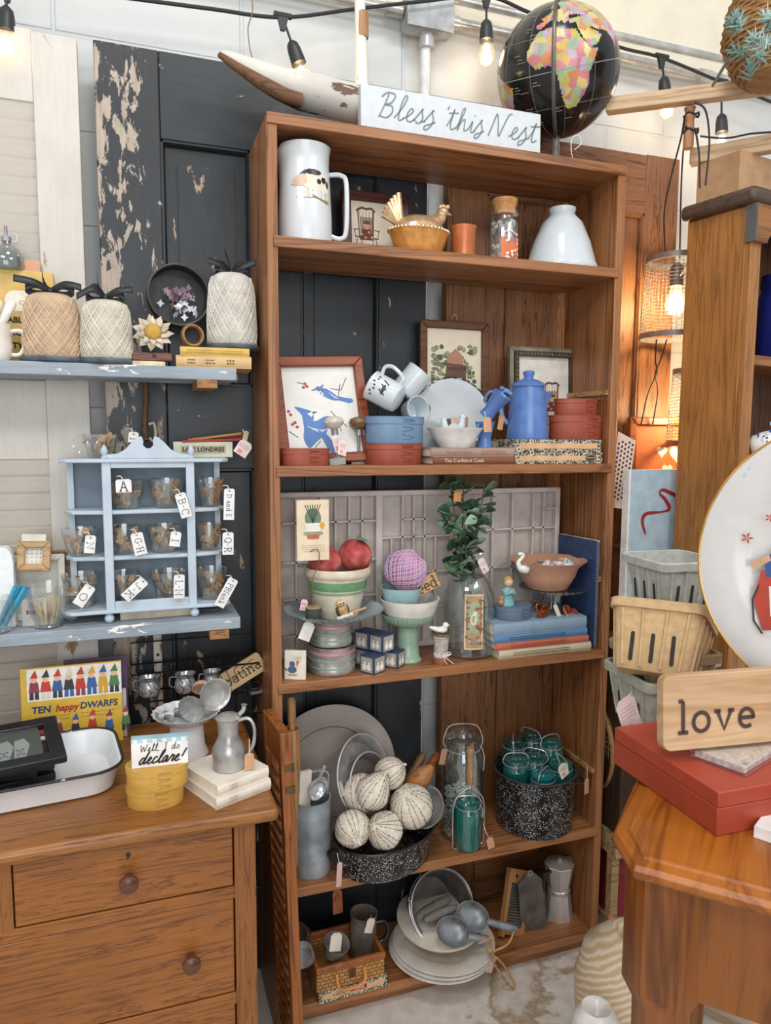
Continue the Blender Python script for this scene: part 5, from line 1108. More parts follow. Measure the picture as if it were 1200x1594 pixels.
# books under the white bowl
b1 = on(Z3, 731, .06); Lb = (X(803, .0, Z3)-X(672, .0, Z3)); h1 = at(735, 711, y=.002).z-Z3; h2 = at(735, 697, y=.002).z-Z3-h1; cxb = (X(803, .0, Z3)+X(672, .0, Z3))/2+.006
book('brown cookbook titled The Confident Cook, under the grey one', (cxb, .075, Z3), (Lb, .135, h1), .0, '7d4a30', text=[('The Confident Cook', -.14, 1.05)], tm=P('e6d6bf', .6), tsize=h1*.62)
book('grey-brown cookbook with red spine lettering on the brown cookbook', (cxb-.003, .075, Z3+h1), (Lb+.004, .135, h2), .0, '9c887a', text=[('Eating Food by', -.18, 1.0), ('~', .22, .3)], tm=P('c2564a', .6), tsize=h2*.52)
zbk = Z3+h1+h2
x, r, h = ext(664, 752, .06, zbk, 666)
t = thing('white_bowl', 'white glass bowl in front of the enamel plate on the cookbooks', 'bowl', (x, .06, zbk)); MB().shell([(r*.55, 0), (r*.58, .003), (r*.74, h*.4), (r*.93, h*.85), (r*1.0, h*.93), (r*1.03, h)], .003, n=56).build('bowl_body', P('efeee8', .2), t)
t = thing('lidded_hen', 'white milk glass hen inside the white glass bowl', 'figurine', (x, .068, zbk+.006)); MB().lathe([(.02, 0), (.027, .014), (.028, .026), (.02, .038), (.006, .05), (.0002, .051)], 32, sy=.8).build('body', MG, t)
MB().tube(smooth([(-.016, 0, .028), (-.024, 0, .045), (-.026, 0, .062)], 5), [.011, .011, .010, .010, .009, .009, .008, .008, .007, .007, .006], 10).build('tail', MG, t); MB().tube(smooth([(.016, 0, .03), (.02, 0, .05), (.021, 0, .062)], 5), [.01]*5+[.0085]*6, 10).ball((.022, -.001, .064), .0085, 12).build('head', MG, t)
for i, (du, dz, c_, lb) in enumerate(((-2, .058, '4b4b4d', 'dark grey'), (8, .062, 'd9b7a4', 'pale pink'), (24, .064, 'b08a66', 'tan ribbed'))):
    tag(MB().prism(rrect(.018, .026, .004, 3), -.003, .003).build('soap_bar', P(c_, .7, 0, .15), None, (X(703+du, .085, zbk), .104, zbk+dz-.004), (-.1, .1*i-.1, 0)), lb+' slab standing behind the white hen', 'slab')
tag(MB().ball((0, 0, 0), .012, 14, sc=(.7, .5, 1)).build('grey_pebble', P('55585a', .6), None, (X(668, .135, Z3+.05), .150, at(668, 636, y=.15).z)), 'dark grey oval spot piece leaning on the enamel plate', 'stone')
x2, r2_, h2_ = ext(650, 700, .1, zbk, 668)
t = thing('white_saucer', 'white saucer leaning behind the bowl against the slate blue box', 'saucer', (X(672, .12, zbk), .135, Z3+.052), rot=(PI/2-.15, 0, .25)); MB().shell([(.02, 0), (.025, .002), (.046, .009), (.05, .012)], .002, n=44).build('saucer_body', MG, t)
# blue cups, percolator
BE = P('5a7cb8', .22, 0, .08)
zc1 = zbk; x, r, h = ext(750, 780, .06, zbk, 652)
def bcup(label, c, r, h, rot):
    t = thing('blue_cup', label, 'cup', c, rot=rot, group=None); MB().shell([(r*.92, 0), (r*.94, .002), (r*.78, h*.28), (r*.80, h*.4), (r*1.15, h*.95), (r*1.22, h)], .002, n=40).build('cup_body', BE, t)
    MB().tube(smooth([(-r*1.1, 0, h*.88), (-r*1.7, 0, h*.85), (-r*1.65, 0, h*.5), (-r*.85, 0, h*.42)], 6), .003, 8).build('handle', BE, t)
cb = on(zbk, 757, .035); bcup('periwinkle blue cup standing beside the white bowl', (cb.x, .045, zbk), .0195, .060, (0, 0, .6))
bcup('periwinkle blue cup tipped on top of the standing one', at(756, 648, y=.05), .0195, .064, (.55, .42, .2))
price_tag('tan blank price tag on a string from the tipped blue cup', at(758, 652, y=.012), .020, .030, (0, -.1, 0), P('c89a76', .8), at(754, 640, y=.03)); price_tag('tan blank price tag between the blue cups and coffee pot', at(781, 648, y=.05), .014, .032, (0, .15, 0), P('c09270', .8))
CG = None
def cigar_box(label, x, y, z, L, D, H, seal=0, rz=0, txt=''):
    t = thing('cigar_box', label, 'box', (x, y, z), rz)
    nt = NT('patterned_paper'); co = nt.coords((1, 1, 1)); v = nt.n('ShaderNodeTexVoronoi'); v.inputs['Scale'].default_value = 75; nt.l(co, v.inputs['Vector']); wv = nt.noise(co, 90, 2, .5, 2)
    a = nt.ramp(v.outputs['Distance'], [(.16, 'e6dcc4'), (.22, '2a2522'), (.46, '2a2522'), (.50, 'd9cdb2'), (.58, 'd9cdb2'), (.64, '3a332c')]); nt.set(nt.mix(.25, a, nt.ramp(wv, [(.45, '2a2522'), (.55, 'e2d8c0')])), .6)
    MB().box((0, 0, H/2), (L, D, H)).build('box_body', nt.mat, t, bevel=.0008)
    MB().box((0, -D/2-.0003, H*.5), (L*.9, .0008, H*.42)).build('paper_band', P('d9ad80', .7), t)
    mb = scribble(MB(), L*.22, H*.24, 2, L*.06, H*.5, -D/2-.0010, H*.05)
    if txt: mb.txt(txt, H*.3, -L*.22, H*.5, -D/2-.0010); mb.build('lettering', P('4a3424', .7), t)
    if seal: 
        mb = MB().prism(arc(L*.36, H*.5, .016, .0085, 0, 350, 20), -D/2-.0016, -D/2-.0004); mb.build('seal', P('26221f', .6), t); MB().txt('IMPORTED', .0055, L*.36, H*.5, -D/2-.0018, wid=.022).tube([(L*.36+.0145*math.cos(a*.3), -D/2-.0018, H*.5+.0072*math.sin(a*.3)) for a in range(21)], .0004, 4, True).build('seal_lettering', P('d9cdb2', .7), t)
    return t
ya = .05; xl, xr = X(803, .0, Z3), X(938, .0, Z3); hA = at(870, 704, y=.0).z-Z3; hB_ = at(870, 684, y=.0).z-Z3-hA
cigar_box('black and cream patterned box with an oval seal, lower of two', (xl+xr)/2, .062, Z3, xr-xl, .12, hA-.0003, 1); cigar_box('black and cream patterned box under the coffee pot, upper of two', (xl+xr)/2-.002, .062, Z3+hA, xr-xl-.004, .12, hB_-.0003)
zP = Z3+hA+hB_
tag(MB().box((0, 0, .016), (.034, .06, .032)).build('small_box', P('8a7f66', .6, 0, .5, 0, 160), None, (xl-.019, .11, Z3+h1+.004-.0)), 'narrow patterned box end between cookbooks and patterned boxes', 'box')
x, r, h = ext(787, 856, .062, zP, 602)
t = thing('coffee_pot', 'periwinkle blue enamel coffee pot with a domed lid', 'coffee pot', (x-.002, .062, zP)); r *= .9
MB().lathe([(.0002, 0), (r*1.04, 0), (r*1.06, .004), (r*.96, h*.5), (r*.78, h*.98), (r*.78, h), (.0002, h)], 48).build('pot_body', BE, t)
h2_ = at(815, 577, y=.062).z-zP
MB().lathe([(r*.86, h), (r*.87, h+.003), (r*.80, h+.007), (r*.55, h+.014), (r*.28, h+.018), (r*.22, h+.022), (r*.3, h2_-.004), (r*.22, h2_), (.0002, h2_+.0005)], 40).build('lid', BE, t)
MB().add([(r*.8, -.012, h*.5), (r*.78, 0, h*.92), (r*.8, .012, h*.5), (r*1.45, 0, h*.93), (r*1.2, -.006, h*.9), (r*1.2, .006, h*.9), (r*.74, -.013, h*.92), (r*.74, .013, h*.92)], [(0, 6, 4), (0, 4, 3), (2, 5, 7), (2, 3, 5), (0, 3, 2)]).build('spout', BE, t)
MB().tube(smooth([(-r*.78, 0, h*.85), (-r*1.25, 0, h*.93), (-r*1.35, 0, h*.75), (-r*1.3, 0, h*.45), (-r*1.0, 0, h*.3)], 6), .004, 8, sy=1.5).ball((-r*1.35, -.004, h*.96), .0065, 10).build('handle', BE, t, rot=(0, 0, -.3))
# gold frame
yF2 = .175; c = at(846, 610, y=yF2); w = 117*mpp(c)*1.03; h = at(846, 541, y=yF2).z-Z3
t = thing('gilt_picture', 'ornate gilt beaded frame with a rocking chair print behind the coffee pot', 'picture', (c.x, yF2, Z3+h/2), rot=(-.05, 0, 0)); GD = metal('a68a52', .4, .25, .2, 60)
frame_box(t, w, h, .016, .012, P('8f8a7c', .5, .3, .2)); MB2 = MB()
for s in (1, -1):
    for rr, bar in ((.026, .012),):
        x1, z1 = w/2-.012, h/2-.012
        MB2.prism([(-x1, s*z1), (x1, s*z1), (x1-bar, s*(z1-bar)), (-x1+bar, s*(z1-bar))], -.011, .006).prism([(s*x1, -z1), (s*x1, z1), (s*(x1-bar), z1-bar), (s*(x1-bar), -z1+bar)], -.011, .006)
MB2.build('inner_frame', P('4a4438', .5, .4, .2), t)
mb = MB()
for i in range(17):
    f = -1+2*i/16
    for s in (1, -1): mb.ball((f*(w/2-.018), -.011, s*(h/2-.018)), .0034, 8)
for i in range(24):
    f = -1+2*i/23
    for s in (1, -1): mb.ball((s*(w/2-.018), -.011, f*(h/2-.018)), .0034, 8)
for i in range(40):
    f = -1+2*i/39
    for s in (1, -1): mb.ball((f*(w/2-.003), -.008, s*(h/2-.003)), .002, 6); mb.ball((s*(w/2-.003), -.008, f*(h/2-.003)), .002, 6)
mb.build('beading', GD, t); MB().box((0, .003, 0), (w-.045, .002, h-.045)).build('print', P('e9e3d6', .6), t); chair_art(t, .0015, .058, .028, .008)
x, r, h = ext(850, 944, .055, zP, 645); shaker('brick red oval box, lower and larger of the pair beside the coffee pot', X(898, .055, zP), .06, zP, r*2, .09, at(898, 646, y=.02).z-zP, RB)
zz = at(898, 646, y=.02).z+.0003; x, r, h_ = ext(860, 935, .055, zz, 620); shaker('brick red oval box, upper and smaller of the pair beside the coffee pot', X(898, .055, zz), .06, zz, r*2, .075, at(898, 620, y=.02).z-zz, RB)
# ================================================================ third compartment (z = Z4)
# printer's type tray standing at the back
yT = .172; xl, xr = .030, X(866, yT, .95); zt = at(650, 762, y=yT).z; w = xr-xl; h = zt-Z4-.001
t = thing('type_tray', 'mauve-grey divided printer tray standing at the back of the shelf', 'tray', ((xl+xr)/2, yT, Z4+.0005))
TG = P('d3c8c0', .55, 0, .06, .1, 30)
MB().box((0, .014, h/2), (w, .004, h)).build('back_panel', P('c6bbb3', .6, 0, .06), t)
frame_box(t, w, h, .024, .013, TG).location = (0, .004, h/2)
def tx(u): return X(u, yT, .95)-(xl+xr)/2
def tzz(v): return at(650, v, y=yT).z-Z4
mb = MB(); BAR = .0045
def vb(u, v0, v1): mb.box((tx(u), .004, (tzz(v0)+tzz(v1))/2), (BAR, .016, abs(tzz(v0)-tzz(v1))))
def hb_(u0, u1, v): mb.box(((tx(u0)+tx(u1))/2, .004, tzz(v)), (abs(tx(u1)-tx(u0)), .016, BAR))
for u in (461, 500, 522, 543, 563): vb(u, 770, 990)
for v in (808, 866, 920, 974): hb_(440, 584, v)
for u in (625, 642, 659): vb(u, 770, 1000)
hb_(625, 660, 808)
for v in (835, 890, 945): hb_(592, 700, v)
for u in (608, 676, 700, 735): vb(u, 836, 1000)
for u in (764, 794, 826, 842): vb(u, 770, 1000)
for v in (829, 890, 950): hb_(735, 860, v)
hb_(842, 860, 798)
mb.build('dividers', TG, t); MB().box((tx(588), .002, h/2), (.016, .024, h-.02)).build('centre_bar', TG, t)
# tins stacked + tart pan
y = .062; x, r, h = ext(480, 553, y, Z4, 960); TW = metal('b3aca3', .3, .25, .08); pk = P('c99aa0', .4, .3); gn_ = P('93b8a8', .4, .3)
def sifter(label, z, r, h, dx):
    t = thing('measuring_tin', label, 'tin', (x+dx, y, z), 0)
    MB().shell([(r*.96, 0), (r, .002), (r, h*.2), (r*.97, h*.25), (r*.97, h*.6), (r, h*.66), (r*.97, h*.95), (r, h)], .0015, n=44).build('tin_body', TW, t)
    for z_, m_ in ((h*.5, gn_), (h*.72, pk), (h*.22, gn_)): MB().lathe([(r*.99, z_), (r*1.012, z_+.001), (r*1.012, z_+(.007 if m_ is pk else .003)), (r*.99, z_+(.008 if m_ is pk else .004))], 44).build('band', m_, t)
ht = at(518, 918, y=y-r).z-Z4; hs = (at(517, 962, y=y-.0).z-Z4)
sifter('banded tin canister, lower and wider of two under the tart pan', Z4, r, hs*.52, 0); sifter('banded tin canister, upper of two carrying the tart pan', Z4+hs*.52+.0003, r*.88, hs*.48, -.002)
zp = Z4+hs+.0006
x2, r2p, h2 = ext(436, 602, y, zp, 918)
t = thing('tart_pan', 'large grey fluted tart pan balanced on the banded tins', 'pan', (x2, y, zp)); r2p *= .93
MB().shell([(r2p*.55, 0), (r2p*.58, .001), (r2p*.80, .010), (r2p, .022), (r2p*1.01, .023)], .0016, n=160, wob=lambda a, k: .032*math.cos(40*a)*(k >= 2)).build('pan_body', P('a3afb4', .35, .3, .15, .05), t)
x3, r3, h3 = ext(474, 576, y+.012, zp+.003, 880)
t = thing('yellow_ware_bowl', 'cream mixing bowl with a green band holding two peaches', 'bowl', (x3, y+.010, zp+.0025)); zb3 = zp+.0025
bowl = [(r3*.6, 0), (r3*.64, .003), (r3*.82, h3*.5), (r3*.92, h3*.8), (r3*1.0, h3*.84), (r3*1.03, h3*.9), (r3*1.0, h3)]
MB().shell(bowl, .003, n=56).build('bowl_body', P('ddd2b9', .3, 0, .08), t)
MB().lathe([(r3*.862, h3*.58), (r3*.885, h3*.62), (r3*.91, h3*.74), (r3*.905, h3*.76)], 56).build('green_band', P('6f9a72', .3), t); MB().lathe([(r3*.83, h3*.50), (r3*.845, h3*.52), (r3*.86, h3*.55)], 56).build('thin_band', P('8fae8c', .3), t)
def fruit(label, u, v, yy, r, leaf=False):
    c = at(u, v, y=yy); t = thing('peach', label, 'peach', c, rot=(.3, .2, .4))
    nt = NT('peach_skin'); f = nt.noise(nt.coords(), 26, 4); nt.set(nt.ramp(f, [(.36, 'a03338'), (.52, 'bf5a54'), (.72, 'd39a86')]), .8); nt.bump(nt.noise(nt.coords(), 300, 2), .2)
    MB().ball((0, 0, 0), r, 32, sc=(1, 1, .95), wob=lambda a, k: -.10*max(0, math.cos(a))**16).build('flesh', nt.mat, t)
    if leaf: MB().add([(a, b+(.002 if i % 2 else -.002), c_) for i, (a, b, c_) in enumerate([(-.030, -.012, r*1.08), (-.008, -.026, r*1.14), (.026, -.01, r*.98), (-.006, .006, r*1.16)])], [(0, 1, 3), (1, 2, 3)]).build('leaf', P('7d8f80', .6), t)
    return t
rr = 26*mpp(at(505, 870, y=y)); fruit('peach sitting left in the cream bowl, partly behind the card', 506, 874, y+.006, rr); fruit('larger peach with a grey-green leaf, right in the cream bowl', 553, 864, y+.012, rr*1.04, True)
# spool with wire card holder
c = at(488, 948, y=y-.048); c.z = zp+.0125
t = thing('card_holder', 'dark green thread spool with a bent wire holding a card', 'card holder', (c.x, c.y, c.z))
MB().lathe([(.0002, 0), (.0165, 0), (.0175, .004), (.0175, .021), (.0165, .025), (.0002, .025)], 28, wob=lambda a, k: 0).build('thread', P('3f4a42', .8, 0, .2, .5, 200), t); MB().lathe([(.016, .025), (.018, .026), (.018, .028), (.0002, .0285)], 28).build('spool_end', wood('c7a27a', '9a7850', 'x', .6, 3), t)
hw = at(490, 855, y=c.y).z-c.z
MB().tube(smooth([(-.002, 0, .026), (-.002, 0, hw*.55), (.010, 0, hw*.75), (.013, -.002, hw*.93), (.006, -.003, hw), (-.008, -.003, hw*.97)], 6), .0011, 6).build('wire', metal('8a6e4a', .4), t)
xl, xr = X(462, c.y+.008, 1.), X(512, c.y+.008, 1.); z1, z0 = at(487, 778, y=c.y+.008).z, at(487, 872, y=c.y+.008).z
t = thing('picture_card', 'tall cream card with a cactus in a pot held by the wire', 'card', ((xl+xr)/2, c.y+.006, (z0+z1)/2), rot=(-.03, 0, 0)); w = xr-xl; h = z1-z0
MB().box((0, 0, 0), (w, .003, h)).build('card', P('e3cfb2', .8, 0, .06), t, bevel=.0008)
mb = MB(); k = w/2
mb.flat(arc(0, h*.2, k*.5, k*.6, 0, 350, 16), -.002, mi=0)
for i in range(7): mb.ribbon([(0, h*.12), (-k*.5+k*.16*i, h*.42)], k*.05, -.0023, mi=1)
mb.flat([(-k*.55, h*.12), (k*.55, h*.12), (k*.42, -h*.02), (-k*.42, -h*.02)], -.0025, mi=2); mb.flat(arc(0, -h*.05, k*.62, k*.16, 0, 350, 16), -.0022, mi=4); mb.flat([(-k*.4, -h*.07), (k*.4, -h*.07), (k*.34, -h*.14), (-k*.34, -h*.14)], -.0026, mi=3)
mb.flat(arc(k*.55, h*.08, k*.16, k*.2, 0, 350, 10), -.0027, mi=5); mb.build('illustration', [P('6d7f6a', .8), P('4c5a4c', .8), P('e6e2d6', .8), P('b5674a', .8), P('8f9b78', .8), P('d9a24a', .8)], t)
mb = MB(); scribble(mb, w*.7, h*.13, 4, 0, -h*.3, -.0018); mb.build('lettering', P('7d6a58', .8), t)
price_tag('pink printed price tag behind the thread spool on the tart pan', at(474, 936, y=c.y+.008), .016, .02, (-.1, .25, .2), P('e3c9c6', .8), None, 1)
# owl figurine
c = at(536, 950, y=y-.044); c.z = zp+.0135
t = thing('owl_figurine', 'small ceramic owl on a branch sitting on the tart pan rim', 'figurine', (c.x, c.y, c.z), rot=(0, -.25, 0))
OW = P('c9a06a', .25, 0, .25, 0, 90)
MB().ball((0, 0, .014), .0135, 20, sc=(.9, .8, 1.15)).build('body', OW, t); h_ = MB().ball((-.002, -.001, .031), .0105, 20).add([(-.010, 0, .036), (-.006, 0, .046), (-.002, 0, .040), (.002, 0, .040), (.006, 0, .046), (.009, 0, .036)], [(0, 2, 1), (3, 5, 4)]).build('head', OW, t)
for dx in (-.006, .003): MB().ball((dx, -.0095, .033), .0042, 12, sc=(1, .4, 1)).build('eye', P('efe9dc', .2), h_); MB().ball((dx, -.0115, .033), .002, 10, sc=(1, .5, 1)).build('pupil', BLACKM, h_)
for dx in (-.012, .010): MB().ball((dx, 0, .014), .009, 14, sc=(.45, .7, 1.2)).build('wing', P('4a3a2c', .3), t)
MB().tube([(-.004, -.008, .003), (.05, -.012, .006)], [.004, .0025], 8).build('branch', P('c98f68', .5), t)
mb = MB(); [mb.ball((-.016+.006*i, -.009-.002*(i % 2), .002), .0045, 8) for i in range(6)]; mb.build('flowers', P('dfe3dc', .5), t)
# card & price card
c = on(Z4, 462, .012)
t = thing('wooden_block', 'square white block with a bluebird holding a love sign, left corner', 'block', (X(460, .02, Z4), .022, Z4), rot=(-.06, 0, -.42)); h = .064
MB().box((0, 0, h/2), (.047, .010, h)).build('block', P('e3dbc9', .7), t, bevel=.001)
mb = MB(); mb.flat(arc(-.006, .022, .010, .008, 0, 350, 14), -.0055, mi=0); mb.flat(arc(-.006, .034, .0065, .007, 0, 350, 12), -.0058, mi=0); mb.flat([(-.016, .022), (-.024, .028), (-.02, .018)], -.0056, mi=0); mb.flat([(.0, .052), (.016, .054), (.015, .043), (-.001, .042)], -.0056, mi=1); mb.flat([(.003, .042), (.010, .042), (.004, .026)], -.0057, mi=3); mb.flat([(-.016, .012), (.006, .012), (.004, .009), (-.014, .009)], -.0056, mi=2)
mb.build('illustration', [P('4a5f80', .6), P('d9d2b8', .6), P('b07a5c', .6), P('c0664a', .6)], t); MB().txt('LOVE', .0042, .0075, .048, -.0060).build('lettering', INK, t)
price_tag('white printed price card leaning against the banded tins', at(482, 972, y=.015), .026, .036, (-.15, .42, -.1), P('e6e2da', .8), at(480, 962, y=.02), 0)
# dice blocks
def toy_block(label, u, y, z, s, rz, sd):
    t = thing('picture_block', label, 'block', (X(u, y, z), y, z), rz, 'blue-edged picture blocks'); MB().box((0, 0, s/2), (s, s, s)).build('block', P('33415f', .5), t, bevel=.001)
    ct = P('d3cfc6', .6); k = s*.41
    for i, M in enumerate((T((0, -s/2-.0003, s/2)), T((s/2+.0003, 0, s/2), 0, 0, PI/2), T((-s/2-.0003, 0, s/2), 0, 0, -PI/2))):
        mb = MB(); mb.flat([(-k, -k), (k, -k), (k, k), (-k, k)], 0, M, 0)
        for j in range(2):
            dx = (-.38, .38)[j]*k if i != 1 else (-.1, .35)[j]*k
            mb.flat(arc(dx, -.35*k, .36*k, .42*k, 0, 350, 12), -.0003-.0001*j, M, 1); mb.flat(arc(dx+.05*k, .18*k, .2*k, .24*k, 0, 350, 10), -.0005-.0001*j, M, 1); mb.flat(arc(dx+.2*k, .1*k, .09*k, .05*k, 0, 350, 8), -.0007-.0001*j, M, 2); mb.flat([(dx-.3*k, -.2*k), (dx-.5*k, .02*k), (dx-.1*k, -.1*k)], -.0008, M, 1)
        mb.flat([(-k, -k), (k, -k), (k, -k*.75), (-k, -k*.75)], -.0001, M, 4); mb.build('picture', [P('aaa498', .6), P('efece2', .6), P('c98f4a', .6), P('5d5a58', .6), P('a8a08e', .6)], t)
s_ = .041
toy_block('picture block of white geese, left of the lower row', 580, .018, Z4, s_, .55, 1); toy_block('picture block right of the lower row by the green cake stand', 613, .042, Z4, s_*.93, .75, 2); toy_block('picture block at the back of the lower row', 571, .072, Z4, s_, .5, 3)
toy_block('picture block of two geese, right of the upper row', 594, .036, Z4+s_+.0005, s_, .5, 4); toy_block('picture block in shade, left of the upper row', 571, .070, Z4+s_+.0005, s_, .6, 5)
# green cake stand
y = .075; x, r, h = ext(613, 655, y, Z4, 968); JD = P('93ad96', .25, 0, .04)
t = thing('cake_stand', 'jade green glass pedestal cake stand under the white bowl', 'cake stand', (x, y, Z4)); h = at(635, 965, y=y).z-Z4
MB().lathe([(.0002, 0), (r*1.05, 0), (r*1.08, .003), (r*.9, .010), (r*.80, h*.5), (r*.78, h*.85), (.0002, h*.85)], 40).build('stem', JD, t)
MB().shell([(r*.7, h*.85), (r*1.2, h*.9), (r*1.85, h*1.05), (r*1.95, h*1.18)], .003, n=140, wob=lambda a, k: .018*math.cos(36*a)*(k >= 1)).build('plate', JD, t)
zc = Z4+h*.91
x, r, h = ext(590, 684, y, zc, 930); t = thing('white_bowl', 'plain white bowl standing on the jade green cake stand', 'bowl', (x, y, zc)); MB().shell([(r*.5, 0), (r*.55, .003), (r*.85, h*.45), (r*.98, h*.9), (r*1.0, h)], .003, n=56).build('bowl_body', P('e3dfd6', .2), t); rw = r
zc2 = zc+.022
x, r, h = ext(588, 655, y+.01, zc2, 912); t = thing('fluted_bowl', 'pale aqua fluted square bowl nested in the white bowl', 'bowl', (x+.004, y+.006, zc2), .3)
MB().shell([(r*.6, 0), (r*.64, .002), (r*.9, h*.7), (r*.98, h*.9), (r*1.02, h)], .003, n=96, wob=lambda a, k: .05*math.cos(4*a)+.012*math.cos(24*a)*(0 < k < 3)).build('bowl_body', P('a3c4c6', .25), t)
c = at(632, 887, y=y+.012); R = 36*mpp(c)
t = thing('yarn_ball', 'pink and lilac ball of crochet cotton in the aqua bowl', 'yarn', c, rot=(.3, .7, .2))
ym = NT('variegated_yarn'); ym.set(ym.ramp(ym.noise(ym.coords(), 22, 2), [(.35, 'e0adc2'), (.5, 'd6b6d2'), (.65, 'c4abd4')]), .9)
MB().ball((0, 0, 0), R*.86, 28, sc=(1, 1, .98)).build('core', P('bd93b0', .9), t)
pts = []; N = 64
for i in range(N*9):
    u_ = i/9; c_, f = divmod(u_, 1); q = (f if int(c_) % 2 == 0 else 1-f); th = (q-.5)*2.1; a = u_*2*PI*.29
    q_ = R*.95*math.cos(th)*(1-.22*max(0, math.sin(th))); pts.append((q_*math.cos(a), q_*math.sin(a), R*.95*math.sin(th)))
MB().tube(pts, .0011, 5).build('winding', ym.mat, t)
c = at(655, 914, y=y-.012)
t = thing('wooden_word_sign', 'tan wooden block with the letters eed standing in the white bowl', 'sign', c+V((.0, .0, 0)), rot=(-.2, -.42, 0)); MB().prism(rrect(.092, .036, .003, 4), -.005, .005).build('block', wood('d0a572', 'b38a56', 'x', .6, 1, contrast=.6), t, bevel=.001)
mb = MB(); write(mb, 'need', .027, .004, -.014, -.0058, .09, SLAB, tr=.03); mb.txt('need', .005, .034, .011, -.0058); mb.build('lettering', INK, t)
# nest pot
y = .03; c = on(Z4, 686, y); h = at(686, 985, y=y).z-Z4
t = thing('nest_pot', 'small striped flower pot tied with ribbon beside the jug', 'pot', c); r = .0185
MB().shell([(r*.8, 0), (r*.82, .002), (r*.84, h*.3), (r*1.0, h*.85), (r*1.12, h*.87), (r*1.14, h*1.0)], .002, n=72, wob=lambda a, k: .03*math.cos(18*a)*(k in (2, 3))).build('pot_body', P('b9ada3', .5, 0, .2, .2, 60), t)
MB().lathe([(r*1.05, 0), (r*1.1, .002), (r*1.05, .012), (r*.9, .013)], 36).build('saucer', P('9a5f38', .4), t); 
mb = MB(); mb.lathe([(r*.88, .015), (r*.93, .016), (r*.95, .024), (r*.9, .025)], 36); q = 0
for sg in (-1, 1): mb.tube(smooth([(0, -r*.98, .02), (sg*.010, -r*1.05, .030), (sg*.016, -r*1.0, .024), (0, -r*1.0, .02)], 5), .0025, 6, sy=.4); mb.tube(smooth([(0, -r*1., .02), (sg*.006+.006, -r*1.15, .010), (sg*.008+.014, -r*1.25, .002)], 5), .0025, 6, sy=.4)
mb.build('ribbon', P('e3d9d2', .5), t)
o = MB()
rn = random.Random(8)
for i in range(26):
    a0, da = rn.random()*6.28, rn.uniform(1.5, 3.2); rr = r*rn.uniform(.95, 1.2); z_ = h+rn.uniform(-.004, .005)
    o.tube([(rr*math.cos(a0+da*j/8), rr*math.sin(a0+da*j/8), z_+.002*math.sin(j+i)) for j in range(9)], .0009, 5)
o.lathe([(.0002, h-.006), (r*1.0, h-.005), (r*1.1, h+.001), (r*.8, h+.003), (r*.6, h-.002), (.0002, h-.003)], 28)
tag(o.build('twig_nest', P('5c4636', .9, 0, .3), None, c), 'brown twig nest filling the small flower pot', 'nest')
t = thing('bird_figurine', 'white ceramic bird sitting in the twig nest', 'figurine', c+V((0, 0, h-.003)), .0); WC = P('e9e6e0', .2, 0, .02)
MB().ball((0, 0, .009), .0125, 20, sc=(1.25, .85, .75)).tube([(-.012, 0, .012), (-.024, 0, .017), (-.03, 0, .019)], [.007, .004, .002], 8).build('body', WC, t); MB().ball((.011, 0, .020), .0075, 16).lathe([(.002, 0), (.0002, .005)], 8, M=T((.0175, 0, .0195), 0, PI/2)).build('head', WC, t)
# glass jug with label and plant
y = .085; x, r, h = ext(687, 769, y, Z4, 862); JG = glass('fafbfa', .03, .08, body=.03)
t = thing('glass_jug', 'big clear glass jug with a floral paper label', 'jug', (x, y, Z4)); hn = at(728, 852, y=y).z-Z4
pj = [(r*.93, 0), (r*1.0, .004), (r*1.0, hn*.48), (r*.95, hn*.56), (r*.76, hn*.68), (r*.45, hn*.79), (r*.28, hn*.85), (r*.25, hn*.94), (r*.31, hn*.96), (r*.31, hn)]
MB().shell(pj, .0025, n=56).build('jug_body', JG, t); MB().tube(smooth([(r*.26, 0, hn*.93), (r*.6, 0, hn*.94), (r*.7, 0, hn*.84), (r*.5, 0, hn*.77)], 6), .0045, 8).build('handle', JG, t, rot=(0, 0, -.4))
a0 = math.atan2(CAM.y-y, CAM.x-x)+.04; wl = .046; zl0, zl1 = at(737, 1012, y=y-r).z-Z4, at(737, 926, y=y-r).z-Z4
def lab(mb, pts, mi): wflat(mb, pts, r*1.003, a0, mi)
def rect(x0, x1, z0, z1, n=6): return [(x0+(x1-x0)*i/n, z0) for i in range(n+1)]+[(x1-(x1-x0)*i/n, z1) for i in range(n+1)]
mb = MB(); hl = zl1-zl0; xo = .011
def strip(x0, x1, z0, z1, mi, off=0):
    n = 8; vs = []
    for i in range(n+1):
        a = a0+(xo+x0+(x1-x0)*i/n)/r; q = r*1.004+off; vs += [(q*math.cos(a), q*math.sin(a), z0), (q*math.cos(a), q*math.sin(a), z1)]
    mb.add(vs, [(2*i, 2*i+2, 2*i+3, 2*i+1) for i in range(n)], None, mi)
def dot(cx, cz, rx, rz, mi, off): 
    vs = []
    for q_, w_ in arc(xo+cx, cz, rx, rz, 0, 336, 10): a = a0+q_/r; q = r*1.004+off; vs.append((q*math.cos(a), q*math.sin(a), w_))
    mb.add(vs, [tuple(range(len(vs)))], None, mi)
strip(-wl/2, wl/2, zl0, zl1, 0); strip(-wl*.42, wl*.42, zl0+.004, zl1-.004, 1, .0003); strip(-wl*.30, wl*.30, zl0+hl*.30, zl1-hl*.14, 2, .0006)
rn = random.Random(5)
for i in range(46):
    sd = rn.choice((-1, 1)); dot(sd*wl*rn.uniform(.22, .42), zl0+hl*rn.uniform(.08, .92), rn.uniform(.0015, .004), rn.uniform(.0015, .0035), rn.choice((3, 4, 5, 3)), .0009+.00002*i)
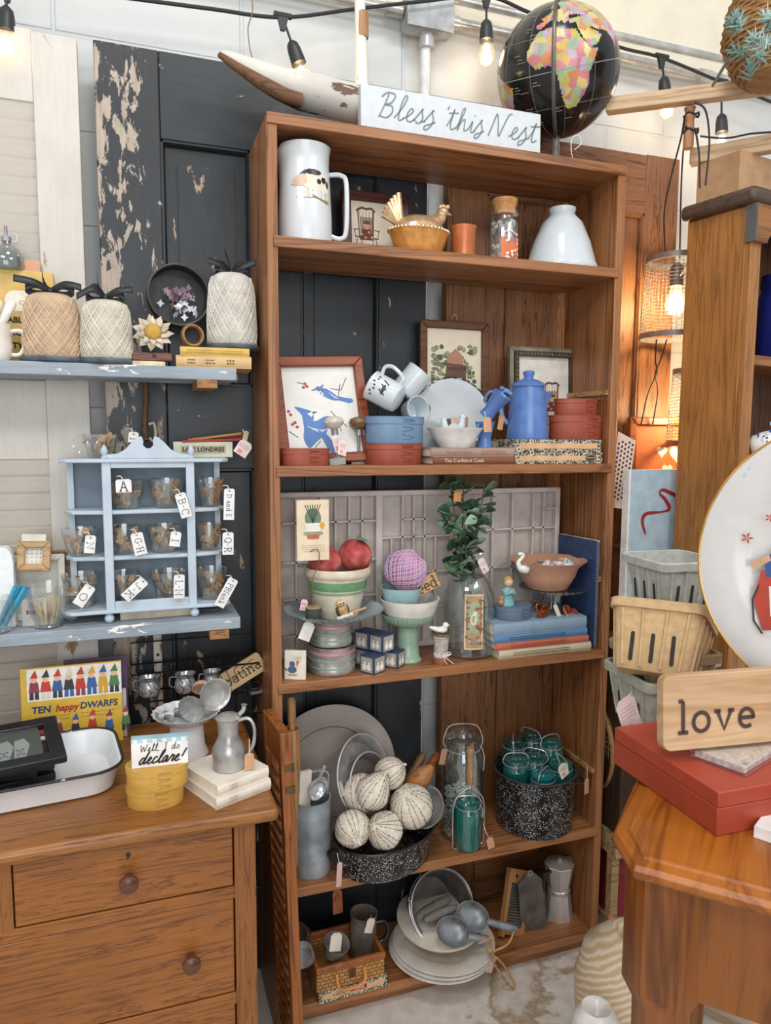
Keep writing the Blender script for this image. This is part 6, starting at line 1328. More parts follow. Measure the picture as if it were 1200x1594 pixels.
dot(-.001, zl0+hl*.55, .008, .014, 6, .0008); dot(.002, zl0+hl*.66, .005, .006, 6, .0009); dot(.006, zl0+hl*.74, .004, .004, 5, .0021); dot(.008, zl0+hl*.42, .005, .0045, 5, .002); dot(0, zl0+hl*.16, .011, .007, 6, .0021)
for i in range(4): strip(-.008+.0045*i, -.0055+.0045*i, zl0+hl*.11, zl0+hl*.21, 7, .0024)
mb.build('paper_label', [P('d9c6a0', .7), P('b3926a', .7), P('a8ae8e', .7), P('6f7d58', .7), P('7a5a44', .7), P('b5503f', .7), P('e6ddca', .7), P('5c4a3c', .7)], t)
# greenery in the jug
def leafy(t, base, tip, n, seed, ls=.017, cols=('35523a', '4f6e52', '86a688')):
    rn = random.Random(seed); b, e = V(base), V(tip); m_ = (b+e)/2+V((rn.uniform(-.012, .012), rn.uniform(-.01, .01), 0)); cv = smooth([b, m_, e], 10)
    MB().tube(cv, .0016, 6).build('stem', P('5c5640', .8), t)
    for i in range(n):
        f = .38+.62*i/n; p_ = cv[min(len(cv)-1, int(f*(len(cv)-1)))]; a = rn.random()*6.28; el = rn.uniform(-.5, .9); L = ls*rn.uniform(.75, 1.2); wd_ = L*.44
        mb = MB(); prof = [(0, .0008), (L*.2, wd_*.35), (L*.5, wd_*.85), (L*.78, wd_), (L*.95, wd_*.5), (L, .0005)]
        vs = []
        for d, q in prof: vs += [(d, -q, .12*q-.10*d*d/L), (d, 0, -.25*q-.10*d*d/L), (d, q, .12*q-.10*d*d/L)]
        fs = []
        for j in range(len(prof)-1): fs += [(3*j, 3*j+3, 3*j+4, 3*j+1), (3*j+1, 3*j+4, 3*j+5, 3*j+2)]
        yield mb.add(vs, fs, T(p_, 0, 0, a) @ T((0, 0, 0), 0, -el) @ T((0, 0, 0), rn.uniform(-.9, .9))), rn.choice(cols)
yz = y
stems = [((0, 0, hn*.30), at(700, 752, y=yz-.01)), ((.004, 0, hn*.30), at(755, 750, y=yz)), ((-.003, .004, hn*.3), at(722, 745, y=yz+.02)), ((.002, -.004, hn*.35), at(722, 812, y=yz-.04)), ((0, .003, hn*.3), at(745, 790, y=yz-.03)), ((-.002, -.003, hn*.3), at(700, 795, y=yz-.03))]
for i, (b, tp) in enumerate(stems):
    tt = thing('leafy_sprig', ('green waxy-leaved sprig in the glass jug, %s' % ('reaching upper left', 'reaching upper right', 'tallest at the back', 'drooping lowest over the neck', 'right of centre', 'left of centre')[i]), 'plant', (x, y, Z4))
    tip = tp-V((x, y, Z4))
    for mb, col in leafy(tt, b, tip, 26, 30+i, .034): mb.build('leaf', P(col, .35, 0, .15), tt)
price_tag('blank tan square tag high among the green leaves', at(712, 768, y=y-.06), .021, .019, (0, 0, .2), P('c2824e', .8)); price_tag('pink printed tag hanging at the jug neck', at(748, 872, y=y-.045), .018, .034, (0, -.5, 0), P('e0d2cd', .8), at(738, 862, y=y-.02), 1)
# books at right
yb = .07; xl, xr = X(775, -.0, Z4), X(921, .0, Z4); L = xr-xl; tks = [('c9bfa0', 1011, 1024, 'cream and tan ornamented book, bottom of the right-hand stack', '~', '6b4a2c', .004), ('c26a50', 1001, 1012, 'coral red book second from the bottom of the right-hand stack', '~', '8f3f2c', -.004), ('5d86ac', 989, 1001, 'medium blue book with dark print, under the faded pale blue book', '~', '2c4258', -.009), ('8aa2b5', 971, 989, 'faded pale blue book on top of the right-hand stack', '', '2c4258', -.012)]
z = Z4; cxs = (xl+xr)/2
for col, v1, v0, lb, tx_, tc, dx in tks:
    hk = at(850, v1, y=.0).z-at(850, v0, y=.0).z; book(lb, (cxs+dx, yb+.01, z), (L-.004 if dx else L, .145, hk), .0, col, 'd9d3bd', [(tx_, -.05, .6)] if tx_ else None, P(tc, .6), tsize=hk*.5); z += hk+.0003
zB = z
c = on(zB, 797, .045); x, r, h = ext(769, 828, .05, zB, 942)
shaker('slate blue oval box under the praying angel figurine', X(798, .05, zB), .05, zB, r*2, r*1.7, h+.002, '64778a'); zA = zB+h+.0025
t = thing('angel_figurine', 'little praying child figurine in a turquoise robe on the oval box', 'figurine', (X(790, .045, zA), .045, zA)); hA = at(792, 895, y=.045).z-zA
RBE = P('7fb5b8', .3); k = hA/.055
MB().lathe([(.0002, 0), (.0125*k, 0), (.0125*k, .003*k), (.0095*k, .018*k), (.0100*k, .026*k), (.006*k, .034*k), (.0002, .035*k)], 24, sy=.8).tube([(-.009*k, 0, .028*k), (-.008*k, -.009*k, .022*k), (-.001, -.011*k, .026*k)], .0032*k, 8).tube([(.009*k, 0, .028*k), (.008*k, -.009*k, .022*k), (.001, -.011*k, .026*k)], .0032*k, 8).build('robe', RBE, t)
hd = MB().ball((0, -.001, .042*k), .0085*k, 20).ball((0, -.0095*k, .0405*k), .0012*k, 8).build('head', P('e0b89c', .35), t)
MB().tube([(-.001*k, -.0115*k, .024*k), (-.001*k, -.0125*k, .031*k)], .0018*k, 8).tube([(.0012*k, -.0115*k, .024*k), (.0012*k, -.0125*k, .031*k)], .0018*k, 8).build('hands', P('e0b89c', .35), t)
MB().ball((0, .0012*k, .0445*k), .0092*k, 20, sc=(1, 1, .95)).build('hair', P('b5905c', .5), hd)
for dx in (-.003, .003): MB().ball((dx*k, -.0088*k, .0425*k), .0008*k, 8, sc=(1.4, 1, .6)).build('eye', P('4a3426', .4), hd)
MB().ball((-.0145*k, -.004, .007*k), .006*k, 14, sc=(1, .9, 1)).ball((-.0145*k, -.005, .014*k), .0042*k, 12).ball((-.0175*k, -.004, .017*k), .0016*k, 8).ball((-.0115*k, -.004, .017*k), .0016*k, 8).build('teddy_bear', P('b9865c', .5), t)
# hearts
def heart(k): return [(k*.062*16*math.sin(a)**3, k*.062*(13*math.cos(a)-5*math.cos(2*a)-2*math.cos(3*a)-math.cos(4*a))) for a in [2*PI*i/40 for i in range(40)]]
CP = P('a8643c', .25, .7, .2, .1, 40); CP2 = P('bf6a48', .3, .4, .15, .1, 40)
def heart_mould(label, c, k, d, rot, m_):
    t = thing('heart_mould', label, 'mould', c, rot=rot); o_ = heart(k); n = len(o_); i_ = [(a*.82, b*.82) for a, b in o_]; j_ = [(a*.7, b*.7) for a, b in o_]
    vs = [(a*1.12, 0, b*1.12) for a, b in o_]+[(a, -.0006, b) for a, b in o_]+[(a*.97, d, b*.97) for a, b in i_]+[(a, d*.98, b) for a, b in j_]
    fs = [(q*n+i, q*n+(i+1) % n, (q+1)*n+(i+1) % n, (q+1)*n+i) for q in range(3) for i in range(n)]+[tuple(3*n+i for i in range(n))]
    q = MB().add(vs, fs).build('mould_body', m_, t); sd = q.modifiers.new('s', 'SOLIDIFY'); sd.thickness = .0012; MB().tube([(0, d*.9, -k*.45), (0, d*.8, 0), (.002, d*.85, k*.3)], .0016, 6).build('clasp', m_, t) if m_ is CP else None; return t
heart_mould('dark copper heart mould standing open side forward', at(844, 955, y=.025)+V((0, 0, .007)), .021, .010, (-.2, .3, .1), CP); heart_mould('reddish copper heart mould beside the glass stand', at(887, 957, y=.03)+V((0, 0, .006)), .020, .011, (-.7, .5, -.3), CP2)
price_tag('white paper tag between the two copper heart moulds', at(864, 943, y=.03), .012, .032, (-.2, -.35, .2), P('e3d6cc', .8))
# cake stand + peach bowl
y = .078; x, r, h = ext(807, 912, y, zB, 912); t = thing('glass_cake_stand', 'clear glass pedestal stand with a scalloped edge on the blue book', 'cake stand', (x, y, zB)); h = at(858, 915, y=y).z-zB
GS = glass('e3e5e4', .05, .25)
MB().lathe([(.0002, 0), (r*.5, 0), (r*.5, .004), (r*.3, .010), (r*.24, h*.5), (r*.3, h-.006), (.0002, h-.005)], 36, wob=lambda a, k: .05*math.cos(10*a)).build('stem', GS, t); MB().shell([(r*.2, h-.004), (r*.95, h-.002), (r*1.0, h+.004)], .003, n=120, wob=lambda a, k: .02*math.cos(30*a)*(k > 0)).build('plate', GS, t)
zS = zB+h-.0005; x, r, h = ext(783, 921, y, zS+.002, 870); t = thing('peach_bowl', 'wide peach coloured ceramic bowl on the glass stand', 'bowl', (x-.002, y, zS+.002)); r *= .86
MB().shell([(r*.5, 0), (r*.54, .002), (r*.72, h*.45), (r*.80, h*.75), (r*1.0, h*.98), (r*1.01, h)], .003, n=64).build('bowl_body', P('c9977c', .3, 0, .05), t)
zz = zS+h*.75
t = thing('swan_figurine', 'white ceramic swan perched at the left of the peach bowl', 'figurine', (X(812, y-.03, zz), y-.03, zz+.004)); MB().tube(smooth([(.014, 0, .0), (-.004, 0, .004), (-.010, 0, .018), (-.001, 0, .028), (.003, 0, .035), (-.004, 0, .039), (-.011, 0, .036)], 5), [.012]*3+[.011, .010, .009, .008, .007, .0065, .006, .0055]+[.0045]*18+[.004, .002], 12).ball((.014, 0, .004), .011, 14, sc=(1.4, .8, .8)).build('body', WC, t)
rn = random.Random(21)
nm = ['silver wrapped', 'clear glass', 'white ceramic', 'tan wooden', 'grey', 'cream', 'white paper', 'silver', 'pale blue']
for i in range(26):
    a = rn.uniform(-2.9, .4) if i < 16 else rn.random()*6.28; q = r*.66*math.sqrt(rn.random()); cx, cy = x+q*math.cos(a)+.008, y+q*math.sin(a)*.8
    mb = MB(); k = rn.uniform(.008, .013); mb.ball((0, 0, 0), k, 10, sc=(1.2, 1, .55), wob=lambda b, kk: .18*math.cos(3*b+i)) if i % 3 else mb.tube([(-k, 0, 0), (0, 0, k*.5), (k, 0, 0)], [k*.5, k*.7, k*.2], 8)
    tag(mb.build('trinket', (P('dfe3e6', .25), CHROME, P('e6e2da', .4), P('c9a078', .6), P('a8adb0', .3))[i % 5 if i % 4 else 0], None, (cx, cy, zz+rn.uniform(-.002, .010)), (rn.random(), rn.random(), a)), 'small white and silver trinket heaped in the peach bowl', 'trinket', 'trinkets in the peach bowl')
# blue book standing
xb = .8285; t = thing('standing_book', 'tall navy blue book standing against the right side of the bookcase', 'book', (X(900, .09, 1.0), .105, Z4+.0005), rot=(0, .0, -1.02)); qa, qb = V((X(872, .158, 1.), .158, 0)), V((X(930, .018, 1.)-.003, .018, 0)); t.location = (*((qa+qb)/2).xy, Z4+.0005); t.rotation_euler.z = math.atan2(qb.y-qa.y, qb.x-qa.x); h = at(905, 835, y=.10).z-Z4
MB().box((0, .0, h/2), (.15, .012, h)).build('cover', P('33486f', .5, 0, .12, .15, 60), t, bevel=.0015); MB().box((.001, 0, h/2+.001), (.148, .009, h-.001)).build('pages', P('d9d3c2', .8), t)

# ================================================================ fourth compartment (z = Z5)
GV = P('a6b0b5', .42, .3, .22, .08, 14)
y = .06; x, r, h = ext(455, 514, y, Z5, 1240)
t = thing('galvanized_canister', 'tall galvanized metal canister holding kitchen tools', 'canister', (x+.001, y, Z5)); rG = r
MB().shell([(r*.97, 0), (r, .003), (r, h*.22), (r*1.012, h*.235), (r, h*.25), (r, h*.77), (r*1.012, h*.785), (r, h*.80), (r, h*.98), (r*1.02, h)], .002, n=48).build('can_body', GV, t)
MB().tube(smooth([(r*.85, 0, h), (r*.9, 0, h+.05), (r*.3, 0, h+.058), (-r*.3, 0, h+.058)], 6), .0016, 6).tube([(-r*.3, 0, h+.058), (r*.6, .01, h+.056)], .003, 8).build('bail_handle', CHROME, t)
c = at(464, 1245, y=y-.004); L = at(456, 1085, y=y).z
t = thing('rolling_pin', 'upright wooden rolling pin standing in the galvanized canister', 'rolling pin', (X(460, y-.006, .5), y-.006, Z5+.004), rot=(0, -.02, 0)); WN = wood('b98a5a', '8a5f34', 'z', .45, 1.2)
za = at(460, 1135, y=y).z-Z5; ztop = L-Z5
MB().lathe([(.0002, .02), (.0165, .02), (.0175, .03), (.0175, za-.004), (.015, za), (.0002, za)], 28).build('barrel', WN, t); MB().lathe([(.006, za-.001), (.007, za+.004), (.0095, za+.02), (.010, ztop-.008), (.007, ztop), (.0002, ztop+.001)], 24).build('handle', wood('c79a66', '94693c', 'z', .45, 1.2), t)
for i, (u, v, rr, lb, ti) in enumerate(((487, 1222, 24, 'round silver scoop bowl standing in the galvanized canister', .3), (468, 1215, 20, 'cream paper-backed slab standing in the galvanized canister', .1))):
    c = at(u, v, y=y-.006+.012*i)
    if i == 0: tag(MB().shell([(.004, 0), (.018, .005), (.026, .014), (.028, .02)], .0014, n=36).tube([(.0, .026, .018), (0, .062, .03)], .004, 8).build('scoop', CHROME, None, c, (PI/2+.15, 0, .5)), lb, 'scoop')
    else: tag(MB().prism(rrect(.03, .09, .004, 4), -.0035, .0035).build('paper_pad', P('d9d2c2', .7), None, c+V((.004, -.022, -.012)), (.0, .05, .3)), lb, 'pad')
# charger plate
yP = .180; pc = at(513, 1178, y=yP); R = (at(513, 1099, y=yP).z-Z5)/2
CH_ = peel('chippy_plate', 'a3978f', '54473f', 'x', .66, 16, None, .6, 'b3a79e')
t = thing('charger_plate', 'big mauve-grey distressed charger plate standing at the back', 'plate', (pc.x, yP, Z5+R+.002), rot=(PI/2-.08, 0, 0)); MB().lathe([(.0002, 0), (R*.62, 0), (R*.68, .006), (R*.98, .010), (R, .012), (R*.98, .0135), (R*.68, .009), (R*.6, .003), (.0002, .003)], 72).build('plate_body', CH_, t)
MB().tube([(R*.67*math.cos(a*PI/36), R*.67*math.sin(a*PI/36), .0094) for a in range(72)], .0009, 5, True).build('ring_line', P('5c504a', .6), t)
# oval roaster
SP = speckle(); y = .035; x, r, h = ext(514, 690, y, Z5, 1290)
cR = V((X(600, y, Z5+.03), y+.005, Z5)); rz = .0; h = .078; ra = r*.96; rb_ = .095
t = thing('enamel_roaster', 'oval black speckled enamel roaster heaped with cloth balls', 'roaster', cR, .35)
MB().shell([(.86, 0), (.90, .004), (.95, h*.5), (1.0, h*.96), (1.03, h)], .015, n=72, sx=ra, sy=rb_).build('pan_body', SP, t); MB().tube([(1.03*ra*math.cos(a*PI/36), 1.03*rb_*math.sin(a*PI/36), h) for a in range(72)], .003, 8, True).build('rim', P('242326', .25), t)
for sg in (-1, 1): MB().tube(smooth([(sg*ra*.97, -.035, h*.72), (sg*ra*1.12, -.028, h*.72), (sg*ra*1.18, 0, h*.70), (sg*ra*1.12, .028, h*.72), (sg*ra*.97, .035, h*.72)], 6), .0042, 8).build('handle', P('242326', .25), t)
price_tag('long pink tag hanging from the left handle of the roaster', at(529, 1345, y=-.055), .012, .052, (0, .06, 0), P('c9a49c', .8), at(525, 1328, y=-.05), 0)
# pie pans leaning
for i, (u, v, rp, yy, lb, rz_) in enumerate(((556, 1206, 60, .115, 'round metal pie pan leaning, behind the white-rimmed one', -.62), (566, 1224, 50, .095, 'white-rimmed pie pan leaning behind the cloth balls', -.66))):
    c = at(u, v, y=yy); R = rp*mpp(c)
    t = thing('pie_pan', lb, 'pan', c, rot=(PI/2-.3, 0, -rz_)); MB().shell([(R*.8, 0), (R*.82, .001), (R*.95, .018), (R*1.0, .020), (R*1.02, .021)], .0016, n=56).build('pan_body', TIN if not i else P('8f8780', .35, .5), t)
    MB().tube([(R*1.01*math.cos(a*PI/28), R*1.01*math.sin(a*PI/28), .0205) for a in range(56)], .0022, 6, True).build('rim', P('cfccc6', .35, .3), t)
    if not i: MB().box((-R*.93, .0, .023), (.010, .034, .0015)).build('stop_tab', CHROME, t)
# cloth balls
SC_ = P('ddd2c0', .9, 0, .1, .2, 80); DK = P('5c4c40', .9); rn = random.Random(14)
def cloth_ball(label, u, v, rp, yy, rot, pear=0):
    c = at(u, v, y=yy); R = rp*mpp(c); t = thing('cloth_gourd' if pear else 'cloth_ball', label, 'ball', c, rot=rot, group=None)
    pr = [(1e-5, -R)]+[(R*math.cos(a)*(1-.28*pear*max(0, math.sin(a))), R*math.sin(a)*(1+.35*pear*max(0, math.sin(a)))) for a in [math.radians(q) for q in range(-80, 81, 10)]]+[(1e-5, R*(1+.35*pear))]
    MB().lathe(pr, 28, wob=lambda a, k: .018*math.cos(6*a)).build('cloth', SC_, t)
    mb = MB()
    def pt(la, lo):
        q = 1.012*(1+.018*math.cos(6*lo)); rr = R*math.cos(la)*(1-.28*pear*max(0, math.sin(la)))*q; return V((rr*math.cos(lo), rr*math.sin(lo), R*math.sin(la)*(1+.35*pear*max(0, math.sin(la)))*1.012))
    for k in range(12):
        lo = 2*PI*k/12; la = -1.2
        while la < 1.2:
            n = rn.randint(3, 8); l2 = la; pts = []
            for j in range(n): pts.append(pt(l2, lo+rn.uniform(-.045, .045))); l2 += .028
            mb.tube(pts, .0006, 4); la = l2+.035
        if k % 2 == 0: mb.tube([pt(q/10, lo+.26) for q in range(-13, 14)], .0004, 4)
    mb.build('handwriting', DK, t); MB().tube(smooth([(0, 0, R*(.97+.35*pear)), (.002, .001, R*(1.05+.35*pear)), (.006, 0, R*(1.1+.35*pear))], 4), .003, 8).build('gathered_top', SC_, t); return t
cloth_ball('script-printed cloth ball, topmost of the heap in the roaster', 607, 1203, 25, .06, (.5, .9, .3)); cloth_ball('script-printed cloth ball at the left behind the big gourd', 563, 1235, 30, .05, (2.6, .2, .1)); cloth_ball('big script-printed cloth gourd in the middle of the heap', 580, 1233, 27, .015, (.3, .55, .5), 1); cloth_ball('script-printed cloth ball at the lower left of the roaster', 549, 1290, 28, -.012, (1.9, .6, .2)); cloth_ball('script-printed cloth gourd lying at the front of the roaster', 598, 1292, 29, -.025, (.4, -.9, .2), 1); cloth_ball('large script-printed cloth ball at the right of the heap', 640, 1255, 34, .015, (.2, -.5, .2))
# wooden pestles / pins right of the heap
def pin(label, a, b, rads, m_, name='rolling_pin', cat='rolling pin'):
    A, B = V(a), V(b); n = len(rads); return tag(MB().tube([A+(B-A)*i/(n-1) - A for i in range(n)], rads, 20).build(name, m_, None, A), label, cat)
pin('short honey wooden pestle lying between the cloth balls and jar', at(628, 1238, y=.06), at(673, 1192, y=.045), [.010, .017, .021, .023, .0235, .022, .016, .006], wood('b97f42', '8a5524', 'x', .4, 2), 'wooden_pestle', 'pestle')
pin('orange-brown turned wooden pin leaning at the back of the roaster', at(655, 1215, y=.10), at(682, 1172, y=.13), [.012, .012, .0115, .011, .0105, .006], wood('a85c28', '7a3d16', 'x', .4, 2), 'turned_pin', 'pin')
pin('tan turned wooden pin leaning at the back beside the orange-brown one', at(636, 1215, y=.12), at(660, 1172, y=.14), [.010, .011, .0115, .011, .0105, .005], wood('8f6a42', '5e4124', 'x', .4, 2), 'turned_pin', 'pin')
c = at(672, 1255, y=.02); t = thing('metal_pan', 'flared grey metal pan tilted at the right end of the roaster', 'pan', c+V((-.006, 0, -.004)), rot=(.35, -.95, .0)); MB().shell([(.030, -.02), (.033, -.018), (.046, .012), (.049, .014)], .0014, n=44).build('pan_body', TIN, t)
# jar of beads
y = .085; x, r, h = ext(687, 749, y, Z5, 1180)
AQ = glass('a3c4bb', .03, .2)
def bail_jar(label, c, r, h, tint, name='bail_jar', rot=(0, 0, 0), bail=True, beads=False, lab=False):
    t = thing(name, label, 'jar', c, rot=rot); g_ = glass('f1f6f4', .04, .2, body=.03, bh='b5cdc6') if tint == 'b9cdc8' else glass('8fd0c8', .04, .1, body=.62, bh=tint)
    MB().shell([(r*.93, 0), (r, .005), (r, h*.70), (r*.93, h*.78), (r*.76, h*.84), (r*.76, h*.90)], .003, n=44).build('jar_body', g_, t)
    MB().lathe([(r*.85, h*.895), (r*.87, h*.90), (r*.87, h*.93), (r*.6, h*.955), (r*.55, h*.985), (r*.25, h*1.0), (.0002, h*1.0)], 40).build('lid', g_, t)
    if bail: MB().tube([(r*.86*math.cos(a*PI/20), r*.86*math.sin(a*PI/20), h*.83) for a in range(40)], .0013, 6, True).tube(smooth([(-r*.88, 0, h*.83), (-r*.98, -.002, h*.90), (-r*.7, -.003, h*1.03), (0, -.004, h*1.055), (r*.7, -.003, h*1.03), (r*.98, -.002, h*.90), (r*.88, 0, h*.83)], 5), .0015, 6).tube(smooth([(r*.9, -.0, h*.84), (r*1.06, -.004, h*.75), (r*1.03, -.008, h*.62)], 5), .0013, 6).build('wire_bail', CHROME, t, rot=(0, 0, -.3))
    return t
bail_jar('large clear jar half filled with white beads, blue-green lid', (x, y, Z5), r, at(718, 1135, y=y).z-Z5, 'b9cdc8')
hb = .42*(at(718, 1135, y=y).z-Z5); mb = MB(); rn = random.Random(9)
for i in range(420): a = rn.random()*6.283; q = (r-.007)*(rn.random()**.25); mb.ball((q*math.cos(a), q*math.sin(a), .007+(hb-.01)*rn.random()), .0036, 8, sc=(1.1, 1, .8))
for i in range(90): a = rn.random()*6.283; q = (r-.007)*math.sqrt(rn.random()); mb.ball((q*math.cos(a), q*math.sin(a), hb-.002), .0036, 8, sc=(1.1, 1, .8))
o = mb.build('white_beads', P('f2f2ee', .5), None, (x, y, Z5)); tag(o, 'white beads filling the lower half of the large clear jar', 'beads'); o['kind'] = 'stuff'
# wooden-handled lifter with wire frame around the teal jar
y2 = .028; x2, r2j, h2 = ext(702, 752, y2, Z5, 1250); hj = at(727, 1243, y=y2).z-Z5; r2j *= .93
bail_jar('teal glass jar held in the wire lifter in front of the bead jar', (x2, y2, Z5+.002), r2j*.92, hj, '0f7a70', bail=True)
t = thing('jar_lifter', 'wire jar lifter with a pale wooden handle around the teal jar', 'lifter', (x2, y2, Z5)); zh0, zh1 = at(731, 1222, y=y2).z-Z5, at(731, 1163, y=y2).z-Z5
MB().lathe([(.005, zh0), (.008, zh0+.006), (.0095, zh0+.03), (.008, zh1-.026), (.0085, zh1-.02), (.0115, zh1-.010), (.009, zh1-.001), (.0002, zh1)], 24).build('handle', wood('c9a477', '9c774a', 'z', .5, 2), t, (.004, 0, 0)); MB().lathe([(.005, zh0-.008), (.0055, zh0+.001)], 16).build('ferrule', CHROME, t, (.004, 0, 0))
mb = MB()
for sg in (-1, 1): mb.tube(smooth([(.004, 0, zh0-.006), (sg*r2j*.7, -.002, hj+.012), (sg*r2j*1.12, -.004, hj-.015), (sg*r2j*1.14, -.006, .02), (sg*r2j*1.0, -.004, .0025), (sg*r2j*.2, -.012, .0025)], 6), .0016, 6)
mb.tube([(-r2j*.9, -.006, .002), (r2j*.9, -.006, .002)], .0016, 6); mb.build('wire_frame', CHROME, t)
price_tag('tan blank tag tied to the jar lifter at the shelf edge', at(762, 1306, y=-.008), .018, .026, (0, -.25, 0), P('c89a76', .8), at(752, 1282, y=.02)); price_tag('tan tag hanging beside the bead jar', at(692, 1168, y=y-.02), .016, .036, (0, .22, 0), P('a88468', .8))
# stock pot
y = .085; x, r, h = ext(752, 906, y, Z5, 1190); r *= .95
t = thing('stock_pot', 'big black speckled enamel stock pot full of teal jars', 'pot', (x, y-.004, Z5)); h = at(829, 1193, y=y).z-Z5; r = min(r, .103); yp = y-.004
MB().shell([(r*.93, 0), (r*.96, .006), (r*.98, h*.5), (r, h*.97), (r*1.03, h)], .003, n=64).build('pot_body', SP, t); MB().tube([(r*1.025*math.cos(a*PI/32), r*1.025*math.sin(a*PI/32), h) for a in range(64)], .0032, 8, True).build('rim', P('3a3a3e', .25), t)
MB().tube(smooth([(r*1.0, -.02, h*.86), (r*1.14, -.018, h*.84), (r*1.18, 0, h*.82), (r*1.14, .018, h*.84), (r*1.0, .02, h*.86)], 6), .004, 8).build('handle', P('242326', .25), t, rot=(0, 0, -.55))
jr = r*.335
for i, (dx, dy, dz, tint, lb) in enumerate(((-.55, -.05, .052, '17736a', 'teal jar at the left of the stock pot'), (-.05, -.58, .028, '1d8f9a', 'bright turquoise jar front and centre in the stock pot'), (.60, -.30, .038, '17736a', 'teal jar at the front right of the stock pot, tag tied on'), (.0, .02, .052, '15625a', 'teal jar in the middle of the stock pot'), (.62, .28, .070, '17736a', 'teal jar at the right back of the stock pot'), (-.28, .58, .070, '14554e', 'dark teal jar at the back left of the stock pot'), (.25, .62, .080, '14554e', 'dark teal jar at the back of the stock pot'))):
    hj = .13; bail_jar(lb, (x+dx*r, yp+dy*r, Z5+h-hj+dz-.012), jr, hj, tint, rot=(-.05*(dy < 0), 0, i*.9))
price_tag('white printed price tag tied to the front right teal jar', at(874, 1192, y=yp-r-.004), .027, .034, (0, -.45, .2), P('e3ddd4', .8), at(866, 1172, y=yp-.06), 1); price_tag('tan tag hanging from the stock pot handle', at(913, 1215, y=.012), .017, .036, (0, -.05, .3), P('c4906e', .8), at(914, 1192, y=.02))

# ================================================================ bottom compartment (z = Z6)
# boxes and basket at left
c0 = at(540, 1560, y=-.0)
t0_ = cigar_box('cream patterned box with a red band lying under the wicker tray', X(545, .04, .08)-.008, .052, Z6, .165, .125, .030, 0, .02, 'FUERTE')
MB().box((.012, -.0632, .017), (.04, .0008, .009)).build('red_band', P('b3262a', .6), t0_); scribble(MB(), .026, .005, 1, .012, .017, -.0640, .003).build('band_lettering', P('e6dccb', .6), t0_)
zk = Z6+.031; xk = X(540, .04, .1)-.006; wk, dk, hk = .158, .12, .052
t = thing('wicker_tray', 'small wicker case tray with leather edging and a front handle', 'basket', (xk, .05, zk), .02)
nt = NT('wicker'); cc = nt.n('ShaderNodeTexCoord'); sp_ = nt.n('ShaderNodeSeparateXYZ'); nt.l(cc.outputs['Object'], sp_.inputs[0]); ad = nt.n('ShaderNodeMath', operation='ADD'); nt.l(sp_.outputs[0], ad.inputs[0]); nt.l(sp_.outputs[1], ad.inputs[1]); cb = nt.n('ShaderNodeCombineXYZ'); nt.l(ad.outputs[0], cb.inputs[0]); nt.l(sp_.outputs[2], cb.inputs[1])
br = nt.n('ShaderNodeTexBrick'); nt.l(cb.outputs[0], br.inputs['Vector']); br.inputs['Scale'].default_value = 1; br.inputs['Brick Width'].default_value = .013; br.inputs['Row Height'].default_value = .0085; br.inputs['Mortar Size'].default_value = .0016; br.inputs['Mortar Smooth'].default_value = 1
for n_, h_ in (('Color1', 'c08a4c'), ('Color2', 'a8743a'), ('Mortar', '4a2a12')): br.inputs[n_].default_value = lin(h_)
nt.set(br.outputs['Color'], .6); nt.bump(br.outputs['Fac'], -.8, .004); WK = nt.mat; LE = P('9a5a2e', .45, 0, .15, .1, 40)
mb = MB(); [mb.box(*q) for q in (((0, 0, .002), (wk, dk, .004)), ((0, -dk/2, hk/2), (wk, .005, hk)), ((0, dk/2, hk/2), (wk, .005, hk)), ((-wk/2, 0, hk/2), (.005, dk, hk)), ((wk/2, 0, hk/2), (.005, dk, hk)))]; mb.build('woven_body', WK, t)
mb = MB(); [mb.box(*q) for q in (((0, -dk/2, hk), (wk+.009, .009, .013)), ((0, dk/2, hk), (wk+.009, .009, .013)), ((-wk/2, 0, hk), (.009, dk, .013)), ((wk/2, 0, hk), (.009, dk, .013)))]; mb.build('leather_rim', LE, t, bevel=.002)
MB().tube(smooth([(-.035, -dk/2-.004, .036), (-.034, -dk/2-.014, .012), (-.022, -dk/2-.018, .004), (.018, -dk/2-.018, .006), (.03, -dk/2-.014, .016), (.031, -dk/2-.004, .038)], 6), .0038, 8).build('handle', P('c98a4a', .4), t); MB().box((.002, -dk/2-.004, .03), (.016, .004, .02)).tube([(.002, -dk/2-.007, .022), (.002, -dk/2-.007, .034)], .002, 6).build('clasp', P('5c3a22', .4), t)
zi = zk+.004
def tinpot(label, name, cat, uv, yy, r, h, rot, m_=TIN, handle=None, inner=None):
    c = at(*uv, y=yy); t = thing(name, label, cat, c, rot=rot); MB().shell([(r*.72, 0), (r*.76, .002), (r*.97, h*.92), (r*1.02, h)], .0013, n=40).build('body', m_, t)
    if handle: MB().box((r+.022, 0, h-.002), (.05, .010, .0022)).build('handle', m_, t, rot=(0, 0, handle))
    return t
tinpot('silver measuring cup tilted at the left front of the wicker tray', 'measuring_cup', 'cup', (478, 1490), .006, .027, .03, (.4, -.75, .2), CHROME, None); tinpot('brownish tin cup lying at the back left of the wicker tray', 'tin_cup', 'cup', (474, 1455), .06, .025, .03, (.9, -.5, -.5), P('8a7a6e', .35, .7))
tinpot('grey enamel bowl-shaped cup in the middle of the wicker tray', 'enamel_cup', 'cup', (518, 1484), .03, .030, .036, (.35, .15, .2), P('9c968f', .35, .4))
price_tag('white printed card standing in the grey enamel cup', at(524, 1455, y=.012), .03, .034, (-.3, .3, .2), P('d3cbc0', .8), None, 0)
x, r, h = ext(543, 588, .07, zi, 1412)
t = thing('tankard', 'tall dull pewter tankard with a black handle in the wicker tray', 'tankard', (x-.002, .072, zi), rot=(0, .03, 0)); PT = metal('8a8076', .4, .25, .08); h = .105
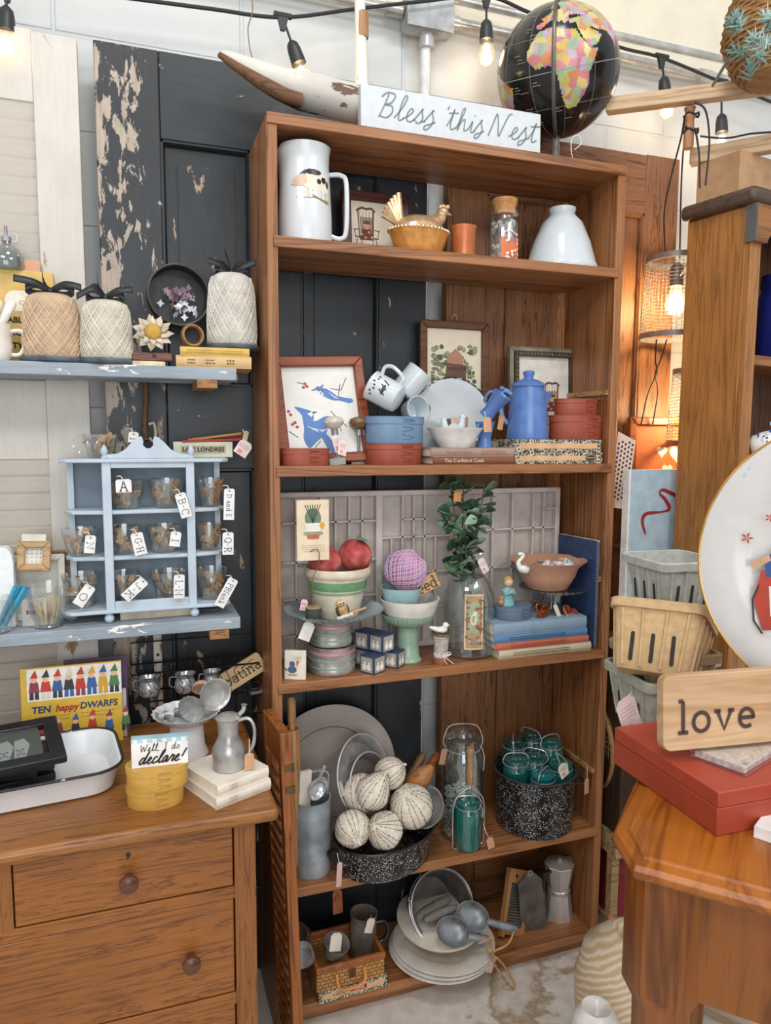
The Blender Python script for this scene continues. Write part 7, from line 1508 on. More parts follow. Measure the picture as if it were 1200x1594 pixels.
MB().shell([(r*1.0, 0), (r*1.02, .003), (r*.92, h*.2), (r*.9, h*.9), (r*.96, h)], .002, n=40).build('tankard_body', PT, t); MB().tube(smooth([(r*.88, -.004, h*.72), (r*1.5, -.006, h*.72), (r*1.75, -.006, h*.5), (r*1.5, -.006, h*.28), (r*.9, -.004, h*.22)], 6), .0052, 10).build('handle', P('1e1e20', .2), t)
price_tag('pale paper tag hanging from the tankard handle', at(578, 1432, y=.02), .020, .03, (-.1, .35, .1), P('d3c4b8', .8), at(577, 1425, y=.05), 0)
tag(MB().prism([(-.012, -.03), (.012, -.03), (.012, .02), (.006, .03), (-.006, .03), (-.012, .02)], -.003, .003).tube([(a, -.004, b) for a, b in rrect(.009, .014, .003, 3, 0, .008)], .0012, 6, True).build('leather_strap', LE, None, at(525, 1402, y=.09), (-.1, 0, .1)), 'brown leather strap end with a brass buckle behind the tin cups', 'strap')
# stacked plates, bowl, pail, scoops
y = .04; PLT = P('d9d3c9', .25, 0, .06); c = V((X(688, .055, Z6), .06, Z6))
R = 82*mpp(c)
for i, lb in enumerate(('lowest of the stacked cream plates on the bottom shelf', 'middle of the stacked cream plates with a grey line', 'topmost of the stacked cream plates under the yellow-rimmed bowl')):
    t = thing('dinner_plate', lb, 'plate', c+V((.003*i, 0, .0075*i+.0002)), rot=(0, 0, 0)); k = 1-.015*i; MB().lathe([(.0002, 0), (R*.58*k, 0), (R*.62*k, .004), (R*.98*k, .012), (R*k, .0135), (R*.97*k, .0148), (R*.62*k, .0075), (R*.56*k, .003), (.0002, .003)], 72).build('plate_body', PLT, t)
    if i != 2: MB().tube([(R*.9*k*math.cos(a*PI/36), R*.9*k*math.sin(a*PI/36), .0132) for a in range(72)], .0009, 5, True).build('grey_line', P('7a726a', .5), t)
zpl = Z6+.019
x, r, h = ext(601, 768, .075, zpl, 1440); rB = min(r, .108)
t = thing('mixing_bowl', 'shallow cream mixing bowl with a tan band holding the pail', 'bowl', (X(684, .08, zpl), .085, zpl+.004), rot=(.10, 0, 0)); hB = .055
MB().shell([(rB*.5, 0), (rB*.54, .003), (rB*.8, hB*.45), (rB*.93, hB*.8), (rB*.99, hB*.86), (rB*1.0, hB)], .004, n=64).build('bowl_body', P('cdbb98', .3, 0, .06), t); MB().lathe([(rB*.93, hB*.81), (rB*1.0, hB*.87), (rB*1.01, hB*.99), (rB*.985, hB*1.01)], 64).build('rim', P('ddd4c2', .3), t)
c = at(686, 1420, y=.07); t = thing('metal_pail', 'grey galvanized pail lying tilted open towards the front in the bowl', 'pail', c+V((0, .042, -.004)), rot=(PI/2-.5, 0, .05)); R = .082
MB().shell([(R*.74, -.035), (R*.77, -.033), (R*.97, .05), (R*1.02, .053)], .0015, n=56).build('pail_body', P('807a74', .4, .7, .2), t); MB().tube([(R*1.02*math.cos(a*PI/28), R*1.02*math.sin(a*PI/28), .053) for a in range(56)], .0025, 8, True).build('rim', P('b3aea8', .35, .5), t)
MB().tube([(R*1.05*math.cos(a*PI/28), R*1.06*math.sin(a*PI/28)-.004, .048-.02*math.sin(a*PI/28)) for a in range(18, 52)], .0016, 6).tube([(-R*.98, R*.3, .05), (-R*1.08, R*.36, .056), (-R*1.02, R*.42, .05)], .002, 6).build('bail_handle', CHROME, t)
ZN = metal('8f9496', .45, .35, .15, 20)
def scoop(label, a, b, r, L, dirv, m_=ZN):
    A, B = V(a), V(b); xx = (B-A).normalized(); z0_ = V((-.15, -.70, .70)); zz_ = (z0_-xx*xx.dot(z0_)).normalized(); t = thing('metal_scoop', label, 'scoop', A, rot=Matrix((xx, zz_.cross(xx), zz_)).transposed().to_euler())
    MB().shell([(r*.3, -r*.66), (r*.65, -r*.55), (r*.9, -r*.3), (r*1.0, 0)], .0014, n=40, c=(-r*.3, 0, 0), sx=1.3).build('bowl', m_, t); H = (B-A).length
    MB().lathe([(.007, 0), (.0085, .006), (.0095, H-r*.7), (.008, H-r*.7+.001), (.0002, H-r*.7)], 18, M=T((r*.85, 0, -r*.2), 0, PI/2)).build('handle', m_, t); return t
scoop('galvanized scoop lying in front in the pail, handle to the right', at(712, 1452, y=-.02), at(758, 1462, y=-.035), .034, .075, 0); scoop('larger galvanized scoop behind the front one, handle to the right', at(742, 1428, y=.0), at(802, 1445, y=-.02), .034, .07, 0)
pin('grey slate tool roll lying in the pail behind the scoops', at(648, 1428, y=.05), at(700, 1398, y=.055), [.008, .012, .013, .013, .012, .008], P('6b645e', .8, 0, .2), 'cloth_roll', 'roll'); pin('short grey cloth roll bent in the pail above the front scoop', at(660, 1432, y=.03), at(712, 1412, y=.035), [.006, .010, .012, .011, .010, .006], P('75706a', .8, 0, .2), 'cloth_roll', 'roll')
pt_ = [at(745, 1468, y=-.035), at(768, 1460, y=-.045), at(762, 1480, y=-.045), at(782, 1500, y=-.05), at(800, 1532, y=-.055), at(795, 1536, y=-.055), at(775, 1510, y=-.05), at(765, 1485, y=-.046), at(790, 1470, y=-.04), at(800, 1450, y=-.035)]
tag(MB().tube([p_-pt_[0] for p_ in smooth(pt_, 6)], .0028, 6).ball(pt_[2]-pt_[0], .007, 10).build('jute_twine', P('b98f5e', .9, 0, .2, .4, 120), None, pt_[0]), 'loop of jute twine tied round the scoop handles', 'twine'); price_tag('pink paper tag hanging below the jute twine', at(768, 1492, y=-.04), .016, .036, (0, .35, 0), P('d3b8a8', .8), None, 0)
# washboard, grater, moka pot
c = at(795, 1478, y=.05); a = math.radians(30)
t = thing('washboard', 'small wooden framed washboard leaning beside the grater', 'washboard', (X(792, .055, .07), .045, Z6), rot=(-.30, .42, .15)); t.scale = (1.3, 1.3, 1.3); WB = wood('b98450', '7f5228', 'z', .5, 1.5)
for sx in (-1, 1): MB().box((sx*.026, 0, .055), (.009, .012, .11)).build('side_rail', WB, t, bevel=.001)
MB().box((0, 0, .112), (.062, .013, .026)).build('top_rail', WB, t, bevel=.001); MB().box((0, 0, .012), (.05, .010, .014)).build('bottom_rail', WB, t); mb = MB()
for i in range(16): mb.tube([(-.022, 0, .022+.005*i), (.022, 0, .022+.005*i)], .0024, 6)
mb.build('ribs', metal('6e6a64', .4), t); mb = MB(); [mb.lathe([(.003, 0), (.003, .001)], 12, M=T((dx, -.0068, .112), PI/2)) for dx in (-.012, .012)]; mb.build('holes', BLACKM, t)
x = X(833, .045, Z6); t = thing('box_grater', 'dark metal grater with rows of raised teeth', 'grater', (x, .05, Z6), rot=(-.16, -.03, -.1)); hg = at(830, 1362, y=.05).z-Z6; wg = .070
MB().prism([(-wg/2, 0), (wg/2, 0), (wg/2, hg*.80)]+arc(0, hg*.86, wg*.2, hg*.12, 60, 120, 5)+[(-wg/2, hg*.80)], -.001, .001).tube([(-wg/2, 0, 0), (-wg/2, 0, hg*.8)], .002, 6).tube([(wg/2, 0, 0), (wg/2, 0, hg*.8)], .002, 6).build('plate', metal('6e6862', .4, .25), t)
mb = MB()
for r_ in range(11):
    for c_ in range(9): mb.add([(-.025+.0062*c_-.0016, -.001, .012+r_*.0082), (-.025+.0062*c_+.0016, -.001, .012+r_*.0082), (-.025+.0062*c_, -.0042, .016+r_*.0082), (-.025+.0062*c_, -.001, .0175+r_*.0082)], [(0, 1, 2), (1, 3, 2), (3, 0, 2)])
mb.build('teeth', metal('a39c94', .35), t); MB().tube([(a_, 0, b_) for a_, b_ in arc(0, hg*.95, .006, .006, 0, 345, 14)], .0012, 6, True).build('hanging_loop', CHROME, t)
x = X(873, .07, Z6); t = thing('moka_pot', 'silver eight-sided stovetop coffee pot at the right of the bottom shelf', 'coffee pot', (x, .085, Z6), .3); hm = at(872, 1338, y=.085).z-Z6; r = .040; AL = P('cfccc6', .28, .5, .08)
MB().lathe([(.0002, 0), (r, 0), (r*.78, hm*.43), (.0002, hm*.43)], 8).build('boiler', AL, t, ); MB().lathe([(r*.72, hm*.42), (r*.76, hm*.44), (r*.76, hm*.50), (r*.72, hm*.51)], 32).build('collar', AL, t)
MB().lathe([(.0002, hm*.51), (r*.74, hm*.51), (r*1.0, hm*.93), (r*.95, hm*.93), (.0002, hm*.92)], 8).add([(r*.9, -.012, hm*.7), (r*.9, .012, hm*.7), (r*1.42, 0, hm*.95), (r*.9, -.014, hm*.93), (r*.9, .014, hm*.93)], [(0, 2, 3), (1, 4, 2), (0, 1, 2), (3, 2, 4)]).build('upper_chamber', AL, t); MB().lathe([(r*1.0, hm*.93), (r*.98, hm*.95), (r*.3, hm*.99), (.0002, hm*.99)], 8).lathe([(.005, hm*.99), (.007, hm*1.03), (.0002, hm*1.04)], 12).build('lid', AL, t); MB().tube([(-r*.9, 0, hm*.88), (-r*1.5, 0, hm*.9), (-r*1.6, 0, hm*.6)], .006, 8).build('handle', BLACKM, t)
# ================================================================ right: hutch, pine rails, lamps, string lights
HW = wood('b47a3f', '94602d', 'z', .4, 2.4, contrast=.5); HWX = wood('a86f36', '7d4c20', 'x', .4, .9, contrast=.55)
yH = -.20; hx = X(1149, yH, 1.5); hz = at(1149, 318, y=yH).z; ROT = .19
t = thing('hutch', 'honey pine hutch with a dark thick top at the right edge', 'hutch', (hx, yH, 0), ROT)
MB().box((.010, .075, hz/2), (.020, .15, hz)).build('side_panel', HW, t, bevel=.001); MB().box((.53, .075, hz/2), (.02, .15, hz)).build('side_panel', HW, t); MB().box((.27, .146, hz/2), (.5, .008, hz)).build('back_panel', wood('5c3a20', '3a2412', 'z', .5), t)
MB().box((.019, -.007, hz/2), (.036, .014, hz)).build('stile', HW, t, bevel=.001); MB().box((.52, -.007, hz/2), (.036, .014, hz)).build('stile', HW, t, bevel=.001)
MB().box((.27, .065, hz+.018), (.58, .19, .036)).build('top', wood('5c4636', '3a2a20', 'x', .5, 1), t, bevel=.012)
MB().prism([(.0, hz), (.54, hz), (.54, hz-.08), (.50, hz-.08)]+[(.27+.23*math.cos(a), hz-.08+.055*math.sin(a)) for a in [PI*i/14 for i in range(15)]]+[(.04, hz-.08), (0, hz-.08)], -.026, -.014).build('apron', HWX, t); MB().box((-.002, -.014, hz-.04), (.006, .026, .08)).build('apron_end', P('5b5a56', .5), t)
zsh = at(1190, 552, y=yH).z; zcn = at(1185, 712, y=yH).z
for z in (zsh, zcn, .9, .4, .03): MB().box((.27, .070, z-.012), (.5, .145, .022)).build('shelf', HWX, t)
MB().box((.27, -.008, zcn/2-.1), (.47, .012, zcn-.2)).build('door', HW, t)
p = at(1196, 550, y=yH+.065)
t = thing('blue_jar', 'cobalt blue glass jar on the hutch shelf', 'jar', (X(1206, yH+.065, zsh), yH+.065, zsh)); CB = P('1d2670', .08, .2); h = at(1196, 428, y=yH+.065).z-zsh; r = .048
MB().shell([(r*.95, 0), (r, .006), (r*1.0, h*.66), (r*.85, h*.78), (r*.8, h*.84), (r*.86, h*.86), (r*.84, h)], .003, n=6*8, wob=lambda a, k: .025*math.cos(8*a)*(k in (1, 2))).build('jar_body', CB, t); MB().tube([(-r*.75, -r*.75, h*.05), (-r*.75, -r*.75, h*.6), (-r*.2, -r*1.02, h*.66)], .002, 6).build('painted_glint', P('8a3048', .2), t)  # reddish glint on the jar, modelled as a thin coloured tube
c = V((X(1182, yH-.004, zcn), yH-.004, zcn))
t = thing('china_cup', 'white china cup with blue flowers lying on the hutch ledge', 'cup', c+V((.012, .0, .030)), rot=(PI/2-.2, .25, .8)); MB().shell([(.016, -.03), (.024, -.022), (.029, .0), (.030, .02)], .003, n=40).build('cup_body', WC, t)
mb = MB(); rn = random.Random(2)
for i in range(60): a = rn.random()*6.28; z = rn.uniform(-.012, .018); mb.ball((.0298*math.cos(a), .0298*math.sin(a), z), rn.uniform(.0012, .0028), 6)
mb.build('blue_flowers', P('3a4f8c', .3), t)
zT = hz+.0365
tag(MB().box((0, 0, .05), (.46, .11, .10)).build('cardboard_box', P('c49a72', .7, 0, .08), None, (hx+.235, yH+.145, zT), (0, 0, ROT)), 'plain tan cardboard box on top of the hutch', 'box')
PN = wood('e0c09a', 'c49c70', 'x', .5, 1, contrast=.6)
t = thing('pine_rack', 'raw pine rack of two rails and a turned peg above the hutch', 'rack', at(945, 166, y=.05))
def rail(a, b, w, h):
    A, B = V(a), V(b); B = A+(B-A)*1.5; d = B-A; o = MB().box((d.length/2, 0, 0), (d.length, w, h)).build('rail', PN, t, bevel=.002); o.location = A-V(t.location); o.rotation_euler = d.to_track_quat('X', 'Z').to_euler(); return o
rail(at(945, 166, y=.05), at(1200, 133, y=-.205), .03, .032); rail(at(1075, 246, y=-.03), at(1200, 224, y=-.165), .03, .036)
pk_ = at(1074, 168, y=-.075)-V(t.location); L = (at(1074, 168, y=-.075)-at(1078, 232, y=-.075)).length
MB().lathe([(.0115, -L), (.0115, -L*.5), (.010, -L*.3), (.0135, -L*.22), (.010, -L*.12), (.013, 0)], 20).build('peg', wood('c08a5a', '8f5f36', 'z', .5, 2), t, pk_)
# basket with plant on the rail
c = at(1222, 118, y=-.30); R = .105
t = thing('woven_basket', 'round tan woven basket on the pine rail in the top right corner', 'basket', c+V((0, .02, .0)))
prb = [(R*.55, 0), (R*.82, .03), (R, .085), (R*.93, .14), (R*.72, .19), (R*.66, .21)]
mb = MB(); mb.shell(prb, .004, n=44)
for i in range(24):
    z = .006+.0085*i; r_ = next(a[0]+(b[0]-a[0])*(z-a[1])/(b[1]-a[1]) for a, b in zip(prb, prb[1:]) if z <= b[1]); mb.tube([((r_+.0016*(1 if (j+i) % 2 else -1)+.001)*math.cos(j*PI/22), (r_+.0016*(1 if (j+i) % 2 else -1)+.001)*math.sin(j*PI/22), z) for j in range(44)], .0042, 5, True)
mb.build('woven_body', wood('b98a52', '8a5f30', 'x', .6, 3), t)
t = thing('spiky_plant', 'pale blue-green spiky artificial plant spilling over the woven basket', 'plant', at(1180, 75, y=-.42)); rn = random.Random(6); SG = [P('8fb0aa', .6), P('6f9790', .6), P('a9c4bb', .6)]
for i in range(13):
    o_ = V((rn.uniform(-.035, .05), rn.uniform(-.02, .05), rn.uniform(-.03, .055))); mb = MB(); ax = T(o_, rn.uniform(-1, 1), rn.uniform(-1.2, .6), rn.random()*6)
    for k in range(14):
        a, f = k*2.4, k/14; d = V((math.cos(a), math.sin(a), .5+f)).normalized(); b = V((0, 0, .028*f)); e = b+d*.026*(1.1-.4*f); mb.tube([b, (b+e)/2, e], [.0012, .0016, .0003], 5, M=ax)
    mb.build('leaf_spray', SG[i % 3], t)
MB().tube(smooth([(0, .02, 0), (.02, .08, .03), (.03, .14, -.0)], 5), .003, 6).build('stem', P('6b7a66', .8), t)

WARM = emit('ffdcb0', 30); GB = glass('fdf6ea', .05, .05)
def point(name, loc, e, par=None, rad=.02, col=(1, .72, .42)):
    d = bpy.data.lights.new(name, 'POINT'); d.energy = e; d.color = col; d.shadow_soft_size = rad; o = bpy.data.objects.new(name, d); COL.objects.link(o); o.location = loc; return o
yL = .205
t = thing('string_lights', 'black cable of cafe string lights with bulbs hanging along the wall', 'string lights', at(440, 27, y=yL)); B0 = V(t.location)
cab = [(-60, 0), (10, -20), (110, -14), (200, -3), (330, 14), (440, 27), (560, 13), (660, 2), (757, -6), (830, 22), (960, 72), (1030, 90), (1123, 128), (1215, 165), (1290, 200)]
MB().tube([p_-B0 for p_ in smooth([at(u, v, y=yL) for u, v in cab], 6)], .0042, 8).build('cable', P('232425', .5), t)
BK = P('2a2b2c', .45)
for u, v, du, dv, lit in ((10, -20, 0, 34, 1), (440, 27, 14, 40, 1), (757, -6, 0, 40, 1), (1030, 90, 3, 32, 1), (1123, 128, 0, 52, 1)):
    a = at(u, v, y=yL)-B0; b = at(u+du, v+dv, y=yL-.004)-B0; q = (b-a).to_track_quat('Z', 'Y').to_euler()
    s_ = MB().tube([(-.02, 0, .004), (.02, 0, .004)], .0065, 8).add([(-.014, -.004, .006), (.014, -.004, .006), (.005, -.004, -.028), (-.005, -.004, -.028), (-.014, .004, .006), (.014, .004, .006), (.005, .004, -.028), (-.005, .004, -.028)], [(0, 3, 2, 1), (4, 5, 6, 7), (0, 4, 7, 3), (1, 2, 6, 5), (3, 7, 6, 2)]).tube([(0, 0, 0), b-a], .003, 6).build('socket', BK, t, a)
    MB().lathe([(.006, -.004), (.013, .004), (.0155, .018), (.017, .046), (.0002, .046)], 24).build('shell', BK, s_, b-a, q)
    MB().lathe([(.010, .046), (.013, .052), (.020, .068), (.023, .084), (.019, .099), (.008, .107), (.0002, .108)], 24).build('bulb', GB, s_, b-a, q)
    MB().lathe([(.0002, .05), (.006, .054), (.010, .074), (.009, .088), (.0002, .094)], 14).build('filament', WARM, s_, b-a, q)
    point('bulb_light', B0+b+(b-a).normalized()*.078, .2)
# mesh lamps
def mesh_lamp(label, u, y, v0, v1, r):
    zt, zb = at(u, v0, y=y).z, at(u, v1, y=y).z; h = zt-zb; t = thing('mesh_lamp', label, 'lamp', (X(u, y, zb), y, zb)); GM = metal('8f8a84', .4)
    mb = MB(); nn, kk = 48, 22; vs = []
    for k in range(kk+1):
        f = k/kk; rr = r*(1-.12*f)
        for i in range(nn): vs.append((rr*math.cos(2*PI*i/nn), rr*math.sin(2*PI*i/nn), h*f))
    mb.add(vs, [(k*nn+i, k*nn+(i+1) % nn, (k+1)*nn+(i+1) % nn, (k+1)*nn+i) for k in range(kk) for i in range(nn)]); q = mb.build('mesh_shade', GM, t); wf = q.modifiers.new('w', 'WIREFRAME'); wf.thickness = .0016; wf.use_even_offset = False
    for z, rr in ((0, r), (h, r*.88)): MB().lathe([(rr-.002, z-.007), (rr+.002, z-.007), (rr+.002, z+.007), (rr-.002, z+.007), (rr-.002, z-.007)], 48).build('band', GM, t)
    mb = MB(); [mb.tube([(0, 0, h*.72), (r*.86*math.cos(a), r*.86*math.sin(a), h*.96)], .0016, 5) for a in (0.3, 2.4, 4.5)]; mb.build('spider', GM, t); MB().lathe([(.008, h*.96), (.017, h*.9), (.018, h*.66), (.0002, h*.66)], 20).build('socket', P('6b665f', .4, .5), t)
    MB().lathe([(.012, h*.66), (.024, h*.52), (.028, h*.42), (.02, h*.30), (.0002, h*.27)], 24).build('bulb', GB, t); MB().ball((0, 0, h*.44), .014, 14, sc=(1, 1, 1.3)).build('filament', emit('ffe2b8', 40), t)
    point('lamp_light', (t.location.x, y, zb+h*.44), 5.5, rad=.03); return t
l1 = mesh_lamp('wire mesh pendant lamp, upper of two, glowing beside the hutch', 1049, .115, 404, 524, .088); l2 = mesh_lamp('wire mesh pendant lamp, lower of two, half hidden by the hutch', 1090, .10, 578, 690, .088)
cords = [([(1036, 402, .115), (1034, 330, .08), (1046, 270, .02), (1060, 215, -.05), (1066, 180, -.085)], 'black lamp cord hanging furthest from the hutch'), ([(1058, 402, .115), (1060, 300, .06), (1063, 240, .0), (1068, 195, -.085)], 'black lamp cord hanging straight beside the hutch edge'), ([(1082, 160, -.10), (1098, 172, -.12), (1104, 220, -.14), (1098, 288, -.16)], 'black lamp cord looping over the hutch top, outer'), ([(1082, 200, -.09), (1088, 240, -.13), (1089, 292, -.16)], 'black lamp cord dropping over the hutch top, inner'), ([(1022, 528, .115), (1020, 560, .12), (1022, 580, .13), (1008, 615, .15), (998, 660, .17)], 'black cord below the upper lamp, left strand'), ([(1038, 528, .115), (1028, 560, .125), (1020, 582, .13), (1024, 610, .15), (1016, 660, .17)], 'black cord below the upper lamp, right strand'), ([(1090, 212, -.09), (1130, 215, -.14), (1170, 208, -.2), (1215, 205, -.26)], 'black cord running right from the wooden peg')]
for pts, lb in cords: q = [at(a, b, y=c_) for a, b, c_ in pts]; tag(MB().tube([p_-q[0] for p_ in smooth(q, 8)], .0022, 6).build('lamp_cord', BK, None, q[0]), lb, 'cord')
mb = MB(); q = at(1076, 180, y=-.075)
for k, dz in enumerate((0, -.035)): mb.tube([(.016*math.cos(a*PI/12), .016*math.sin(a*PI/12), dz+.003*math.sin(a)) for a in range(24)], .0026, 6, True)
tag(mb.build('cord_wrap', BK, None, q), 'black cord wrapped twice around the wooden peg', 'cord')

# crate and things between bookcase and hutch
CRW = wood('c7a678', '8f6f46', 'x', .6, 1); zc = at(955, 1302, y=-.02).z
t = thing('wooden_crate', 'pale slatted wooden crate standing beside the bookcase', 'crate', (.985, .08, 0)); wc, dc = .22, .21
for z in (zc-.012, zc-.045): MB().box((0, -dc/2, z), (wc, .012, .026)).build('slat', CRW, t, bevel=.001); MB().box((0, dc/2-.01, z), (wc, .012, .026)).build('slat', CRW, t)
for sx in (-1, 1): MB().box((sx*(wc/2-.008), 0, zc-.03), (.012, dc-.03, .058)).build('end_board', CRW, t); [MB().box((sx*(wc/2-.014), sy*(dc/2-.022), zc/2-.03), (.022, .022, zc-.06)).build('leg', CRW, t) for sy in (-1, 1)]
MB().box((0, 0, zc-.006), (wc-.03, dc-.03, .008)).build('top_board', CRW, t); MB().box((0, 0, .06), (wc-.04, dc-.06, .01)).build('bottom_board', CRW, t)
for i, (c_, lb) in enumerate((('8a2f38', 'dark red book standing in the pale crate'), ('7d6a3a', 'olive book standing in the pale crate'))): tag(MB().box((0, 0, .09), (.035, .12, .18)).build('book', P(c_, .6), None, (.925+.05*i, .06, .0655)), lb, 'book')
nv = at(945, 1262, y=.03)
t = tag(MB().ball((0, 0, 0), .06, 24, sc=(1, 1.1, .62), wob=lambda a, k: .08*math.sin(3*a+k)+.05*math.sin(5*a-k)).build('folded_bag', P('272b40', .8, 0, .2, .4, 60), None, (.945, .06, zc+.040)), 'dark navy cloth bag slumped on the pale crate', 'bag')
# racket
t = thing('tennis_racket', 'old wooden tennis racket leaning on the bookcase right side', 'racket', (.885, .10, at(945, 1152, y=.1).z), rot=(0, -.06, 0)); RW = wood('c79d62', '8f6a38', 'y', .4, 2); ry_, rz_ = .092, .125
MB().tube([(0, ry_*math.cos(a*PI/28), rz_*math.sin(a*PI/28)) for a in range(56)], .0075, 8, True).build('hoop', RW, t); mb = MB()
for i in range(-8, 9): f = i/9; mb.tube([(0, f*ry_, -rz_*math.sqrt(1-f*f)), (0, f*ry_, rz_*math.sqrt(1-f*f))], .0008, 4); mb.tube([(.001, -ry_*math.sqrt(1-f*f), f*rz_), (.001, ry_*math.sqrt(1-f*f), f*rz_)], .0008, 4)
mb.build('strings', P('d9cdb0', .5), t); MB().tube([(0, -.012, -rz_-.0), (0, -.014, -rz_-.07)], .0095, 10).build('handle', P('355a94', .4), t)
# perforated basket, frames
t = thing('perforated_box', 'cream plastic bin with rows of round holes beside the bookcase', 'bin', (.882, .03, at(968, 790, y=.03).z), rot=(0, .10, -.65)); h = .19; CRM = P('d9c2b2', .5); wd_ = .045
MB().prism([(-wd_/2, 0), (wd_/2, 0), (wd_/2, h*.9), (-wd_/2, h)], -.004, .004).box((0, -.004, .006), (wd_+.012, .016, .012)).build('bin_side', CRM, t); mb = MB()
for i in range(5):
    for j in range(13): mb.flat(arc(-wd_*.36+wd_*.18*i, .022+.0115*j+.005*(i % 2), .0026, .0036, 0, 330, 8), -.0044)
mb.build('holes', P('4a3228', .8), t)
def px_frame(name, label, cat, u0, u1, v0, v1, y, lean=0, rz=0): 
    xl, xr = X(u0, y, 1.2), X(u1, y, 1.2); z1, z0 = at((u0+u1)/2, v0, y=y).z, at((u0+u1)/2, v1, y=y).z; return thing(name, label, cat, ((xl+xr)/2, y, z0), rot=(-lean, 0, rz)), xr-xl, z1-z0
t, w, h = px_frame('framed_picture', 'orange-brown frame with cut-out hearts hanging on the brown door', 'picture', 978, 1100, 650, 850, .175, .03)
q = frame_box(t, w, h, .018, .022, wood('b0612e', '7d3d18', 'x', .35, 1)); q.location = (0, 0, h/2); MB().box((0, .003, h/2), (w-.04, .002, h-.04)).build('mount', P('c9713f', .6), t)
mb = MB(); k = w*.012
for cx_, cz_, s in ((-.02, h*.74, 1), (.0, h*.60, 1.0), (.035, h*.72, 1.6)): mb.flat([(cx_+a*s, cz_+b*s) for a, b in heart(.018)], .0015)
mb.build('hearts', P('efe3d6', .6), t)
z_ = at(1010, 1000, y=-.03).z; xq0, xq1 = X(974, -.03, .8), X(1062, -.03, .8); tag(MB().box((0, 0, (z_-zc)/2), (xq1-xq0, .12, z_-zc-.002)).build('plinth', wood('4a3424', '2a1c12', 'z', .6), None, ((xq0+xq1)/2+.004, .035, zc+.0005)), 'dark brown wooden plinth behind the berry boxes', 'plinth')
t, w, h = px_frame('canvas_print', 'tall pale blue canvas with a looping red ribbon behind the berry boxes', 'picture', 979, 1062, 731, 1150, -.03, 0, .0)
t.location.z = z_; h = at(1010, 731, y=-.03).z-z_; MB().box((0, .006, h/2), (w, .02, h)).build('canvas', P('a9c0cc', .6), t); MB().box((-w/2-.003, .006, h/2), (.006, .022, h)).build('edge', P('e3e0da', .6), t)
rp = [at(u, v, y=-.035)-V(t.location) for u, v in ((1005, 832), (1000, 812), (1006, 800), (1030, 797), (1042, 792), (1036, 778), (1027, 768), (1034, 763), (1060, 776))]; cv = smooth(rp, 6)
mb = MB(); mb.ribbon([(p_.x, p_.z) for p_ in cv], [.004+.006*abs(math.sin(i*.17)) for i in range(len(cv))], -.0045); mb.build('ribbon', P('9c2630', .5), t)

# table, box, sign, plate
zt = .80; RZ = math.radians(42); Rm = Matrix.Rotation(-RZ, 3, 'Z'); A, B = Rm @ at(952, 1288, z=zt), Rm @ at(986, 1342, z=zt); O = V((B.x, A.y, 0)); org = Matrix.Rotation(RZ, 3, 'Z') @ O
TB = wood('b5691f', '8a4710', 'x', .35, .6, contrast=.5, bump=.05); TBZ = wood('94561f', '6b3812', 'z', .35, .6, contrast=.5, bump=.05)
t = thing('side_table', 'honey orange wooden table with a clipped corner in the foreground', 'table', (org.x, org.y, 0), RZ)
ca, cb_ = A.x-O.x, O.y-B.y; lx, ly = .56, .62
def outline(i): return [(ca+i*.4, -i), (lx-i, -i), (lx-i, -ly+i), (i, -ly+i), (i, -cb_-i*.4)]
def slab(rings):
    n = 5; vs = sum([[(x, y, z) for x, y in outline(i)] for i, z in rings], []); return MB().add(vs, [tuple(range(n)), tuple((len(rings)-1)*n+i for i in range(n))[::-1]]+[(k*n+i, k*n+(i+1) % n, (k+1)*n+(i+1) % n, (k+1)*n+i)[::-1] for k in range(len(rings)-1) for i in range(n)])
slab([(.030, zt), (.022, zt), (.020, zt-.003), (.006, zt-.006), (.0, zt-.014), (.004, zt-.024), (.022, zt-.034)]).build('top', TB, t, bevel=.002)
slab([(.028, zt+.0004), (.028, zt-.001)]).build('top_inset', TB, t)
za = zt-.034-.165
MB().box((.06, -ly/2-.03, (zt-.034+za)/2), (.02, ly-.16, zt-.034-za)).build('apron', TBZ, t); MB().box((lx/2, -.05, (zt-.034+za)/2), (lx-.16, .02, zt-.034-za)).build('apron', TBZ, t)
for (x, y) in ((.075, -.075), (lx-.075, -.075), (.075, -ly+.075), (lx-.075, -ly+.075)): MB().lathe([(.0002, 0), (.03, 0), (.04, za-.03), (.055, za), (.055, zt-.034), (.0002, zt-.034)], 8, M=T((x, y, 0), 0, 0, PI/8)).build('leg', TBZ, t)
nb = at(1115, 1302, z=zt+.001); hb = .062; wb, db = .30, .235
t = thing('red_box', 'brick red wooden lidded box on the foreground table', 'box', (nb.x, nb.y, zt+.0008), -.03); RD = P('a8432c', .45, 0, .04); RDs = P('a04029', .45, 0, .04)
MB().box((wb/2, db/2, hb*.32), (wb, db, hb*.64)).build('box_body', RDs, t, bevel=.0015); MB().box((wb/2, db/2, hb*.64+.0006+hb*.18), (wb, db, hb*.36)).build('lid', RD, t, bevel=.0015)
zr = zt+hb+.0022
c = at(1140, 1188, z=zr); t = thing('clear_box', 'flat clear plastic case with white beads on the red box', 'case', (c.x+.03, c.y+.02, zr), .35); MB().box((0, 0, .008), (.13, .085, .016)).build('case', glass('f2f2f2', .1, .3), t, bevel=.002); MB().box((0, 0, .006), (.118, .074, .009)).build('contents', P('e3dfdc', .7, 0, .2, .6, 150), t)
ps = at(1033, 1172, z=zr+.017); yS = ps.y+.004; t = thing('wooden_word_sign', 'pale wooden block with rounded corners reading love on the clear case', 'sign', (0, 0, 0), rot=(-.08, 0, -.12)); pr = at(1215, 1172, y=yS-.02); w = pr.x-ps.x; h = (at(1110, 1062, y=yS).z-at(1110, 1172, y=yS).z)
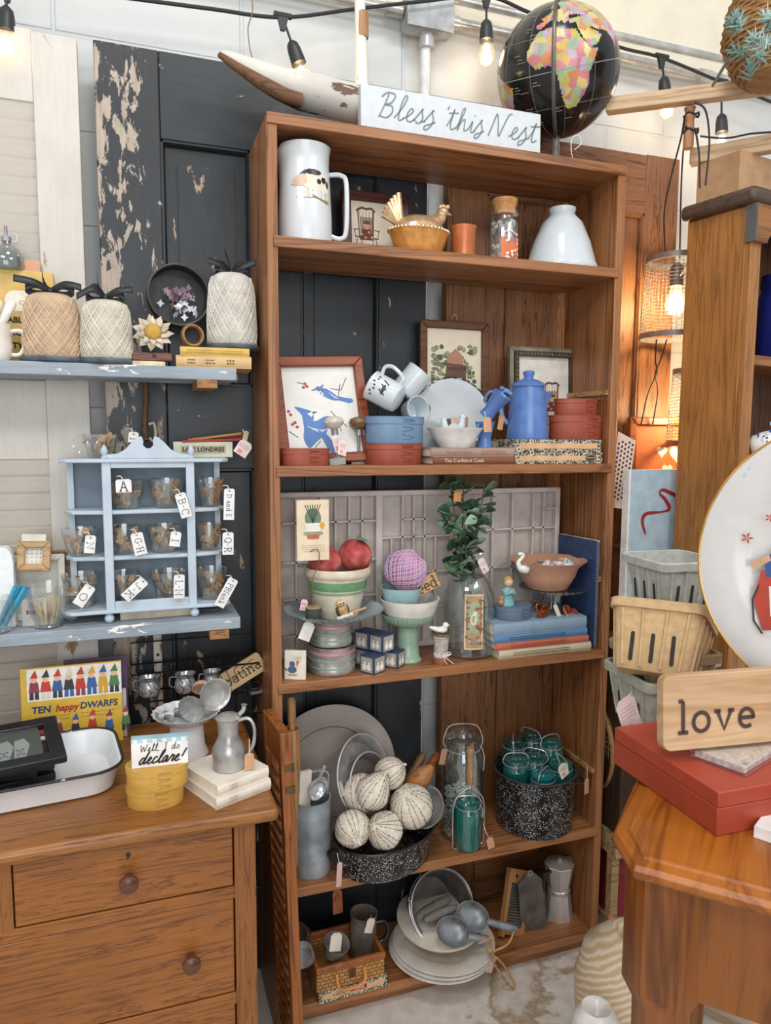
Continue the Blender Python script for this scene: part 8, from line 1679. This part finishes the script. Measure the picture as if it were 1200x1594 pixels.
t.location = (ps.x+w/2, yS-.004, zr+.0172+h/2); MB().prism(rrect(w, h, .014, 6), -.009, .009).build('block', wood('d9b58c', 'c4996a', 'x', .6, .8, contrast=.35), t, bevel=.0015)
mb = MB(); write(mb, 'love', h*.42, -w*.075, -h*.26, -.0102, .13, SLAB, tr=.10, stretch=1.12); mb.build('lettering', P('4a3830', .7), t)
tag(MB().box((0, 0, .008), (.06, .05, .016)).build('white_box', P('e9e6e0', .5), None, (at(1196, 1305, z=zt).x+.02, at(1196, 1305, z=zt).y-.0, zt+.001), (0, 0, .5)), 'small white box at the right edge of the foreground table', 'box')
d = 1.09; pc = CAM+ray(1342, 882)*d; R = 236*d/FPX
nrm = (CAM-pc); nrm.z = .05; q = nrm.to_track_quat('Z', 'Y').to_euler(); t = thing('decorative_plate', 'large white plate with a gold rim and a painted figure behind the love sign', 'plate', pc, rot=q)
MB().lathe([(.0002, -.012), (R*.55, -.012), (R*.68, -.010), (R*.72, -.004), (R*.99, .005), (R, .0065), (R*.985, .008), (R*.72, 0), (R*.69, -.004), (R*.66, -.007), (.0002, -.008)], 96).build('plate_body', P('cfccc7', .15, 0, .02), t); MB().tube([(R*math.cos(a*PI/48), R*math.sin(a*PI/48), .0065) for a in range(96)], .0022, 6, True).build('gold_rim', metal('c79a4f', .3), t)
mb = MB(); FM = Matrix(((1, 0, 0, 0), (0, 0, 1, 0), (0, 1, 0, 0), (0, 0, 0, 1)))
def pp(u, v): return ((u-1331)*d/FPX, (880-v)*d/FPX)
for u, v, s in ((1168, 848, 11), (1200, 812, 9)):
    for k in range(5): a = k*2*PI/5; x0, z0 = pp(u, v); s_ = s*d/FPX; mb.flat([(x0, z0), (x0+s_*math.cos(a-.35)*.5, z0+s_*math.sin(a-.35)*.5), (x0+s_*math.cos(a), z0+s_*math.sin(a)), (x0+s_*math.cos(a+.35)*.5, z0+s_*math.sin(a+.35)*.5)], .0068, FM, 0)
def poly(l, mi, y=.0068): mb.flat([pp(*a) for a in l], y, FM, mi)
poly([(1192, 900), (1240, 890), (1250, 990), (1200, 1000), (1184, 950)], 0, .0070); poly([(1196, 880), (1225, 850), (1250, 856), (1246, 905), (1200, 910)], 1, .0072); poly([(1178, 890), (1202, 872), (1206, 882), (1184, 898)], 2, .0074); poly([(1205, 925), (1236, 920), (1236, 970), (1210, 975)], 3, .0076); poly([(1176, 885), (1184, 884), (1186, 896), (1178, 898)], 2, .0077); poly([(1210, 862), (1240, 840), (1246, 858), (1222, 872)], 2, .0078)
mb.ribbon([pp(1190, 925), pp(1182, 950), pp(1186, 985), pp(1200, 1005)], .003, .0078, FM, 4); scr = [pp(1158+6*i, 742-14*i+3*(i % 2)) for i in range(7)]; [mb.flat(arc(a, b, .0025, .004, 0, 330, 8), .0069, FM, 5) for a, b in scr]
mb.build('painted_figure', [P('b0402c', .4), P('35548c', .4), P('c9a07a', .4), P('e6ded0', .4), P('33302e', .4), P('b3c4d6', .4)], t)
tb = V((pc.x, pc.y+.03, zr)); t = thing('plate_stand', 'dark wire stand holding up the gold-rimmed plate', 'stand', tb); hs = pc.z-R*.55-zr
mb = MB(); 
for sx in (-1, 1): mb.tube(smooth([(sx*.05, .06, .003), (sx*.05, -.0, .003), (sx*.045, -.035, max(.02, pc.z-R-zr-.012)), (sx*.045, -.05, max(.03, pc.z-R-zr-.010))], 5), .003, 8).tube([(sx*.05, .045, .003), (sx*.03, .05, hs+.08)], .003, 8)
mb.tube([(-.05, .0, .003), (.05, .0, .003)], .003, 8).build('wire', P('2a2826', .4, .5), t)
# berry boxes
def berry_box(label, c, s, h, col, rot, grp=None):
    t = thing('berry_box', label, 'basket', c, rot=rot); PU = P(col, .9, 0, .08, .5, 70); a, b = s*.40, s*.5; q = .003
    def ring(k, z): return [(x*k, y*k, z) for x, y in rrect(2, 2, .22, 4)]
    L_ = [ring(a*.96, 0), ring(a, .004), ring(b, h), ring(b*1.05, h), ring(b*1.05, h-.016)]; Li = [ring(b-q, h), ring(a-q, q)]
    Ls = [L_[0], L_[1], ring(b*.965, h-.016), ring(b*1.05, h-.017), ring(b*1.06, h-.002), ring(b*1.02, h+.001), Li[0], Li[1]]; n = len(Ls[0])
    MB().add(sum(Ls, []), [(k*n+i, k*n+(i+1) % n, (k+1)*n+(i+1) % n, (k+1)*n+i) for k in range(7) for i in range(n)]+[tuple(range(n))[::-1], tuple(7*n+i for i in range(n))]).build('box_body', PU, t)
    sl = MB(); rb = MB()
    for f in range(4):
        M = Matrix.Rotation(f*PI/2, 4, 'Z')
        for j in (-1, 0, 1):
            pts = [(x, z) for x, z in rrect(.007, h*.42, .0034, 4, j*a*.55, h*.32)]; sl.add([M @ V((x, -(a+(b*.965-a)*z/h)-.0012, z)) for x, z in pts], [tuple(range(len(pts)))])
        for j in (-.78, -.28, .28, .78): rb.tube([M @ V((j*a*.97, -a-.0005, .006)), M @ V((j*b*.93, -b*.96-.0005, h-.018))], .0035, 6)
    sl.build('slots', P('35322c', .9), t); rb.build('ribs', PU, t); return t
cb = at(1062, 1190, z=zt); cb = V((cb.x+.080, cb.y+.150, zt+.001)); s = .155; GRN = 'b0b2a2'; TAN = 'c9a97c'
z1 = at(1020, 1068, y=cb.y-s/2).z; hbx = .105
berry_box('grey-green pulp berry box at the bottom of the front pile', (cb.x, cb.y, z1-hbx), s, hbx, GRN, (0, 0, -.12))
z2 = at(1020, 1030, y=cb.y-s/2).z; berry_box('brown pulp berry box nested in the grey-green one', (cb.x, cb.y, z2-.085), s*.93, .085, '9c8766', (0, 0, -.1))
berry_box('tan pulp berry box tilted on top of the front pile', at(1030, 1058, y=cb.y-.04)+V((-.012, .0, .002)), s*1.02, .125, TAN, (Matrix.Rotation(.26, 3, FW) @ Matrix.Rotation(-.42, 3, V((RT.x, RT.y, 0))) @ Matrix.Rotation(-.95, 3, 'Z')).to_euler())
z4 = at(1040, 882, y=cb.y+.03).z; c4 = V((X(1050, cb.y+.12, z4), cb.y+.125, z4-.10))
zz = z4-.1; k = 0
berry_box('grey pulp berry box standing topmost at the back', c4, s*.95, .1, 'bcbfb7', (0, 0, -.08))
nbk = int((zz-zt)/.098)
for i, nm in zip(range(nbk), ('upper', 'middle', 'lowest')): berry_box('grey pulp berry box under the topmost one, %s of the back pile' % nm, (c4.x, c4.y, zz-.0985*(i+1)), s*.95, .098, 'a3a69f', (0, 0, -.08))
price_tag('large pink and white printed price tag on the bottom berry box', at(972, 1090, y=cb.y-s/2-.012), .042, .078, (0, -.38, .1), P('e3d0cd', .8), at(982, 1078, y=cb.y-s/2), 1)
# striped vase and odds at the lower right
yV = -.34; c = V((X(985, yV, .3), yV, 0)); hv = at(985, 1448, y=yV).z; r = 86*mpp((c.x, yV, .3))
nt = NT('swirled_glaze'); f = nt.n('ShaderNodeTexWave', wave_type='BANDS', bands_direction='Z'); nt.l(nt.coords((1, 1, 1), (.5, .3, 0)), f.inputs[0]); f.inputs['Scale'].default_value = 26; f.inputs['Distortion'].default_value = 3; f.inputs['Detail'].default_value = 2; f.inputs['Detail Scale'].default_value = 1.2
nt.set(nt.ramp(f.outputs[0], [(.15, 'cdb088'), (.6, 'd9c4a4'), (.9, 'e3d4bc')]), .35)
tag(MB().lathe([(.0002, 0), (r*.6, 0), (r*.75, .05), (r*.98, hv*.45), (r*1.0, hv*.66), (r*.86, hv*.85), (r*.5, hv*.97), (r*.35, hv), (r*.25, hv*.99), (.0002, hv*.9)], 56).build('floor_vase', nt.mat, None, c), 'large cream and tan striped vase on the floor by the table leg', 'vase')
yW_ = -.42; c = V((X(900, yW_, .1), yW_, 0)); hw = at(905, 1574, y=yW_).z
tag(MB().lathe([(.0002, 0), (.045, 0), (.052, .05), (.055, hw*.7), (.04, hw*.93), (.028, hw), (.02, hw*.99), (.0002, hw*.9)], 40).build('white_vase', P('e6e3dc', .25), None, c+V((.035, 0, 0))), 'plain white vase on the floor in front of the striped vase', 'vase')
p = at(955, 1440, y=-.12); tag(MB().prism([(-.02, .035), (.03, .0), (.02, -.05), (-.005, -.05)], -.0015, .0015).tube([(.01, 0, -.05), (.01, .01, -p.z)], .003, 6).build('orange_pennant', P('d98a5c', .7), None, p, (0, 0, .2)), 'small orange paper pennant on a stick behind the striped vase', 'pennant')
